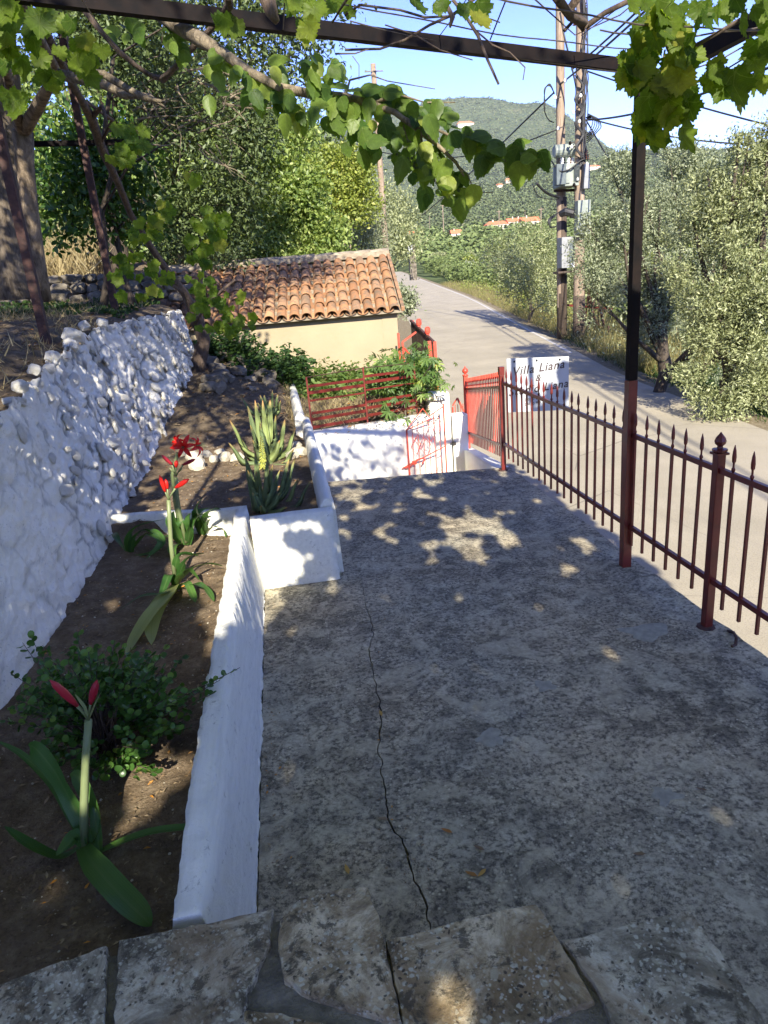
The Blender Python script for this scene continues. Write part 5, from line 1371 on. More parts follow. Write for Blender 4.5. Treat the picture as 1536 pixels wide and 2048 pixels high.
# grapevine: trunk climbing from the end of the wall, canes on the pergola, hanging leaves
gv = thing('grapevine', 'old grapevine climbing from the wall end up to the top left', 'vine', at(388, 760, 10.9))
mb = MB()
trunk_px(mb, [(385, 775, 10.9, 16), (400, 720, 10.8, 14), (408, 680, 10.7, 13), (392, 630, 10.5, 11), (372, 590, 10.2, 8), (340, 550, 9.8, 6.5), (300, 490, 9.2, 6), (262, 430, 8.6, 6), (238, 370, 8, 6), (205, 300, 7.3, 7), (182, 235, 6.8, 9), (160, 195, 6.3, 6), (135, 150, 5.8, 6), (90, 60, 5, 6)], 8, .14)
for q_ in ([(182, 235, 6.8, 6), (205, 212, 6.4, 3), (215, 250, 6.4, 2)], [(200, 290, 7.2, 3), (225, 240, 6.8, 3), (175, 205, 6.5, 3)], [(385, 650, 10.5, 4), (420, 600, 10, 3), (470, 560, 9.6, 2)], [(372, 590, 10.2, 3), (330, 560, 9.4, 2), (260, 500, 8.6, 1.5)],
           [(160, 10, 4.2, 5), (200, 60, 4.2, 5), (240, 105, 4.25, 5), (270, 130, 4.3, 4.5), (300, 150, 4.3, 4), (325, 158, 4.3, 5)], [(325, 160, 4.3, 6), (345, 140, 4.2, 5), (395, 85, 4.0, 5), (430, 50, 3.9, 5), (460, 10, 3.7, 7), (455, -10, 3.6, 8)]): trunk_px(mb, q_, 6, .12)
vt = mb.build('trunk', MAT['twig'], gv, smooth=True)
def grapes(parent, spots, rs):
    for (x, y, Y, n, spx, spy, s0) in spots:
        for k in range(int(n * (1.35 if Y > 6 else 1.0))):
            px, py = x + rs.uniform(-1, 1) * spx, y + rs.uniform(-1, 1) * spy
            tip = V(rs.uniform(-.7, .7), rs.uniform(-.5, .4), -1)
            hang('grape', GRAPE, 'grape', parent, at(px, py - 10, Y + rs.uniform(-.15, .15)), s0 * rs.uniform(.55, 1.0), tip, V(rs.uniform(-.9, .9), -1, rs.uniform(-.1, .9)), rs)
grapes(vt, [(265, 290, 6.2, 8, 32, 28, .17), (245, 310, 6.2, 5, 25, 16, .16), (384, 362, 6.2, 3, 10, 8, .15), (300, 460, 6.8, 10, 32, 25, .17), (335, 425, 6.8, 5, 18, 16, .15), (270, 540, 7, 9, 38, 28, .17), (240, 575, 7, 4, 20, 25, .17), (300, 590, 7, 5, 30, 16, .15), (410, 480, 7, 14, 38, 42, .18), (430, 440, 7, 6, 28, 18, .16), (400, 540, 7, 5, 22, 20, .17),
            (400, 600, 8.5, 10, 30, 26, .18), (430, 640, 9, 16, 48, 28, .19), (475, 655, 9.4, 12, 40, 22, .19), (400, 575, 9, 6, 24, 12, .17), (325, 555, 7.5, 5, 24, 20, .15), (450, 610, 9.4, 8, 50, 16, .17)], rs)
grapes(vt, [(35, 40, 3.6, 5, 35, 30, .15), (80, 60, 3.6, 4, 22, 40, .15), (110, 30, 3.9, 4, 40, 22, .13), (40, 130, 3.9, 5, 40, 22, .13), (100, 135, 3.9, 5, 28, 24, .13), (150, 110, 4.1, 6, 40, 28, .14), (155, 140, 4.0, 4, 24, 20, .15), (25, 205, 4.0, 4, 18, 18, .13), (190, 120, 4.1, 3, 24, 22, .13), (10, 90, 3.8, 3, 14, 30, .14), (90, 160, 4.0, 3, 22, 18, .13)], rs)
gv2 = thing('grapevine', 'grapevine with large toothed leaves hanging over the pergola corner by the red post', 'vine', V(2.36, 4.6, 0))
vc = None
for q_ in ([(1170, -30, 2.9, 8), (1140, 20, 2.95, 8), (1165, 48, 3.0, 9), (1172, 55, 3.0, 10)], [(1172, 52, 3.0, 6), (1210, 25, 3.0, 5), (1258, 2, 2.95, 5), (1290, 12, 2.95, 5), (1305, 35, 2.95, 5), (1330, 60, 3.0, 4.5), (1335, 95, 3.0, 3.5), (1345, 115, 3.0, 4)], [(1345, 115, 3.0, 3.5), (1420, 75, 2.95, 3.5), (1480, 40, 2.9, 4), (1536, 18, 2.85, 5)],
           [(1172, 50, 3.0, 6), (1140, 30, 2.9, 8), (1110, -10, 2.8, 9)], [(1130, 60, 3.0, 4), (1128, 62, 3.0, 3), (1150, 38, 3.0, 3)], [(1330, 100, 3.0, 1.6), (1320, 150, 2.95, 1.6), (1300, 200, 2.9, 1.3)], [(1400, 170, 2.9, 1.2), (1450, 140, 2.9, 1.5), (1500, 110, 2.85, 1.8), (1545, 85, 2.8, 2)], [(1380, 140, 2.9, 1.2), (1440, 120, 2.9, 1.5), (1545, 60, 2.8, 1.6)]):
    mb = MB(); trunk_px(mb, q_, 6, .14); vk_ = mb.build('cane', MAT['twig'], gv2, smooth=True); vc = vc or vk_

grapes(vc, [(1275, 100, 2.95, 7, 28, 32, .16), (1265, 140, 2.9, 6, 20, 30, .15), (1310, 150, 2.9, 10, 45, 34, .17), (1340, 190, 2.9, 9, 38, 30, .16), (1310, 235, 2.88, 9, 36, 34, .16), (1300, 275, 2.88, 5, 26, 22, .15), (1365, 240, 2.9, 6, 26, 34, .15), (1330, 60, 2.9, 9, 50, 34, .15), (1300, 20, 2.85, 7, 48, 22, .14), (1370, 40, 2.85, 8, 50, 28, .14), (1385, 130, 2.85, 6, 26, 30, .14), (1420, 150, 2.8, 5, 26, 22, .13), (1475, 165, 2.8, 7, 28, 26, .17), (1515, 150, 2.75, 6, 26, 36, .16), (1500, 20, 2.7, 7, 40, 22, .15), (1430, 15, 2.8, 5, 30, 18, .14), (1540, 90, 2.7, 4, 22, 30, .15)], rs)
gv3 = thing('grapevine', 'bare grapevine canes with a few leaves along the front beam of the pergola', 'vine', at(780, 60, 3.9))
vk = None
for q_ in ([(690, 100, 3.6, 2), (760, 98, 3.6, 2), (810, 80, 3.55, 2.2), (860, 50, 3.5, 2.5), (905, 30, 3.4, 2.5), (960, -10, 3.3, 3)], [(690, 30, 3.5, 2), (720, 10, 3.4, 2), (800, 20, 3.4, 2), (850, 35, 3.4, 2), (905, 32, 3.4, 1.5)], [(905, 0, 3.3, 3), (930, 30, 3.3, 3), (955, 70, 3.3, 3), (975, 120, 3.25, 3), (997, 168, 3.2, 2.2)], [(950, 60, 3.3, 1.8), (985, 90, 3.3, 1.6), (1020, 105, 3.25, 1.3), (1050, 135, 3.2, 1.3), (1046, 160, 3.2, 1)],
           [(770, 50, 3.5, 1.2), (830, 70, 3.5, 1.5), (880, 100, 3.5, 1.3), (945, 120, 3.45, .9)], [(670, 108, 3.5, 1.6), (710, 107, 3.5, 1.2), (738, 98, 3.5, 1)], [(705, 112, 3.5, .7), (718, 130, 3.5, .7), (718, 160, 3.5, .6)], [(520, -30, 3.5, 12), (535, 0, 3.5, 14), (545, 30, 3.5, 12), (555, 45, 3.5, 6)], [(700, -10, 3.2, 2.5), (680, 20, 3.3, 2), (665, 45, 3.4, 1.6)],
           [(1020, -20, 3.4, 1.6), (1000, 30, 3.5, 1.5), (980, 80, 3.6, 1.3)], [(1000, 45, 3.5, 1.2), (960, 30, 3.5, 1.2), (930, -10, 3.4, 1.5)], [(1060, -10, 3.2, 1.5), (1150, 70, 3.4, 1.2), (1240, 30, 3.3, 1.2), (1300, -20, 3.2, 1.2)], [(895, 15, 3.2, 4), (905, 35, 3.2, 5), (900, 55, 3.2, 2)]):
    mb = MB(); trunk_px(mb, q_, 5, .15); vk_ = mb.build('cane', MAT['twig'], gv3, smooth=True); vk = vk or vk_

grapes(vk, [(610, 20, 3.4, 6, 26, 20, .14), (618, 60, 3.35, 3, 14, 12, .15), (680, 10, 3.4, 3, 24, 12, .12), (940, 25, 3.0, 3, 18, 16, .14), (890, 12, 3.1, 2, 16, 10, .12), (828, 12, 3.2, 1, 3, 8, .13), (455, 50, 3.6, 3, 24, 20, .13), (700, 40, 3.5, 3, 20, 16, .07)], rs)

# dense roof of vine leaves over the pergola (above and behind the camera), open where the light pools fall
def small_grape():
    pts = []
    for i in range(14):
        a = -math.pi / 2 + 2 * math.pi * (i + .5) / 14; r = .5 * (1.05 if i % 2 else .78); pts.append((r * math.cos(a), r * math.sin(a) + .15))
    return fan(pts, .2, .08)
pools = []
for (px, py, z, r) in [(800, 1010, 0, .08), (845, 990, 0, .08), (905, 1050, 0, .10), (965, 1045, 0, .12), (930, 1025, 0, .07), (1000, 1025, 0, .06), (1000, 1065, 0, .10), (870, 1085, 0, .08), (720, 1010, 0, .09), (760, 1065, 0, .08), (700, 985, 0, .09), (680, 1030, 0, .06), (790, 1050, 0, .05), (940, 1100, 0, .10), (1170, 1085, 0, .09), (690, 1060, 0, .09), (630, 1070, .3, .07), (560, 1090, .35, .08), (600, 1130, .2, .05), (520, 1120, .3, .07), (650, 1120, .2, .05), (530, 1205, 0, .12), (655, 1180, 0, .08),
        (945, 1400, 0, .05), (950, 1470, 0, .05), (1225, 1700, 0, .02), (1255, 1770, 0, .02), (1000, 1740, 0, .01), (400, 1130, .4, .24), (380, 1060, .4, .22), (430, 1200, .4, .14), (440, 1260, .45, .10), (480, 1080, .55, .22), (480, 1150, .55, .18), (478, 1205, .55, .12), (290, 1540, .36, .10), (285, 1600, .36, .08), (165, 1700, .5, .05), (145, 1750, .5, .035), (350, 1000, .4, .2), (330, 930, .8, .2), (370, 890, .9, .22), (1010, 1085, 0, .08), (560, 1480, 0, .04)]:
    r_ = ray(px, py); t = (z - H) / r_[2]; g_ = (r_[0] * t, r_[1] * t)
    hz = 3.2 - z; pools.append((g_[0] - SHX * hz, g_[1] - SHY * hz, r))
rn = np.random.RandomState(9)
def roof_pts(n, x0, x1, y0, y1, z, zs):          # loosely even spread, like a trained vine
    nx = max(1, int(math.sqrt(n * (x1 - x0) / ((y1 - y0) * .62)))); ny = max(1, int(n / nx)); q_ = []
    for a in range(nx):
        for b in range(ny): q_.append((x0 + (a + rn.uniform(-.25, 1.25)) / nx * (x1 - x0), y0 + (b + rn.uniform(-.25, 1.25)) / ny * (y1 - y0), z + rn.normal(0, zs)))
    return np.array(q_)
P = np.concatenate([roof_pts(3200, -2.1, 2.5, -4.3, 3.0, 3.2, .05), roof_pts(330, 2.45, 3.5, -1.0, 4.2, 3.15, .08)])  # second patch, unseen beyond the side beam, is added to shade the name board
keep = np.ones(len(P), bool)
for (x, y, r) in pools:
    dd = ((P[:, 0] - x) ** 2 + ((P[:, 1] - y) * .55) ** 2) ** .5
    keep &= dd > r + (.06 if r > .09 else .035)
P = P[(P[:, 0] < 2.45) | (P[:, 0] / np.maximum(P[:, 1], .01) > .76) | (P[:, 1] < 0)]; keep = np.ones(len(P), bool)
for (x, y, r) in pools:
    dd = ((P[:, 0] - x) ** 2 + ((P[:, 1] - y) * .55) ** 2) ** .5
    keep &= dd > r + (.06 if r > .09 else .035)
side_ = P[:, 0] > 2.45
keep &= side_ | ~((P[:, 1] > .9) & (rn.uniform(0, 1, len(P)) < np.clip((P[:, 1] - .8) / 1.7, 0, 1)))
keep &= ~side_ | (rn.uniform(0, 1, len(P)) > .22)
keep &= side_ | ~((P[:, 2] - H) / np.maximum(P[:, 1], .01) < .36) | (P[:, 1] < .3)
P = P[keep]
SUNV = np.array([-_dir.x, -_dir.y, -_dir.z]); dR = rn.normal(size=P.shape); dR -= (dR @ SUNV)[:, None] * SUNV[None] * .85
o = link('vine_roof', leaves('vine_roof', P, .20, small_grape(), MAT['grape_roof'], 1.0, dR, .2, .25, 5, normal_to=np.repeat(SUNV[None] * 1.6, len(P), 0))); tag(o, 'dense roof of grape leaves over the pergola, its gaps shaped for the light pools', 'vine leaves', kind='stuff')

# olives right of the road
tree('olive_tree', 'olive tree with a leaning dark trunk beside the road, behind the tall pergola post', 'tree',
     [B(1240, 430, 75, 19), B(1195, 520, 62, 19), B(1290, 540, 85, 19), B(1225, 345, 48, 19), B(1320, 420, 80, 19.5), B(1200, 600, 48, 19), B(1270, 640, 70, 19), B(1340, 610, 70, 19), B(1175, 450, 30, 19), B(1350, 340, 60, 20), B(1280, 360, 45, 19.5)],
     tuple(V(at(1335, 770, 18.2).x, 18.2, -1.6)), tuple(at(1325, 640, 18.8)), .24, 42000, .088, 'f_olive', 'bark_dark', width=.34, spread=.11, seed=71, tw=20, nsub=1, shell=.72, sub=4)
tree('olive_tree', 'big olive tree at the right edge, nearest the fence', 'tree',
     [B(1450, 470, 85, 14), B(1530, 400, 95, 14), B(1415, 350, 50, 14.5), B(1500, 320, 55, 14), B(1570, 560, 120, 13.5), B(1430, 600, 85, 14), B(1500, 640, 90, 13.5), B(1470, 730, 75, 13.2), B(1400, 690, 50, 13.8), B(1560, 730, 85, 13), B(1385, 440, 50, 14.5), B(1540, 270, 40, 14), B(1480, 270, 22, 14), B(1600, 320, 80, 14), B(1370, 540, 50, 14.6), B(1440, 785, 60, 13.2), B(1540, 800, 75, 12.8), B(1385, 745, 45, 14)],
     tuple(V(at(1480, 840, 14.2).x, 14.4, -1.7)), tuple(at(1460, 700, 14)), .3, 52000, .082, 'f_olive2', 'bark_dark', width=.36, spread=.10, seed=72, tw=20, nsub=1, shell=.72, sub=4)
mb = MB(); mb.tube([V(at(1310, 775, 16.6).x, 16.6, -1.5), at(1330, 750, 16.6), at(1350, 735, 16.5), at(1372, 712, 16.2), at(1400, 680, 15.5)], [.17, .15, .13, .12, .08], 8, wob=.1)
t9 = mb.build('leaning_olive_limb', MAT['bark_dark']); tag(t9, 'thick dark olive limb leaning right over the shaded ditch', 'tree trunk')
tree('olive_tree', 'olive tree behind the roadside pair, filling the gap at far right', 'tree',
     [B(1400, 450, 110, 26), B(1520, 480, 120, 27), B(1320, 500, 90, 26), B(1460, 340, 60, 27), B(1560, 360, 80, 27), B(1260, 560, 60, 26), B(1420, 620, 120, 25), B(1580, 620, 120, 25)],
     (at(1420, 700, 26).x, 26, -1.8), tuple(at(1420, 620, 26)), .3, 16000, .16, 'f_olive', 'bark_dark', width=.4, spread=.3, seed=73)
tree('olive_tree', 'low pale olive thicket left of the twin poles beyond the verge', 'tree',
     [B(1060, 500, 55, 40), B(1000, 510, 40, 44), B(1090, 560, 45, 37), B(1040, 560, 45, 38), B(1110, 600, 35, 34), B(1100, 520, 35, 40)],
     (at(1060, 600, 39).x, 39, -1.4), tuple(at(1060, 560, 39)), .15, 15000, .14, 'f_olive2', 'bark', width=.35, spread=.25, seed=74)

# ------------------------------------------------------------------ valley trees, woods and hillside scrub
ICO = None
def far_crown(seed, nleaf, leaf, mat, squash=.8):
    rs_ = np.random.RandomState(seed); bl = blob_fill((0, 0, 0), (1, 1, squash), 6, seed, (.45, .65)) + [((0, 0, 0), (.75, .75, .6 * squash))]
    p, d, col = crown_points(bl, nleaf, 8, .09, seed, .75)
    return leaves('crown', p, leaf, RHOMB, MAT[mat], .9, d, .3, .4, seed, attr_by=col)
FARM = [far_crown(100 + i, 2400, .135, ['f_far', 'f_olive2', 'f_far', 'f_olive', 'f_far', 'f_yellow'][i], [.75, .8, 1.0, .7, .85, .9][i]) for i in range(6)]
rs = random.Random(301)
cand = []
for _ in range(5200):
    az = rs.uniform(.10, .78); rr2 = math.sqrt(rs.uniform(45 ** 2, 520 ** 2)); Y = rr2 / math.sqrt(1 + az * az); X = az * Y
    if X < redge(Y) + 5 + Y * .02 and Y < 400: continue
    if X < redge(Y) + 7 and Y < 70: continue
    cand.append((rr2, X, Y))
cand.sort(); pick = []
gridc = {}
for rr2, X, Y in cand:
    sp = 3.6 + rr2 * .008; key = (int(X / sp), int(Y / sp))
    if any((a - X) ** 2 + (b - Y) ** 2 < sp * sp for i in (-1, 0, 1) for j in (-1, 0, 1) for a, b in gridc.get((key[0] + i, key[1] + j), [])): continue
    gridc.setdefault(key, []).append((X, Y)); pick.append((rr2, X, Y))
def inview(X, Y, z):
    v = RW.T @ np.array([X, Y, z - H]); return 740 < CX + FPX * v[0] / v[2] < 1560
def hides(X, Y, hgt):
    v = RW.T @ np.array([X, Y, terr(X, Y) + hgt - H]); x_, y_ = CX + FPX * v[0] / v[2], CY + FPX * v[1] / v[2]; w_ = 2.2 * FPX / v[2]
    v2 = RW.T @ np.array([X, Y, terr(X, Y) - H]); yb = CY + FPX * v2[1] / v2[2]
    return any(abs(x_ - hx) < hw / 2 + w_ * .7 and y_ < hy + hh * .35 and yb > hy + hh * .2 for hx, hy, hw, hh in HOUSES)
pick = [p_ for p_ in pick if inview(p_[1], p_[2], 0) and not hides(p_[1], p_[2], 4.2)]
mts = ['one of the many rounded trees standing in rows on the valley floor'] * 6
for i, (rr2, X, Y) in enumerate(pick[:285]):
    k = rs.randrange(6) if rs.random() > .25 else 0; s = rs.uniform(1.7, 2.7) * (1 + rr2 * .0012) * (.75 if rr2 < 60 else 1); z = terr(X, Y) + s * .55
    o = link('valley_tree', FARM[k], None, (X, Y, z), (0, 0, rs.uniform(0, 6.28)), (s, s, s * rs.uniform(.8, 1.1)))
    tag(o, mts[k], 'tree', 'orchard trees on the valley floor')
rest = pick[285:]
rn = np.random.RandomState(44)
def clumps(name, places, mat, per, leaf, label):
    pts = []; dr = []; cl = []; sz = []
    for X, Y, s in places:
        d = rn.normal(size=(per, 3)); d /= np.linalg.norm(d, axis=1, keepdims=True); d[:, 2] = np.abs(d[:, 2]) * 1.1 - .15
        c = np.array([X, Y, terr(X, Y) + s * .25]); pts.append(c + d * s * rn.uniform(.7, 1.1, (per, 1))); dr.append(np.cross(d, rn.normal(size=(per, 3)))); cl.append(np.full(per, rn.uniform(0, 1)))
        sz.append(d)
    P = np.concatenate(pts); D = np.concatenate(dr); C = np.concatenate(cl); Nn = np.concatenate(sz)
    S = np.repeat([s for _, _, s in places], per)
    o = link(name, leaves(name, P, S * leaf, RHOMB, MAT[mat], 1.1, D, .1, .25, 3, normal_to=Nn, attr_by=C)); tag(o, label, 'woods', kind='stuff'); return o
clumps('orchard_woods', [(X, Y, rs.uniform(2.2, 3.6) * (1 + r_ * .001)) for r_, X, Y in rest], 'f_far', 90, .40, 'mass of orchard trees farther up the valley')
pl_ = []
for _ in range(12000):
    az = rs.uniform(.0, .75); r_ = 450 + 1250 * rs.random() ** 1.0; Y = r_ / math.sqrt(1 + az * az); X = az * Y
    if mnoise.noise(V(X * .006, Y * .006, 0)) < -.28: continue
    if hides(X, Y, 6): continue
    pl_.append((X, Y, rs.uniform(2.0, 3.8) * (1 + (r_ - 450) * .0007)))
clumps('hillside_woods', pl_, 'f_hill', 22, .55, 'scrub and woods covering the lower hillside')
pl_ = []
for _ in range(13000):
    az = rs.uniform(.0, .62); r_ = rs.uniform(1650, 2720); Y = r_ / math.sqrt(1 + az * az); X = az * Y
    pl_.append((X, Y, rs.uniform(3.0, 6.0)))
clumps('mountain_scrub', pl_, 'f_hill', 8, .7, 'dark trees dotted over the mountain')

def streak(m):
    nt = m.node_tree; t = NT(nt); b = nt.nodes['Principled BSDF']; a = t.n('ShaderNodeAttribute', attribute_name='across').outputs['Fac']
    cb = t.n('ShaderNodeCombineXYZ'); t.l(t.math('MULTIPLY', a, 9.0), cb.inputs[0]); 
    f = t.noise(1.6, 3, .6, vec=cb.outputs[0]); mid = t.ramp(t.math('ABSOLUTE', a), [(.03, 1.0), (.14, 0.0)])
    src = b.inputs['Base Color'].links[0].from_socket
    c = t.mix(1.0, src, t.ramp(f, [(.35, .72), (.65, 1.25)]), 'MULTIPLY'); c = t.mix(t.math('MULTIPLY', mid, .35), c, (.16, .24, .08))
    spots = t.ramp(t.noise(26, 6, .8), [(.62, 0.0), (.70, .7)]); c = t.mix(spots, c, (.14, .12, .05))
    t.l(c, b.inputs['Base Color']); t.bump(f, .35, .006, b)
streak(MAT['amar']); streak(MAT['amar_y'])
# ------------------------------------------------------------------ plants in the beds
rs = random.Random(500)
def strap(name, ctrl, w, mat, parent, cup=.25, tip=.04, seg=14, roll=0.0, label=None, prof=None, thick=0.0, roll_end=None):
    """strap leaf through control points (Catmull-Rom), width w (m) at its widest, V-folded"""
    P = [Vector(c) for c in ctrl]; out = []
    n = len(P) - 1
    for i in range(seg + 1):
        s_ = i / seg * n; k = min(int(s_), n - 1); t = s_ - k
        p0, p1_, p2_, p3 = P[max(k - 1, 0)], P[k], P[k + 1], P[min(k + 2, n)]
        out.append(.5 * ((2 * p1_) + (-p0 + p2_) * t + (2 * p0 - 5 * p1_ + 4 * p2_ - p3) * t * t + (-p0 + 3 * p1_ - 3 * p2_ + p3) * t ** 3))
    vs = []; K = 5; at_ = []
    side0 = None
    for i, p in enumerate(out):
        u = i / seg; d = (out[min(i + 1, seg)] - out[max(i - 1, 0)]).normalized()
        up = V(0, 0, 1) if abs(d.z) < .93 else V(0, -1, .2)
        x = d.cross(up)
        if side0 is not None: x = x.lerp(side0, .6)
        x = (x - d * x.dot(d)).normalized(); side0 = x.copy(); z = x.cross(d)
        rl_ = roll if roll_end is None else lerp(roll, roll_end, u)
        x2 = x * math.cos(rl_) + z * math.sin(rl_); z2 = z * math.cos(rl_) - x * math.sin(rl_)
        hw = w / 2 * (prof(u) if prof else (min(1, .55 + 1.6 * u) * (1 - max(0, (u - .55) / .45) ** 2.2) + tip * 0))
        for k in range(K):
            q_ = (k - 2) / 2; vs.append(p + x2 * (q_ * hw) + z2 * (cup * hw * (q_ * q_)) + z2 * (-thick * (1 - q_ * q_) * hw)); at_.append(u)
    fs = []
    for i in range(seg):
        for k in range(K - 1): a = i * K + k; fs.append((a, a + 1, a + K + 1, a + K))
    if thick:                                            # closed underside for fleshy leaves
        nb = len(vs)
        for i in range(seg + 1):
            l_, r_ = vs[i * K], vs[i * K + K - 1]; m_ = (l_ + r_) / 2; c_ = vs[i * K + 2]
            vs.append(m_ + (c_ - m_) * 2.2 + 0 * c_); at_.append(i / seg)
        for i in range(seg):
            fs.append((i * K, (i + 1) * K, nb + i + 1, nb + i)); fs.append(((i) * K + K - 1, nb + i, nb + i + 1, (i + 1) * K + K - 1))
    org = np.array(porg(parent)) if parent is not None else np.zeros(3)
    me = np_mesh(name, np.array([tuple(v) for v in vs]) - org, np.array(fs), MAT[mat], None if mat != 'aloe' else at_, smooth=True)
    if mat.startswith('amar'):
        a_ = me.attributes.new('across', 'FLOAT', 'POINT'); a_.data.foreach_set('value', np.array([(i % K - 2) / 2 for i in range(len(vs))], dtype=np.float32))
    o = link(name, me, parent)
    if label: o['label'] = label
    return o
PXK = [1.0]
def PX(*pts): return [at(x, y, Y * PXK[0]) for x, y, Y in pts]
def GH(*pts): return [onz(x, y, .275 + h) for x, y, h in pts]
def stalk(pts, r, parent, name='stalk'):
    mb = MB(); P = PX(*pts); rr = [lerp(r, r * .8, i / (len(P) - 1)) for i in range(len(P))]; mb.tube(P, rr, 8); return mb.build(name, MAT['stem'], parent, smooth=True)
def budm(a, b, r, parent, mat='bud', ped=None):
    a = Vector(a); b = Vector(b); d = (b - a); mb = MB()
    if ped is not None: 
        m2 = MB(); m2.tube([ped, (Vector(ped) + a) / 2 + V(0, 0, .003), a + d * .08], [r * .35, r * .3, r * .42], 6); m2.build('pedicel', MAT['stem'], parent, smooth=True)
    mb.tube([a, a + d * .2, a + d * .5, a + d * .8, b], [r * .4, r * .75, r, r * .8, r * .1], 7); mb.build('bud', MAT[mat], parent, smooth=True)

PXK[0] = 1.055
A = thing('amaryllis', 'nearest amaryllis with broad green leaves and two closed crimson buds', 'flowering plant', at(170, 1695, 1.98 * 1.055))
strap('leaf', PX((178, 1690, 1.98), (150, 1620, 2.02), (110, 1545, 2.05), (72, 1498, 2.06), (56, 1490, 2.04)), .062, 'amar', A, roll=.5)
strap('leaf', PX((175, 1695, 1.98), (145, 1640, 2.10), (105, 1570, 2.22), (45, 1510, 2.3), (-15, 1478, 2.34)), .030, 'amar', A, roll=.2)
strap('leaf', GH((166, 1694, .05), (190, 1732, .09), (236, 1785, .09), (280, 1828, .06), (303, 1852, .03)), .082, 'amar', A, .22)
strap('leaf', PX((168, 1690, 1.97), (152, 1672, 1.97), (135, 1690, 1.93), (112, 1712, 1.90)), .050, 'amar', A, .3)
strap('leaf', PX((160, 1695, 1.97), (120, 1715, 1.95), (60, 1690, 1.97), (8, 1652, 2.0)), .068, 'amar', A, .15, roll=-.4)
strap('leaf', PX((190, 1710, 1.97), (230, 1690, 1.97), (300, 1665, 1.96), (380, 1655, 1.94), (424, 1656, 1.93)), .036, 'amar', A, .3)
strap('leaf', PX((180, 1690, 1.99), (195, 1640, 2.04), (160, 1560, 2.10), (140, 1548, 2.11)), .055, 'amar', A, roll=.4)
strap('leaf', PX((185, 1700, 1.97), (200, 1720, 1.95), (192, 1650, 2.02), (185, 1610, 2.05)), .040, 'amar', A)
stalk([(168, 1690, 1.98), (168, 1600, 2.0), (171, 1520, 2.01), (177, 1440, 2.02)], .0155, A)
cpt = at(177, 1440, 2.02 * 1.055)
budm(at(155, 1412, 2.0 * 1.055), at(100, 1360, 1.97 * 1.055), .014, A, ped=cpt); budm(at(181, 1408, 2.0 * 1.055), at(194, 1360, 2.0 * 1.055), .014, A, ped=cpt)
strap('bract', PX((177, 1440, 2.02), (170, 1415, 2.0), (150, 1388, 1.99)), .012, 'stem', A); strap('bract', PX((178, 1440, 2.02), (190, 1410, 2.0), (202, 1385, 1.99)), .012, 'stem', A)

PXK[0] = 1.0
Bm = thing('amaryllis', 'middle amaryllis with three slim pinkish red buds and broad drooping leaves', 'flowering plant', at(345, 1175, 4.45))
Yb = 4.45
for ctrl, w, mt2, rl2 in [(((352, 1168, .0), (335, 1190, .10), (300, 1228, .10), (270, 1275, .03), (252, 1312, .01)), .085, 'amar_y', 0), (((347, 1180, .0), (325, 1200, .08), (305, 1240, .05), (303, 1290, .01)), .105, 'amar_y', .1),
        (((342, 1180, .02), (322, 1188, .12), (280, 1194, .12), (238, 1222, .03)), .05, 'amar', 0), (((352, 1168, .0), (380, 1140, .14), (415, 1128, .12), (448, 1133, .06)), .055, 'amar', .3), (((354, 1168, .0), (366, 1130, .16), (385, 1112, .18), (408, 1107, .14)), .055, 'amar', .4),
        (((352, 1165, .0), (352, 1125, .18), (366, 1108, .22), (398, 1112, .16)), .05, 'amar', .5), (((362, 1178, .0), (392, 1168, .10), (414, 1180, .06), (428, 1203, .01)), .06, 'amar', .1), (((355, 1178, .0), (372, 1165, .1), (385, 1188, .05), (391, 1205, .01)), .05, 'amar', 0),
        (((350, 1172, .0), (340, 1150, .12), (332, 1165, .10), (318, 1205, .02)), .06, 'amar', .1), (((352, 1172, .0), (362, 1150, .14), (378, 1140, .14), (400, 1162, .04)), .055, 'amar', .1)]:
    strap('leaf', GH(*ctrl), w, mt2, Bm, .2, roll=rl2)
stalk([(350, 1155, Yb), (342, 1090, 4.45), (339, 1040, 4.45), (337, 1000, 4.45)], .016, Bm)
cpt = at(337, 1000, 4.45)
budm(at(331, 985, 4.45), at(319, 950, 4.42), .015, Bm, 'petal', ped=cpt); budm(at(335, 978, 4.45), at(331, 958, 4.45), .014, Bm, 'petal', ped=cpt); budm(at(350, 976, 4.42), at(378, 958, 4.38), .017, Bm, 'petal', ped=cpt)

Cm = thing('amaryllis', 'tall amaryllis bearing two wide open scarlet flowers and more buds', 'flowering plant', at(372, 1085, 5.25))
Yc = 5.25
for ctrl, w, rl2 in [(((366, 1088, .0), (352, 1062, .12), (343, 1040, .22), (348, 1022, .28)), .10, .4), (((362, 1088, .0), (350, 1090, .05), (344, 1100, .04), (350, 1116, .0)), .07, 0), (((372, 1090, .0), (371, 1060, .12), (360, 1045, .2), (352, 1035, .22)), .07, .2),
        (((378, 1088, .0), (384, 1055, .14), (398, 1032, .22), (412, 1030, .22)), .08, .5), (((374, 1090, .0), (380, 1060, .14), (376, 1038, .22), (382, 1026, .26)), .07, .3), (((360, 1088, .0), (345, 1075, .1), (325, 1075, .1), (300, 1090, .03)), .05, .1)]:
    strap('leaf', GH(*ctrl), w, 'amar', Cm, .2, roll=rl2)
stalk([(372, 1085, Yc), (360, 1030, Yc), (354, 990, Yc), (352, 955, Yc)], .016, Cm); stalk([(366, 1088, Yc + .05), (350, 1000, Yc + .05), (344, 950, Yc + .05), (356, 905, Yc + .05)], .017, Cm)
cpt = at(352, 953, Yc)
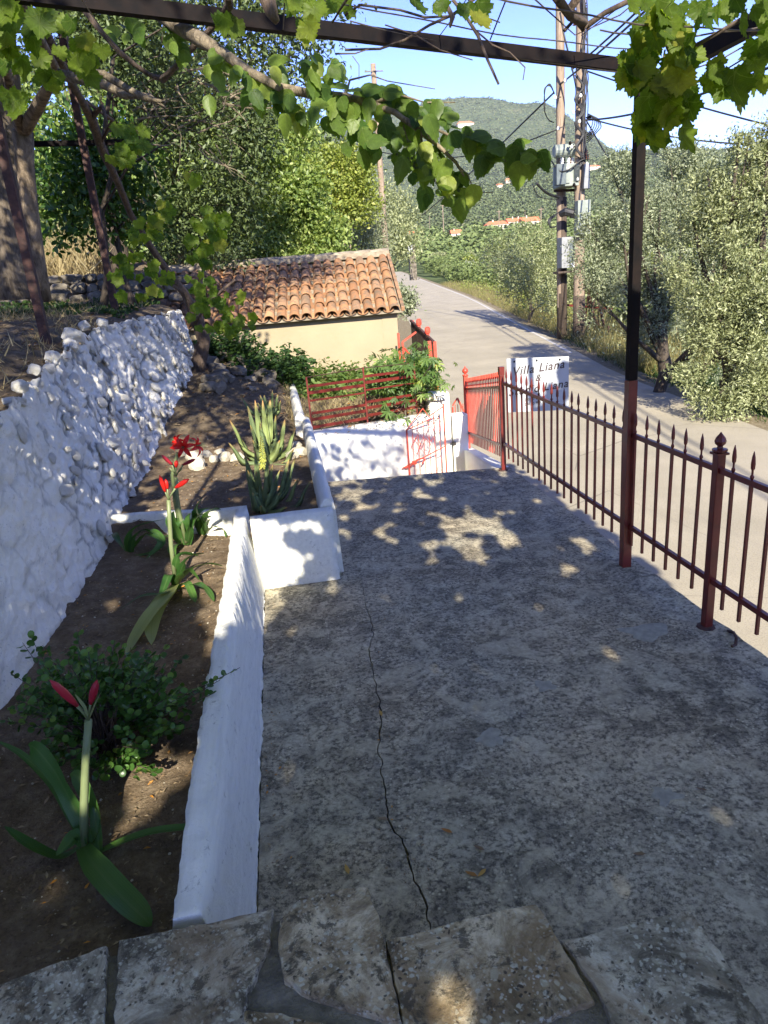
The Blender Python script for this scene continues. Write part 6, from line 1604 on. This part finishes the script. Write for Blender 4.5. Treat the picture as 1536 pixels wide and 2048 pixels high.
budm(at(345, 930, 5.22), at(323, 910, 5.18), .015, Cm, ped=cpt); budm(at(352, 935, 5.2), at(353, 920, 5.2), .016, Cm, 'petal', ped=cpt); budm(at(365, 930, 5.22), at(391, 918, 5.18), .015, Cm, ped=cpt); budm(at(348, 945, 5.2), at(339, 936, 5.18), .008, Cm, 'stem', ped=cpt); budm(at(356, 945, 5.2), at(364, 936, 5.18), .008, Cm, 'stem', ped=cpt)
def bloom(c, facing, size, parent, label):
    f = thing_part = bpy.data.objects.new('flower', None); COL.objects.link(f); f.parent = parent; f.location = Vector(c) - porg(parent); f.rotation_euler = Vector(facing).to_track_quat('Z', 'Y').to_euler(); f['label'] = label
    for k in range(6):
        a = k * math.pi / 3 + rs.uniform(-.1, .1); L = size * (1.0 if k % 2 else .9) * rs.uniform(.92, 1.05); vs = []; fs = []; n = 7
        for i in range(n + 1):
            u = i / n; r = u * L; z = -.035 + .045 * math.sin(u * 2.4) - .03 * u * u - rs.uniform(0, .002); hw = L * .165 * math.sin(min(1, u * .9 + .12) * math.pi) ** .75 + .001
            for q_ in (-1, -.5, 0, .5, 1): vs.append((math.cos(a) * r - math.sin(a) * hw * q_, math.sin(a) * r + math.cos(a) * hw * q_, z + abs(q_) * hw * .28 + rs.uniform(-.001, .001)))
        for i in range(n):
            for k2 in range(4): b = i * 5 + k2; fs.append((b, b + 1, b + 6, b + 5))
        me = np_mesh('petal', np.array(vs), np.array(fs), MAT['petal'], smooth=True); link('petal', me, f)
    mb = MB()
    for k in range(6):
        a = k * 1.05; mb.tube([(0, 0, -.03), (math.cos(a) * .008, math.sin(a) * .008 - .005, .02), (math.cos(a) * .014, math.sin(a) * .014 - .012, .05)], .0016, 4)
    mb.build_me = mb.mesh('stamens', MAT['stem']); link('stamens', mb.build_me, f)
bloom(at(366, 893, 5.22), (.05, -1, .25), .10, Cm, 'scarlet flower facing the steps'); bloom(at(397, 890, 5.28), (.95, -.25, .25), .10, Cm, 'scarlet flower turned to the right')
bloom(at(352, 882, 5.35), (-.7, .6, .3), .075, Cm, 'darker scarlet flower turned away')

Dm = thing('amaryllis', 'leafy amaryllis clump without flowers in the far right corner of the bed', 'plant', at(405, 1066, 5.45))
for ctrl, w, rl2 in [(((403, 1070, .0), (398, 1040, .14), (396, 1012, .28), (406, 995, .33)), .10, .6), (((405, 1070, .0), (412, 1050, .1), (428, 1036, .12), (458, 1052, .05)), .06, .2), (((402, 1066, .0), (412, 1030, .18), (436, 1018, .2), (464, 1038, .12)), .06, .2),
        (((404, 1070, .0), (404, 1045, .12), (412, 1034, .16), (424, 1032, .16)), .07, 0), (((400, 1068, .0), (385, 1040, .15), (392, 1026, .2), (424, 1014, .22)), .07, .4), (((384, 1080, .0), (382, 1050, .14), (390, 1036, .2), (400, 1028, .22)), .06, .5), (((408, 1070, .0), (425, 1055, .1), (445, 1058, .07), (452, 1075, .01)), .05, .1)]:
    strap('leaf', GH(*ctrl), w, 'amar', Dm, .2, roll=rl2)
Em = thing('amaryllis', 'dark arching amaryllis leaves against the retaining wall', 'plant', at(262, 1105, 5.1))
for ctrl, w, rl2 in [(((258, 1110, .0), (256, 1080, .14), (275, 1053, .22), (332, 1038, .2)), .055, .3), (((262, 1110, .0), (266, 1080, .14), (290, 1060, .18), (316, 1080, .08)), .06, .2), (((265, 1100, .0), (290, 1070, .15), (320, 1085, .1), (292, 1118, .02)), .05, .1), (((265, 1100, .0), (300, 1062, .16), (324, 1082, .1), (305, 1110, .02)), .06, 0), (((318, 1092, .03), (300, 1106, .02), (270, 1112, .015), (238, 1117, .01)), .035, .1), (((255, 1108, .0), (235, 1080, .12), (228, 1068, .14), (215, 1075, .1)), .05, .2)]:
    strap('leaf', GH(*ctrl), w, 'amar', Em, .2, roll=rl2)

# aloes
def aloe(label, base, Y, tips, w, seed, mat='aloe'):
    b = at(base[0], base[1], Y); al = thing('aloe', label, 'succulent plant', b); rs_ = random.Random(seed)
    for (x, y, dy, k) in tips:
        e = at(x, y, Y + dy); s0 = b + V(rs_.uniform(-.03, .03), rs_.uniform(-.03, .03), .02); mid = s0.lerp(e, .5); mid += V((e.x - s0.x) * .18, dy * .15, -.02 - .05 * abs(e.x - s0.x) / .3 if k > 0 else 0) * 1.0
        L = (e - s0).length
        ctrl = [s0, s0.lerp(mid, .5) + V(0, 0, -.01), mid, mid.lerp(e, .55) + V(0, 0, .01), e]
        strap('leaf', ctrl, w * rs_.uniform(.85, 1.1), 'aloe', al, cup=.45, seg=10, prof=lambda u: max(.02, (1 - u) ** .85 * (.95 + .35 * u)), thick=.28, roll=rs_.uniform(-.3, .3))
    return al
aloe('front aloe rosette growing against the front wall of its bed', (522, 1030), 5.55, [(490, 908, .1, 1), (510, 900, .0, 0), (497, 925, .2, 1), (535, 915, .2, 0), (578, 918, .1, 1), (592, 912, .3, 1), (622, 960, -.05, 1), (598, 955, .2, 1), (505, 985, -.2, 0), (495, 940, -.15, 0), (522, 1012, -.28, 0), (560, 985, -.1, 0), (545, 930, -.05, 0), (470, 1030, -.1, 0), (575, 1015, -.25, 0), (512, 940, -.1, 0), (560, 940, .25, 0)], .085, 1)
a2 = aloe('middle aloe with the yellow-green flower spike', (533, 930), 7.2, [(458, 838, .1, 1), (457, 885, -.1, 1), (495, 812, .2, 1), (510, 800, .1, 0), (570, 838, .1, 1), (592, 855, .15, 1), (588, 897, -.05, 1), (480, 875, .2, 1), (540, 795, .3, 0), (525, 800, .2, 0), (552, 830, -.05, 0), (505, 880, -.15, 0), (560, 880, -.1, 0), (470, 930, .0, 1), (600, 915, .1, 1), (500, 850, -.1, 0), (520, 845, -.2, 0), (575, 932, -.2, 0)], .11, 2)
fl = bpy.data.objects.new('flower_spike', None); COL.objects.link(fl); fl.parent = a2; c0, c1 = at(527, 935, 6.75), at(522, 872, 6.75); fl.location = c0 - porg(a2)
mb = MB(); mb.tube([c0, c1], [.012, .005], 6); me = mb.mesh('spike_stem', MAT['stem'], off=c0); link('spike_stem', me, fl)
fm = MB(); fm.tube([(0, 0, 0), (.02, 0, -.008), (.042, 0, -.022)], [.004, .0055, .003], 5); fme = fm.mesh('floret', MAT['aloe_flower'])
for i in range(110):
    u = i / 110; p = c0.lerp(c1, u); o = link('floret', fme, fl, p - c0, (0, rs.uniform(-.2, .5) - .5 * u, i * 2.4), (lerp(1.15, .35, u),) * 3)
aloe('small far aloe behind the one with the flower spike', (540, 835), 8.6, [(528, 790, .1, 0), (545, 780, .1, 0), (556, 788, 0, 1), (515, 805, 0, 1), (562, 800, 0, 1), (535, 800, -.1, 0), (550, 812, -.2, 0), (520, 790, .2, 1), (480, 792, .2, 1)], .08, 3)

# box shrub
bs = thing('box_shrub', 'rounded box shrub with small glossy leaves beside the wall, behind the nearest amaryllis', 'shrub', at(210, 1500, 2.6))
base_ = onz(215, 1500, .28); mb = MB(); lp, ld = [], []
rn = random.Random(81)
tips = []
for k in range(190):
    a = rn.uniform(-3.14, .35); r = rn.uniform(.35, 1.0); x = 205 + math.cos(a) * 185 * r; y = 1430 + math.sin(a) * 150 * r; Yt = rn.uniform(2.35, 2.95)
    tips.append((x, y, Yt))
tips += [(60, 1272, 2.8), (45, 1285, 2.8), (85, 1290, 2.8), (18, 1420, 2.7), (35, 1400, 2.7), (5, 1440, 2.65), (20, 1345, 2.8), (480, 1335, 2.6), (430, 1385, 2.55), (440, 1360, 2.6), (155, 1265, 2.9), (230, 1280, 2.9), (340, 1285, 2.9), (370, 1310, 2.85), (330, 1450, 2.4), (350, 1400, 2.45), (250, 1520, 2.35), (270, 1500, 2.35), (160, 1540, 2.3), (120, 1480, 2.4), (90, 1500, 2.4)]
for k in range(28): tips.append((rn.uniform(70, 350), rn.uniform(1440, 1560), rn.uniform(2.25, 2.5)))
for (x, y, Yt) in tips:
    e = at(x, y, Yt); e.z = max(e.z, .33); m1 = base_.lerp(e, .5) + V(rn.uniform(-.04, .04), rn.uniform(-.04, .04), rn.uniform(0, .05)); mb.tube([base_ + V(rn.uniform(-.05, .05), rn.uniform(-.05, .05), -.02), m1, e], [.004, .0028, .0012], 4)
    d = (e - m1); n = 14
    for i in range(n):
        u = .2 + .8 * i / n; p = m1.lerp(e, u); sd_ = V(rn.gauss(0, 1), rn.gauss(0, 1), rn.gauss(0, .6)).normalized()
        dd = (d.normalized() * .6 + sd_).normalized(); lp.append(p + dd * .003); ld.append(dd)
mb.build('twigs', MAT['twig'], bs)
order = sorted(range(len(lp)), key=lambda i: lp[i].y - .4 * lp[i].z)
BOXT = fan([(.42 * math.sin(2 * math.pi * i / 10) * (1 - .12 * math.cos(2 * math.pi * i / 10)), .5 - .5 * math.cos(2 * math.pi * i / 10)) for i in range(10)][::-1], .3, .12)
bme = np_mesh('leaf', BOXT[0], BOXT[1], MAT['box'])
top_ = order[:290]
for i in top_:
    y = ld[i]; z = V(rn.gauss(0, .4), -.5, 1); x = y.cross(z).normalized(); z = x.cross(y); M = Matrix((x, y, z)).transposed()
    link('leaf', bme, bs, lp[i] - porg(bs), M.to_euler(), (rn.uniform(.022, .033),) * 3)
rest_ = order[290:]
o = link('leaves', leaves('leaves', np.array([tuple(lp[i] - porg(bs)) for i in rest_]), .028, BOXT, MAT['box'], 1.0, np.array([tuple(ld[i]) for i in rest_]), .6, .25, 8), bs); tag(o, kind='stuff')

# stones set across the aloe bed, and loose rocks by the wall end
SV = []
for k in range(6):
    bm = bmesh.new(); bmesh.ops.create_icosphere(bm, subdivisions=2, radius=1)
    for v in bm.verts:
        c = v.co.copy(); mx = max(abs(c.x), abs(c.y), abs(c.z)); v.co = c.lerp(c / mx * .85, .6) * (1 + .3 * mnoise.noise(c * 1.4 + V(k * 5.3, 2, 0)))
    me = bpy.data.meshes.new('rock'); bm.to_mesh(me); bm.free(); me.materials.append(MAT['limestone']); SV.append(me)
descr = ['pale angular rock by the wall, leftmost of the row across the aloe bed', 'flat pale rock second from the left in the row', 'cream rock third in the row across the aloe bed', 'tilted cream rock in the row, fourth from the left', 'small pale rock in the row, fifth from the left', 'grey-cream rock just left of the flower spike aloe', 'pale rock half hidden behind the aloe leaves', 'pale rock right of the flower spike aloe', 'chunky pale rock against the round-topped wall', 'pale boulder topping the row at the right end', 'broad low cream rock in front of the row', 'small cream rock sitting in front of the third one']
for (x, y, r), dsc in zip([(350, 905, 12), (368, 912, 14), (390, 918, 18), (412, 912, 15), (428, 918, 12), (450, 915, 15), (475, 915, 14), (585, 910, 14), (600, 905, 17), (590, 893, 14), (395, 930, 18), (440, 905, 12)], descr):
    Yr = 7.45 + rs.uniform(-.1, .15); z = bed_z(-.5, Yr); c = onz(x, y + 4, z); s_ = r * c.y / FPX
    o = link('rock', rs.choice(SV), None, c + V(0, 0, s_ * .3), (rs.uniform(-.3, .3), rs.uniform(-.3, .3), rs.uniform(0, 6)), (s_, s_ * .9, s_ * .75)); tag(o, dsc, 'rock', 'rocks across the aloe bed')
gm = []
for me in SV[:3]:
    m2 = me.copy(); m2.materials.clear(); m2.materials.append(MAT['stone']); gm.append(m2)
# dark stones piled at the end of the white wall
bank = thing('rock_pile', 'heap of dark mossy rocks on the bank between the wall end and the outbuilding', 'rocks', at(470, 770, 10.6))
for k in range(46):
    x = rs.uniform(405, 560); y = rs.uniform(720, 800) + (x - 480) * .1; Yr = rs.uniform(9.9, 12); c = at(x, y, Yr); zz = soil_z(c.x, c.y); s_ = rs.uniform(.06, .17)
    link('rock', rs.choice(gm), bank, V(c.x, c.y, zz + s_ * .3) - porg(bank), (rs.uniform(-.4, .4), rs.uniform(-.4, .4), rs.uniform(0, 6)), (s_ * 1.2, s_, s_ * .7))
tg = thing('twig_tangle', 'tangle of bare brown twigs among the dark branches at the upper left', 'twigs', at(400, 330, 9.6))
rt_ = random.Random(77)
for k in range(60):
    x, y = rt_.uniform(260, 470), rt_.uniform(110, 300); Yt = rt_.uniform(9, 11); a = rt_.uniform(-.3, 1.3); L = rt_.uniform(50, 150); pts = [at(x, y, Yt)]
    for i in range(4):
        a += rt_.uniform(-.5, .5); x += math.cos(a) * L / 4; y += math.sin(a) * L / 4 * .8; pts.append(at(x, y, Yt + rt_.uniform(-.1, .1)))
    mb = MB(); r0_ = rt_.uniform(.004, .014); mb.tube(pts, [r0_, r0_ * .8, r0_ * .6, r0_ * .4, r0_ * .2], 4); mb.build('twig', MAT['branch'], tg)
# low rubble wall of grey blocks in the upper garden
uw = thing('rubble_wall', 'low dry stone wall of grey blocks across the back of the upper garden', 'wall', at(240, 600, 12.8))
x = -6.0
for row in range(3):
    x = -6.2
    while x < -1.6:
        w = rs.uniform(.18, .42); h = rs.uniform(.13, .19); yw = 13.0 + rs.uniform(-.06, .06) + .12 * row; z = upper_z(x, 12.9) + row * .16 - .05
        link('stone', rs.choice(gm), uw, V(x + w / 2, yw, z + h / 2) - porg(uw), (rs.uniform(-.12, .12), rs.uniform(-.15, .15), rs.uniform(-.2, .2)), (w * .56, .14, h * .62)); x += w * 1.02

# ------------------------------------------------------------------ creeper over the gate, weeds, grass, litter
def palm5():
    vs = []; fs = []
    for k, a in enumerate((-1.25, -.62, 0, .62, 1.25)):
        L = [.62, .88, 1.0, .88, .62][k]; n = len(vs); d = np.array([math.sin(a), math.cos(a)]); s_ = np.array([math.cos(a), -math.sin(a)])
        for (u, w, z) in ((0, 0, 0), (.35, .09, .03), (.68, .125, .02), (1, 0, -.14), (.68, -.125, .02), (.35, -.09, .03), (.5, 0, -.03)): p = d * u * L + s_ * w * L; vs.append((p[0], p[1], z))
        fs += [(n, n + 1, n + 6), (n + 1, n + 2, n + 6), (n + 2, n + 3, n + 6), (n + 3, n + 4, n + 6), (n + 4, n + 5, n + 6), (n + 5, n, n + 6)]
    return np.array(vs), np.array(fs)
PALM = palm5()
cr = thing('creeper', 'bright green five-leaflet creeper mounded over the white gate pillar and railing', 'creeper', at(830, 800, 9.9))
mb = MB(); rn = random.Random(15); tipsC = []
for k in range(46):
    a = rn.uniform(0, 6.28); r = rn.uniform(.3, 1); x = 812 + math.cos(a) * 72 * r; y = 752 + math.sin(a) * 42 * r; tipsC.append((x, y, rn.uniform(9.4, 10.6)))
tipsC += [(740, 745, 9.6), (748, 735, 9.7), (735, 752, 9.6), (760, 740, 9.8), (782, 830, 9.3), (790, 835, 9.3), (775, 815, 9.4), (800, 800, 9.3), (885, 770, 10), (880, 745, 10.2), (850, 720, 10.4), (830, 708, 10.5), (815, 720, 10.5)]
b0 = at(825, 805, 9.9)
for (x, y, Yt) in tipsC:
    e = at(x, y, Yt); mb.tube([b0, b0.lerp(e, .5) + V(0, 0, .08), e], [.008, .006, .003], 4)
mb.build('stems', MAT['twig'], cr)
cme = np_mesh('leaf', PALM[0], PALM[1], MAT['f_creeper'])
for k in range(290):
    x, y, Yt = rn.choice(tipsC); c = at(x + rn.gauss(0, 9), y + rn.gauss(0, 8), Yt + rn.gauss(0, .12)); yv = V(rn.gauss(0, .6), rn.gauss(0, .4) - .3, -rn.uniform(.3, 1)).normalized(); z = V(rn.gauss(0, .4), -.8, .8); xv = yv.cross(z).normalized(); z = xv.cross(yv)
    link('leaf', cme, cr, c - porg(cr), Matrix((xv, yv, z)).transposed().to_euler(), (rn.uniform(.09, .16),) * 3)
p_ = np.array([tuple(at(812 + rn.gauss(0, 30), 755 + rn.gauss(0, 22), rn.uniform(9.6, 10.5)) - porg(cr)) for _ in range(700)])
o = link('inner_leaves', leaves('inner_leaves', p_, .11, PALM, MAT['f_creeper'], 1, None, .3, .3, 6), cr); tag(o, kind='stuff')

BLADE = (np.array([(-.5, 0, 0), (.5, 0, 0), (.25, .6, .06), (0, 1, .16), (-.25, .6, .06)], float), np.array([(0, 1, 2), (0, 2, 4), (4, 2, 3)]))
rn = np.random.RandomState(90)
def scatter(name, pts, size, tmpl, mat, width, label, upv=1.0, spread=.5, seed=1, jit=.5, parent=None):
    d = rn.normal(size=(len(pts), 3)) * spread; d[:, 2] = upv
    o = link(name, leaves(name, pts, size, tmpl, MAT[mat], width, d, .0 if upv > .5 else .6, jit, seed), parent); tag(o, label, kind='stuff'); return o
def area(n, x0, x1, y0, y1, zf, cond=None, clump=0):
    out = []
    while len(out) < n:
        X, Y = rn.uniform(x0, x1), rn.uniform(y0, y1)
        if cond and not cond(X, Y): continue
        out.append((X, Y, zf(X, Y)))
    return np.array(out)
nz_ = lambda X, Y, s=1.0, o=0.0: mnoise.noise(V(X * s, Y * s, o))
# weeds along the cream wall and in the yard
def tall_weeds(name, spots, mat, size, label, per=26, tmpl=OVAL, w=.8):
    pts = []; dr = []
    for (px, py, Y, hpx) in spots:
        b = at(px, py, Y); h = hpx * Y / FPX; lean = V(rs.gauss(0, .12), rs.gauss(0, .08), 0)
        for i in range(per):
            u = rs.random(); pts.append(tuple(b + V(0, 0, h * u) + lean * u + V(rs.gauss(0, .045), rs.gauss(0, .045), 0))); dr.append((rs.gauss(0, 1), rs.gauss(0, 1), rs.uniform(-.3, .7)))
    o = link(name, leaves(name, np.array(pts), size, tmpl, MAT[mat], w, np.array(dr), .4, .4, 4)); tag(o, label, kind='stuff'); return o
sp = []
for k in range(150):
    x = rs.uniform(595, 760); Y = rs.uniform(10.6, 12.5); sp.append((x, 800 - (Y - 10.6) * 22 + rs.uniform(-6, 6), Y, rs.uniform(10, 38) * (1.25 if Y > 12 else 1)))
tall_weeds('yard_weeds', sp, 'weed', .07, 'sunlit weeds growing along the foot of the cream wall')
sp = [(rs.uniform(470, 610), rs.uniform(735, 790), rs.uniform(10.8, 12.2), rs.uniform(15, 50)) for _ in range(190)]
tall_weeds('bank_weeds', sp, 'weed_dark', .07, 'shaded weeds on the bank below the outbuilding')
sp = [(rs.uniform(410, 520), rs.uniform(700, 745), rs.uniform(11.4, 12.4), rs.uniform(20, 45)) for _ in range(90)]
tall_weeds('bank_weeds', sp, 'weed_dark', .075, 'dark leafy weeds beside the left end of the cream wall')
scatter('yard_grass', area(5000, .0, 2.2, 9.0, 12.6, lambda X, Y: soil_z(X, Y), lambda X, Y: yard_mask(X, Y) and nz_(X, Y, 1.5) > -.25), .09, BLADE, 'straw', .10, 'dry grass in the yard behind the railing', seed=2)
scatter('upper_grass', area(5200, -7, -1.9, 4, 13, upper_z, lambda X, Y: nz_(X, Y, .9, 3) > -.05), .11, BLADE, 'straw', .08, 'dry grass and stubble in the upper garden', spread=.9, seed=3)
scatter('upper_ground_cover', area(5200, -6, -1.9, 9.2, 13, upper_z, lambda X, Y: nz_(X, Y, .7, 8) > -.1), .06, OVAL, 'weed_dark', .8, 'dark green ground cover in the upper garden', upv=.6, spread=.9, seed=4)
scatter('straw_clump', area(1200, -4.6, -3.2, 14, 15.8, lambda X, Y: upper_z(X, Y) + abs(nz_(X, Y, 2)) * .9), .45, BLADE, 'straw', .05, 'tall dry straw behind the citrus tree', seed=5)
scatter('straw_clump', area(1500, -1.9, -.6, 15.8, 17.2, lambda X, Y: 2.4 + abs(nz_(X, Y, 2)) * .5), .4, BLADE, 'straw', .05, 'pale dry grass behind the left end of the tiled roof', seed=6)
# roadside
vg = lambda X, Y: max(terr(X, Y), road_z(Y) - .2)
scatter('verge_grass', area(15000, 0, 9, 18, 95, lambda d, Y: 0, lambda d, Y: rn.uniform() < (1 if Y < 50 else .6)), .5, BLADE, 'verge_grass', .05, 'tall dry grass along the verge right of the road', seed=7)
o = bpy.data.objects['verge_grass']; bpy.data.objects.remove(o)
pts = []
for _ in range(17000):
    Y = 20 + 85 * rn.uniform() ** 1.4; d = .5 + abs(rn.normal(0, 2.0)); X = redge(Y) + d
    if nz_(X, Y, .5, 2) < -.35: continue
    pts.append((X, Y, vg(X, Y) - .02))
scatter('verge_grass', np.array(pts), .62, BLADE, 'verge_grass', .045, 'tall dry grass along the verge right of the road', spread=.35, seed=7)
pts = []
for _ in range(9000):
    Y = 9 + 22 * rn.uniform(); d = .35 + abs(rn.normal(0, 1.6)); X = redge(Y) + d
    if nz_(X, Y, .8, 4) < -.2: continue
    pts.append((X, Y, vg(X, Y) - .02))
scatter('roadside_weeds', np.array(pts), .30, BLADE, 'weed_dark', .12, 'dark weeds and grass in the shade under the olive trees', spread=.6, seed=8)
pts = []
for k in range(60):
    Y = rn.uniform(17, 34); X = redge(Y) + rn.uniform(.6, 3.0); r = rn.uniform(.15, .45)
    for _ in range(90): pts.append((X + rn.normal() * r * .6, Y + rn.normal() * r * .6, vg(X, Y) + abs(rn.normal()) * r))
o = link('roadside_bushes', leaves('roadside_bushes', np.array(pts), .10, RHOMB, MAT['f_olive'], .5, None, .3, .4, 9)); tag(o, 'low grey-green scrub along the road edge by the poles', kind='stuff')
pts = []
for k in range(70):
    Y = rn.uniform(34, 95); X = redge(Y) + rn.uniform(1.0, 4.0); r = rn.uniform(.3, .7)
    for _ in range(60): pts.append((X + rn.normal() * r * .6, Y + rn.normal() * r * .6, vg(X, Y) + abs(rn.normal()) * r))
o = link('verge_bushes', leaves('verge_bushes', np.array(pts), .16, RHOMB, MAT['f_yellow'], .6, None, .3, .4, 10)); tag(o, 'low yellow-green bushes among the dry verge grass', kind='stuff')
# litter on the soils
def litter(n, x0, x1, y0, y1, zf, name, label, size=.028, mat='litter'):
    P = area(n, x0, x1, y0, y1, zf); d = rn.normal(size=(n, 3)); d[:, 2] *= .15
    o = link(name, leaves(name, P + [0, 0, .008], size, RHOMB, MAT[mat], .38, d, 1.5, .6, 12)); tag(o, label, kind='stuff'); return o
litter(1500, -1.5, -.5, 1.0, 4.8, bed_z, 'leaf_litter', 'dry leaves and bits scattered over the flower bed soil', .022)
litter(1400, -1.4, .1, 5.0, 8.6, bed_z, 'leaf_litter', 'dry leaves and bits scattered over the aloe bed soil', .030)
litter(2500, -1.4, 2.0, 8.6, 12.5, lambda X, Y: soil_z(X, Y) + .02, 'leaf_litter', 'dry leaves over the yard ground', .05)
litter(2500, -5, -1.8, 3.5, 11, upper_z, 'leaf_litter', 'dry leaves over the upper garden ground', .05)
pb = MB(); 
for k in range(420):
    X, Y = rs.uniform(-1.4, -.5), rs.uniform(1.0, 8.4)
    if 4.8 < Y < 5.0: continue
    r = rs.uniform(.002, .008); pb.lathe((X, Y, bed_z(X, Y) - r * .3), [(r * .6, -r * .5), (r, 0), (r * .6, r * .7)], 5, rs.random())
tag(pb.build('pebbles', MAT['limestone']), 'small pale pebbles in the bed soil', kind='stuff')
# big pale stone in the light pool beside the box shrub
# fallen yellow leaves on the slab
fd = ['yellow fallen leaf, left of two lying together near the step', 'yellow fallen leaf, right of two lying together near the step', 'orange fallen leaf alone right of the crack', 'brown fallen leaf alone at the right of the slab', 'yellow fallen leaf left of the crack', 'small brown leaf lying against the crack', 'greenish brown leaf far right on the slab', 'curled brown leaf above the pair near the step', 'thin yellow leaf beside the upper crack']
fme = np_mesh('fallen_leaf', *[np.array([(0, 0, 0), (.17, .3, .04), (.14, .7, .03), (0, 1, .08), (-.14, .7, .05), (-.17, .3, .03)], float), np.array([(0, 1, 2), (0, 2, 3), (0, 3, 4), (0, 4, 5)])], MAT['fallen'])
fm2 = fme.copy(); fm2.materials.clear(); fm2.materials.append(MAT['litter'])
for i, (x, y, a, br_) in enumerate([(955, 1752, .9, 0), (972, 1737, 2.2, 0), (905, 1665, 1.0, 0), (1292, 1707, 1.4, 1), (698, 1748, .2, 0), (778, 1638, 1.2, 1), (1415, 1580, 1.2, 1), (970, 1700, .9, 1), (764, 1432, .1, 0)]):
    o = link('fallen_leaf', fm2 if br_ else fme, None, onz(x, y, .004), (rs.uniform(-.1, .1), rs.uniform(-.1, .1), a), (.05,) * 3); tag(o, fd[i], 'leaf', 'fallen leaves on the slab')

# ------------------------------------------------------------------ the air
hm = bpy.data.materials.new('haze'); hm.use_nodes = True; hn = hm.node_tree
for n in list(hn.nodes):
    if n.type != 'OUTPUT_MATERIAL': hn.nodes.remove(n)
pv = hn.nodes.new('ShaderNodeVolumePrincipled'); pv.inputs['Color'].default_value = (.80, .88, 1.0, 1); pv.inputs['Density'].default_value = .00007; pv.inputs['Anisotropy'].default_value = .0
hn.links.new(pv.outputs[0], [n for n in hn.nodes if n.type == 'OUTPUT_MATERIAL'][0].inputs['Volume'])
mb = MB(); mb.box((0, 0, 395), (14400, 14400, 830)); hz = mb.build('haze', hm); tag(hz, kind='stuff')

# repaired patches and crumbs on the slab
rs = random.Random(640)
pm = simple('smooth_concrete_patch', (.25, .235, .185), (.36, .34, .265), 22, .9, .3, .004)
for k, (x, y, r) in enumerate([(985, 1478, .055), (1090, 1372, .05), (1290, 1262, .10), (1330, 1590, .05)]):
    c = onz(x, y, 0); n = 22; ph = rs.uniform(0, 6); P_ = []
    for i in range(n):
        a = i / n * 2 * math.pi; q_ = r * (1 + .9 * mnoise.noise(V(math.cos(a) * 1.3 + k * 3, math.sin(a) * 1.3, 0)) + rs.uniform(-.12, .12)); P_.append((c.x + q_ * 1.25 * math.cos(a), c.y + q_ * math.sin(a)))
    mb = MB(); mb.v = [(x_, y_, .0005) for x_, y_ in P_] + [(lerp(x_, c.x, .10), lerp(y_, c.y, .10), .0035) for x_, y_ in P_]
    mb.f = [(i, (i + 1) % n, n + (i + 1) % n, n + i) for i in range(n)] + [tuple(range(n, 2 * n))]
    tag(mb.build('slab_patch', pm), kind='structure')
pts = []
for _ in range(260):
    if rs.random() < .5: pts.append((-.30 + abs(rs.gauss(0, .05)), rs.uniform(1.9, 4.8), .006))
    elif rs.random() < .6:
        c = onz(*rs.choice([(746, 1260), (738, 1310), (757, 1500), (776, 1640), (820, 1740), (763, 1430)]), 0); pts.append((c.x + rs.gauss(0, .05), c.y + rs.gauss(0, .1), .006))
    else: pts.append((rs.uniform(-.2, 2.3), rs.uniform(1.7, 7.2), .006))
d = np.random.RandomState(4).normal(size=(len(pts), 3)); d[:, 2] *= .1
o = link('slab_crumbs', leaves('slab_crumbs', np.array(pts), .014, RHOMB, MAT['litter'], .45, d, 1.5, .7, 22)); tag(o, 'tiny dry bits lying on the slab along kerb and crack', kind='stuff')
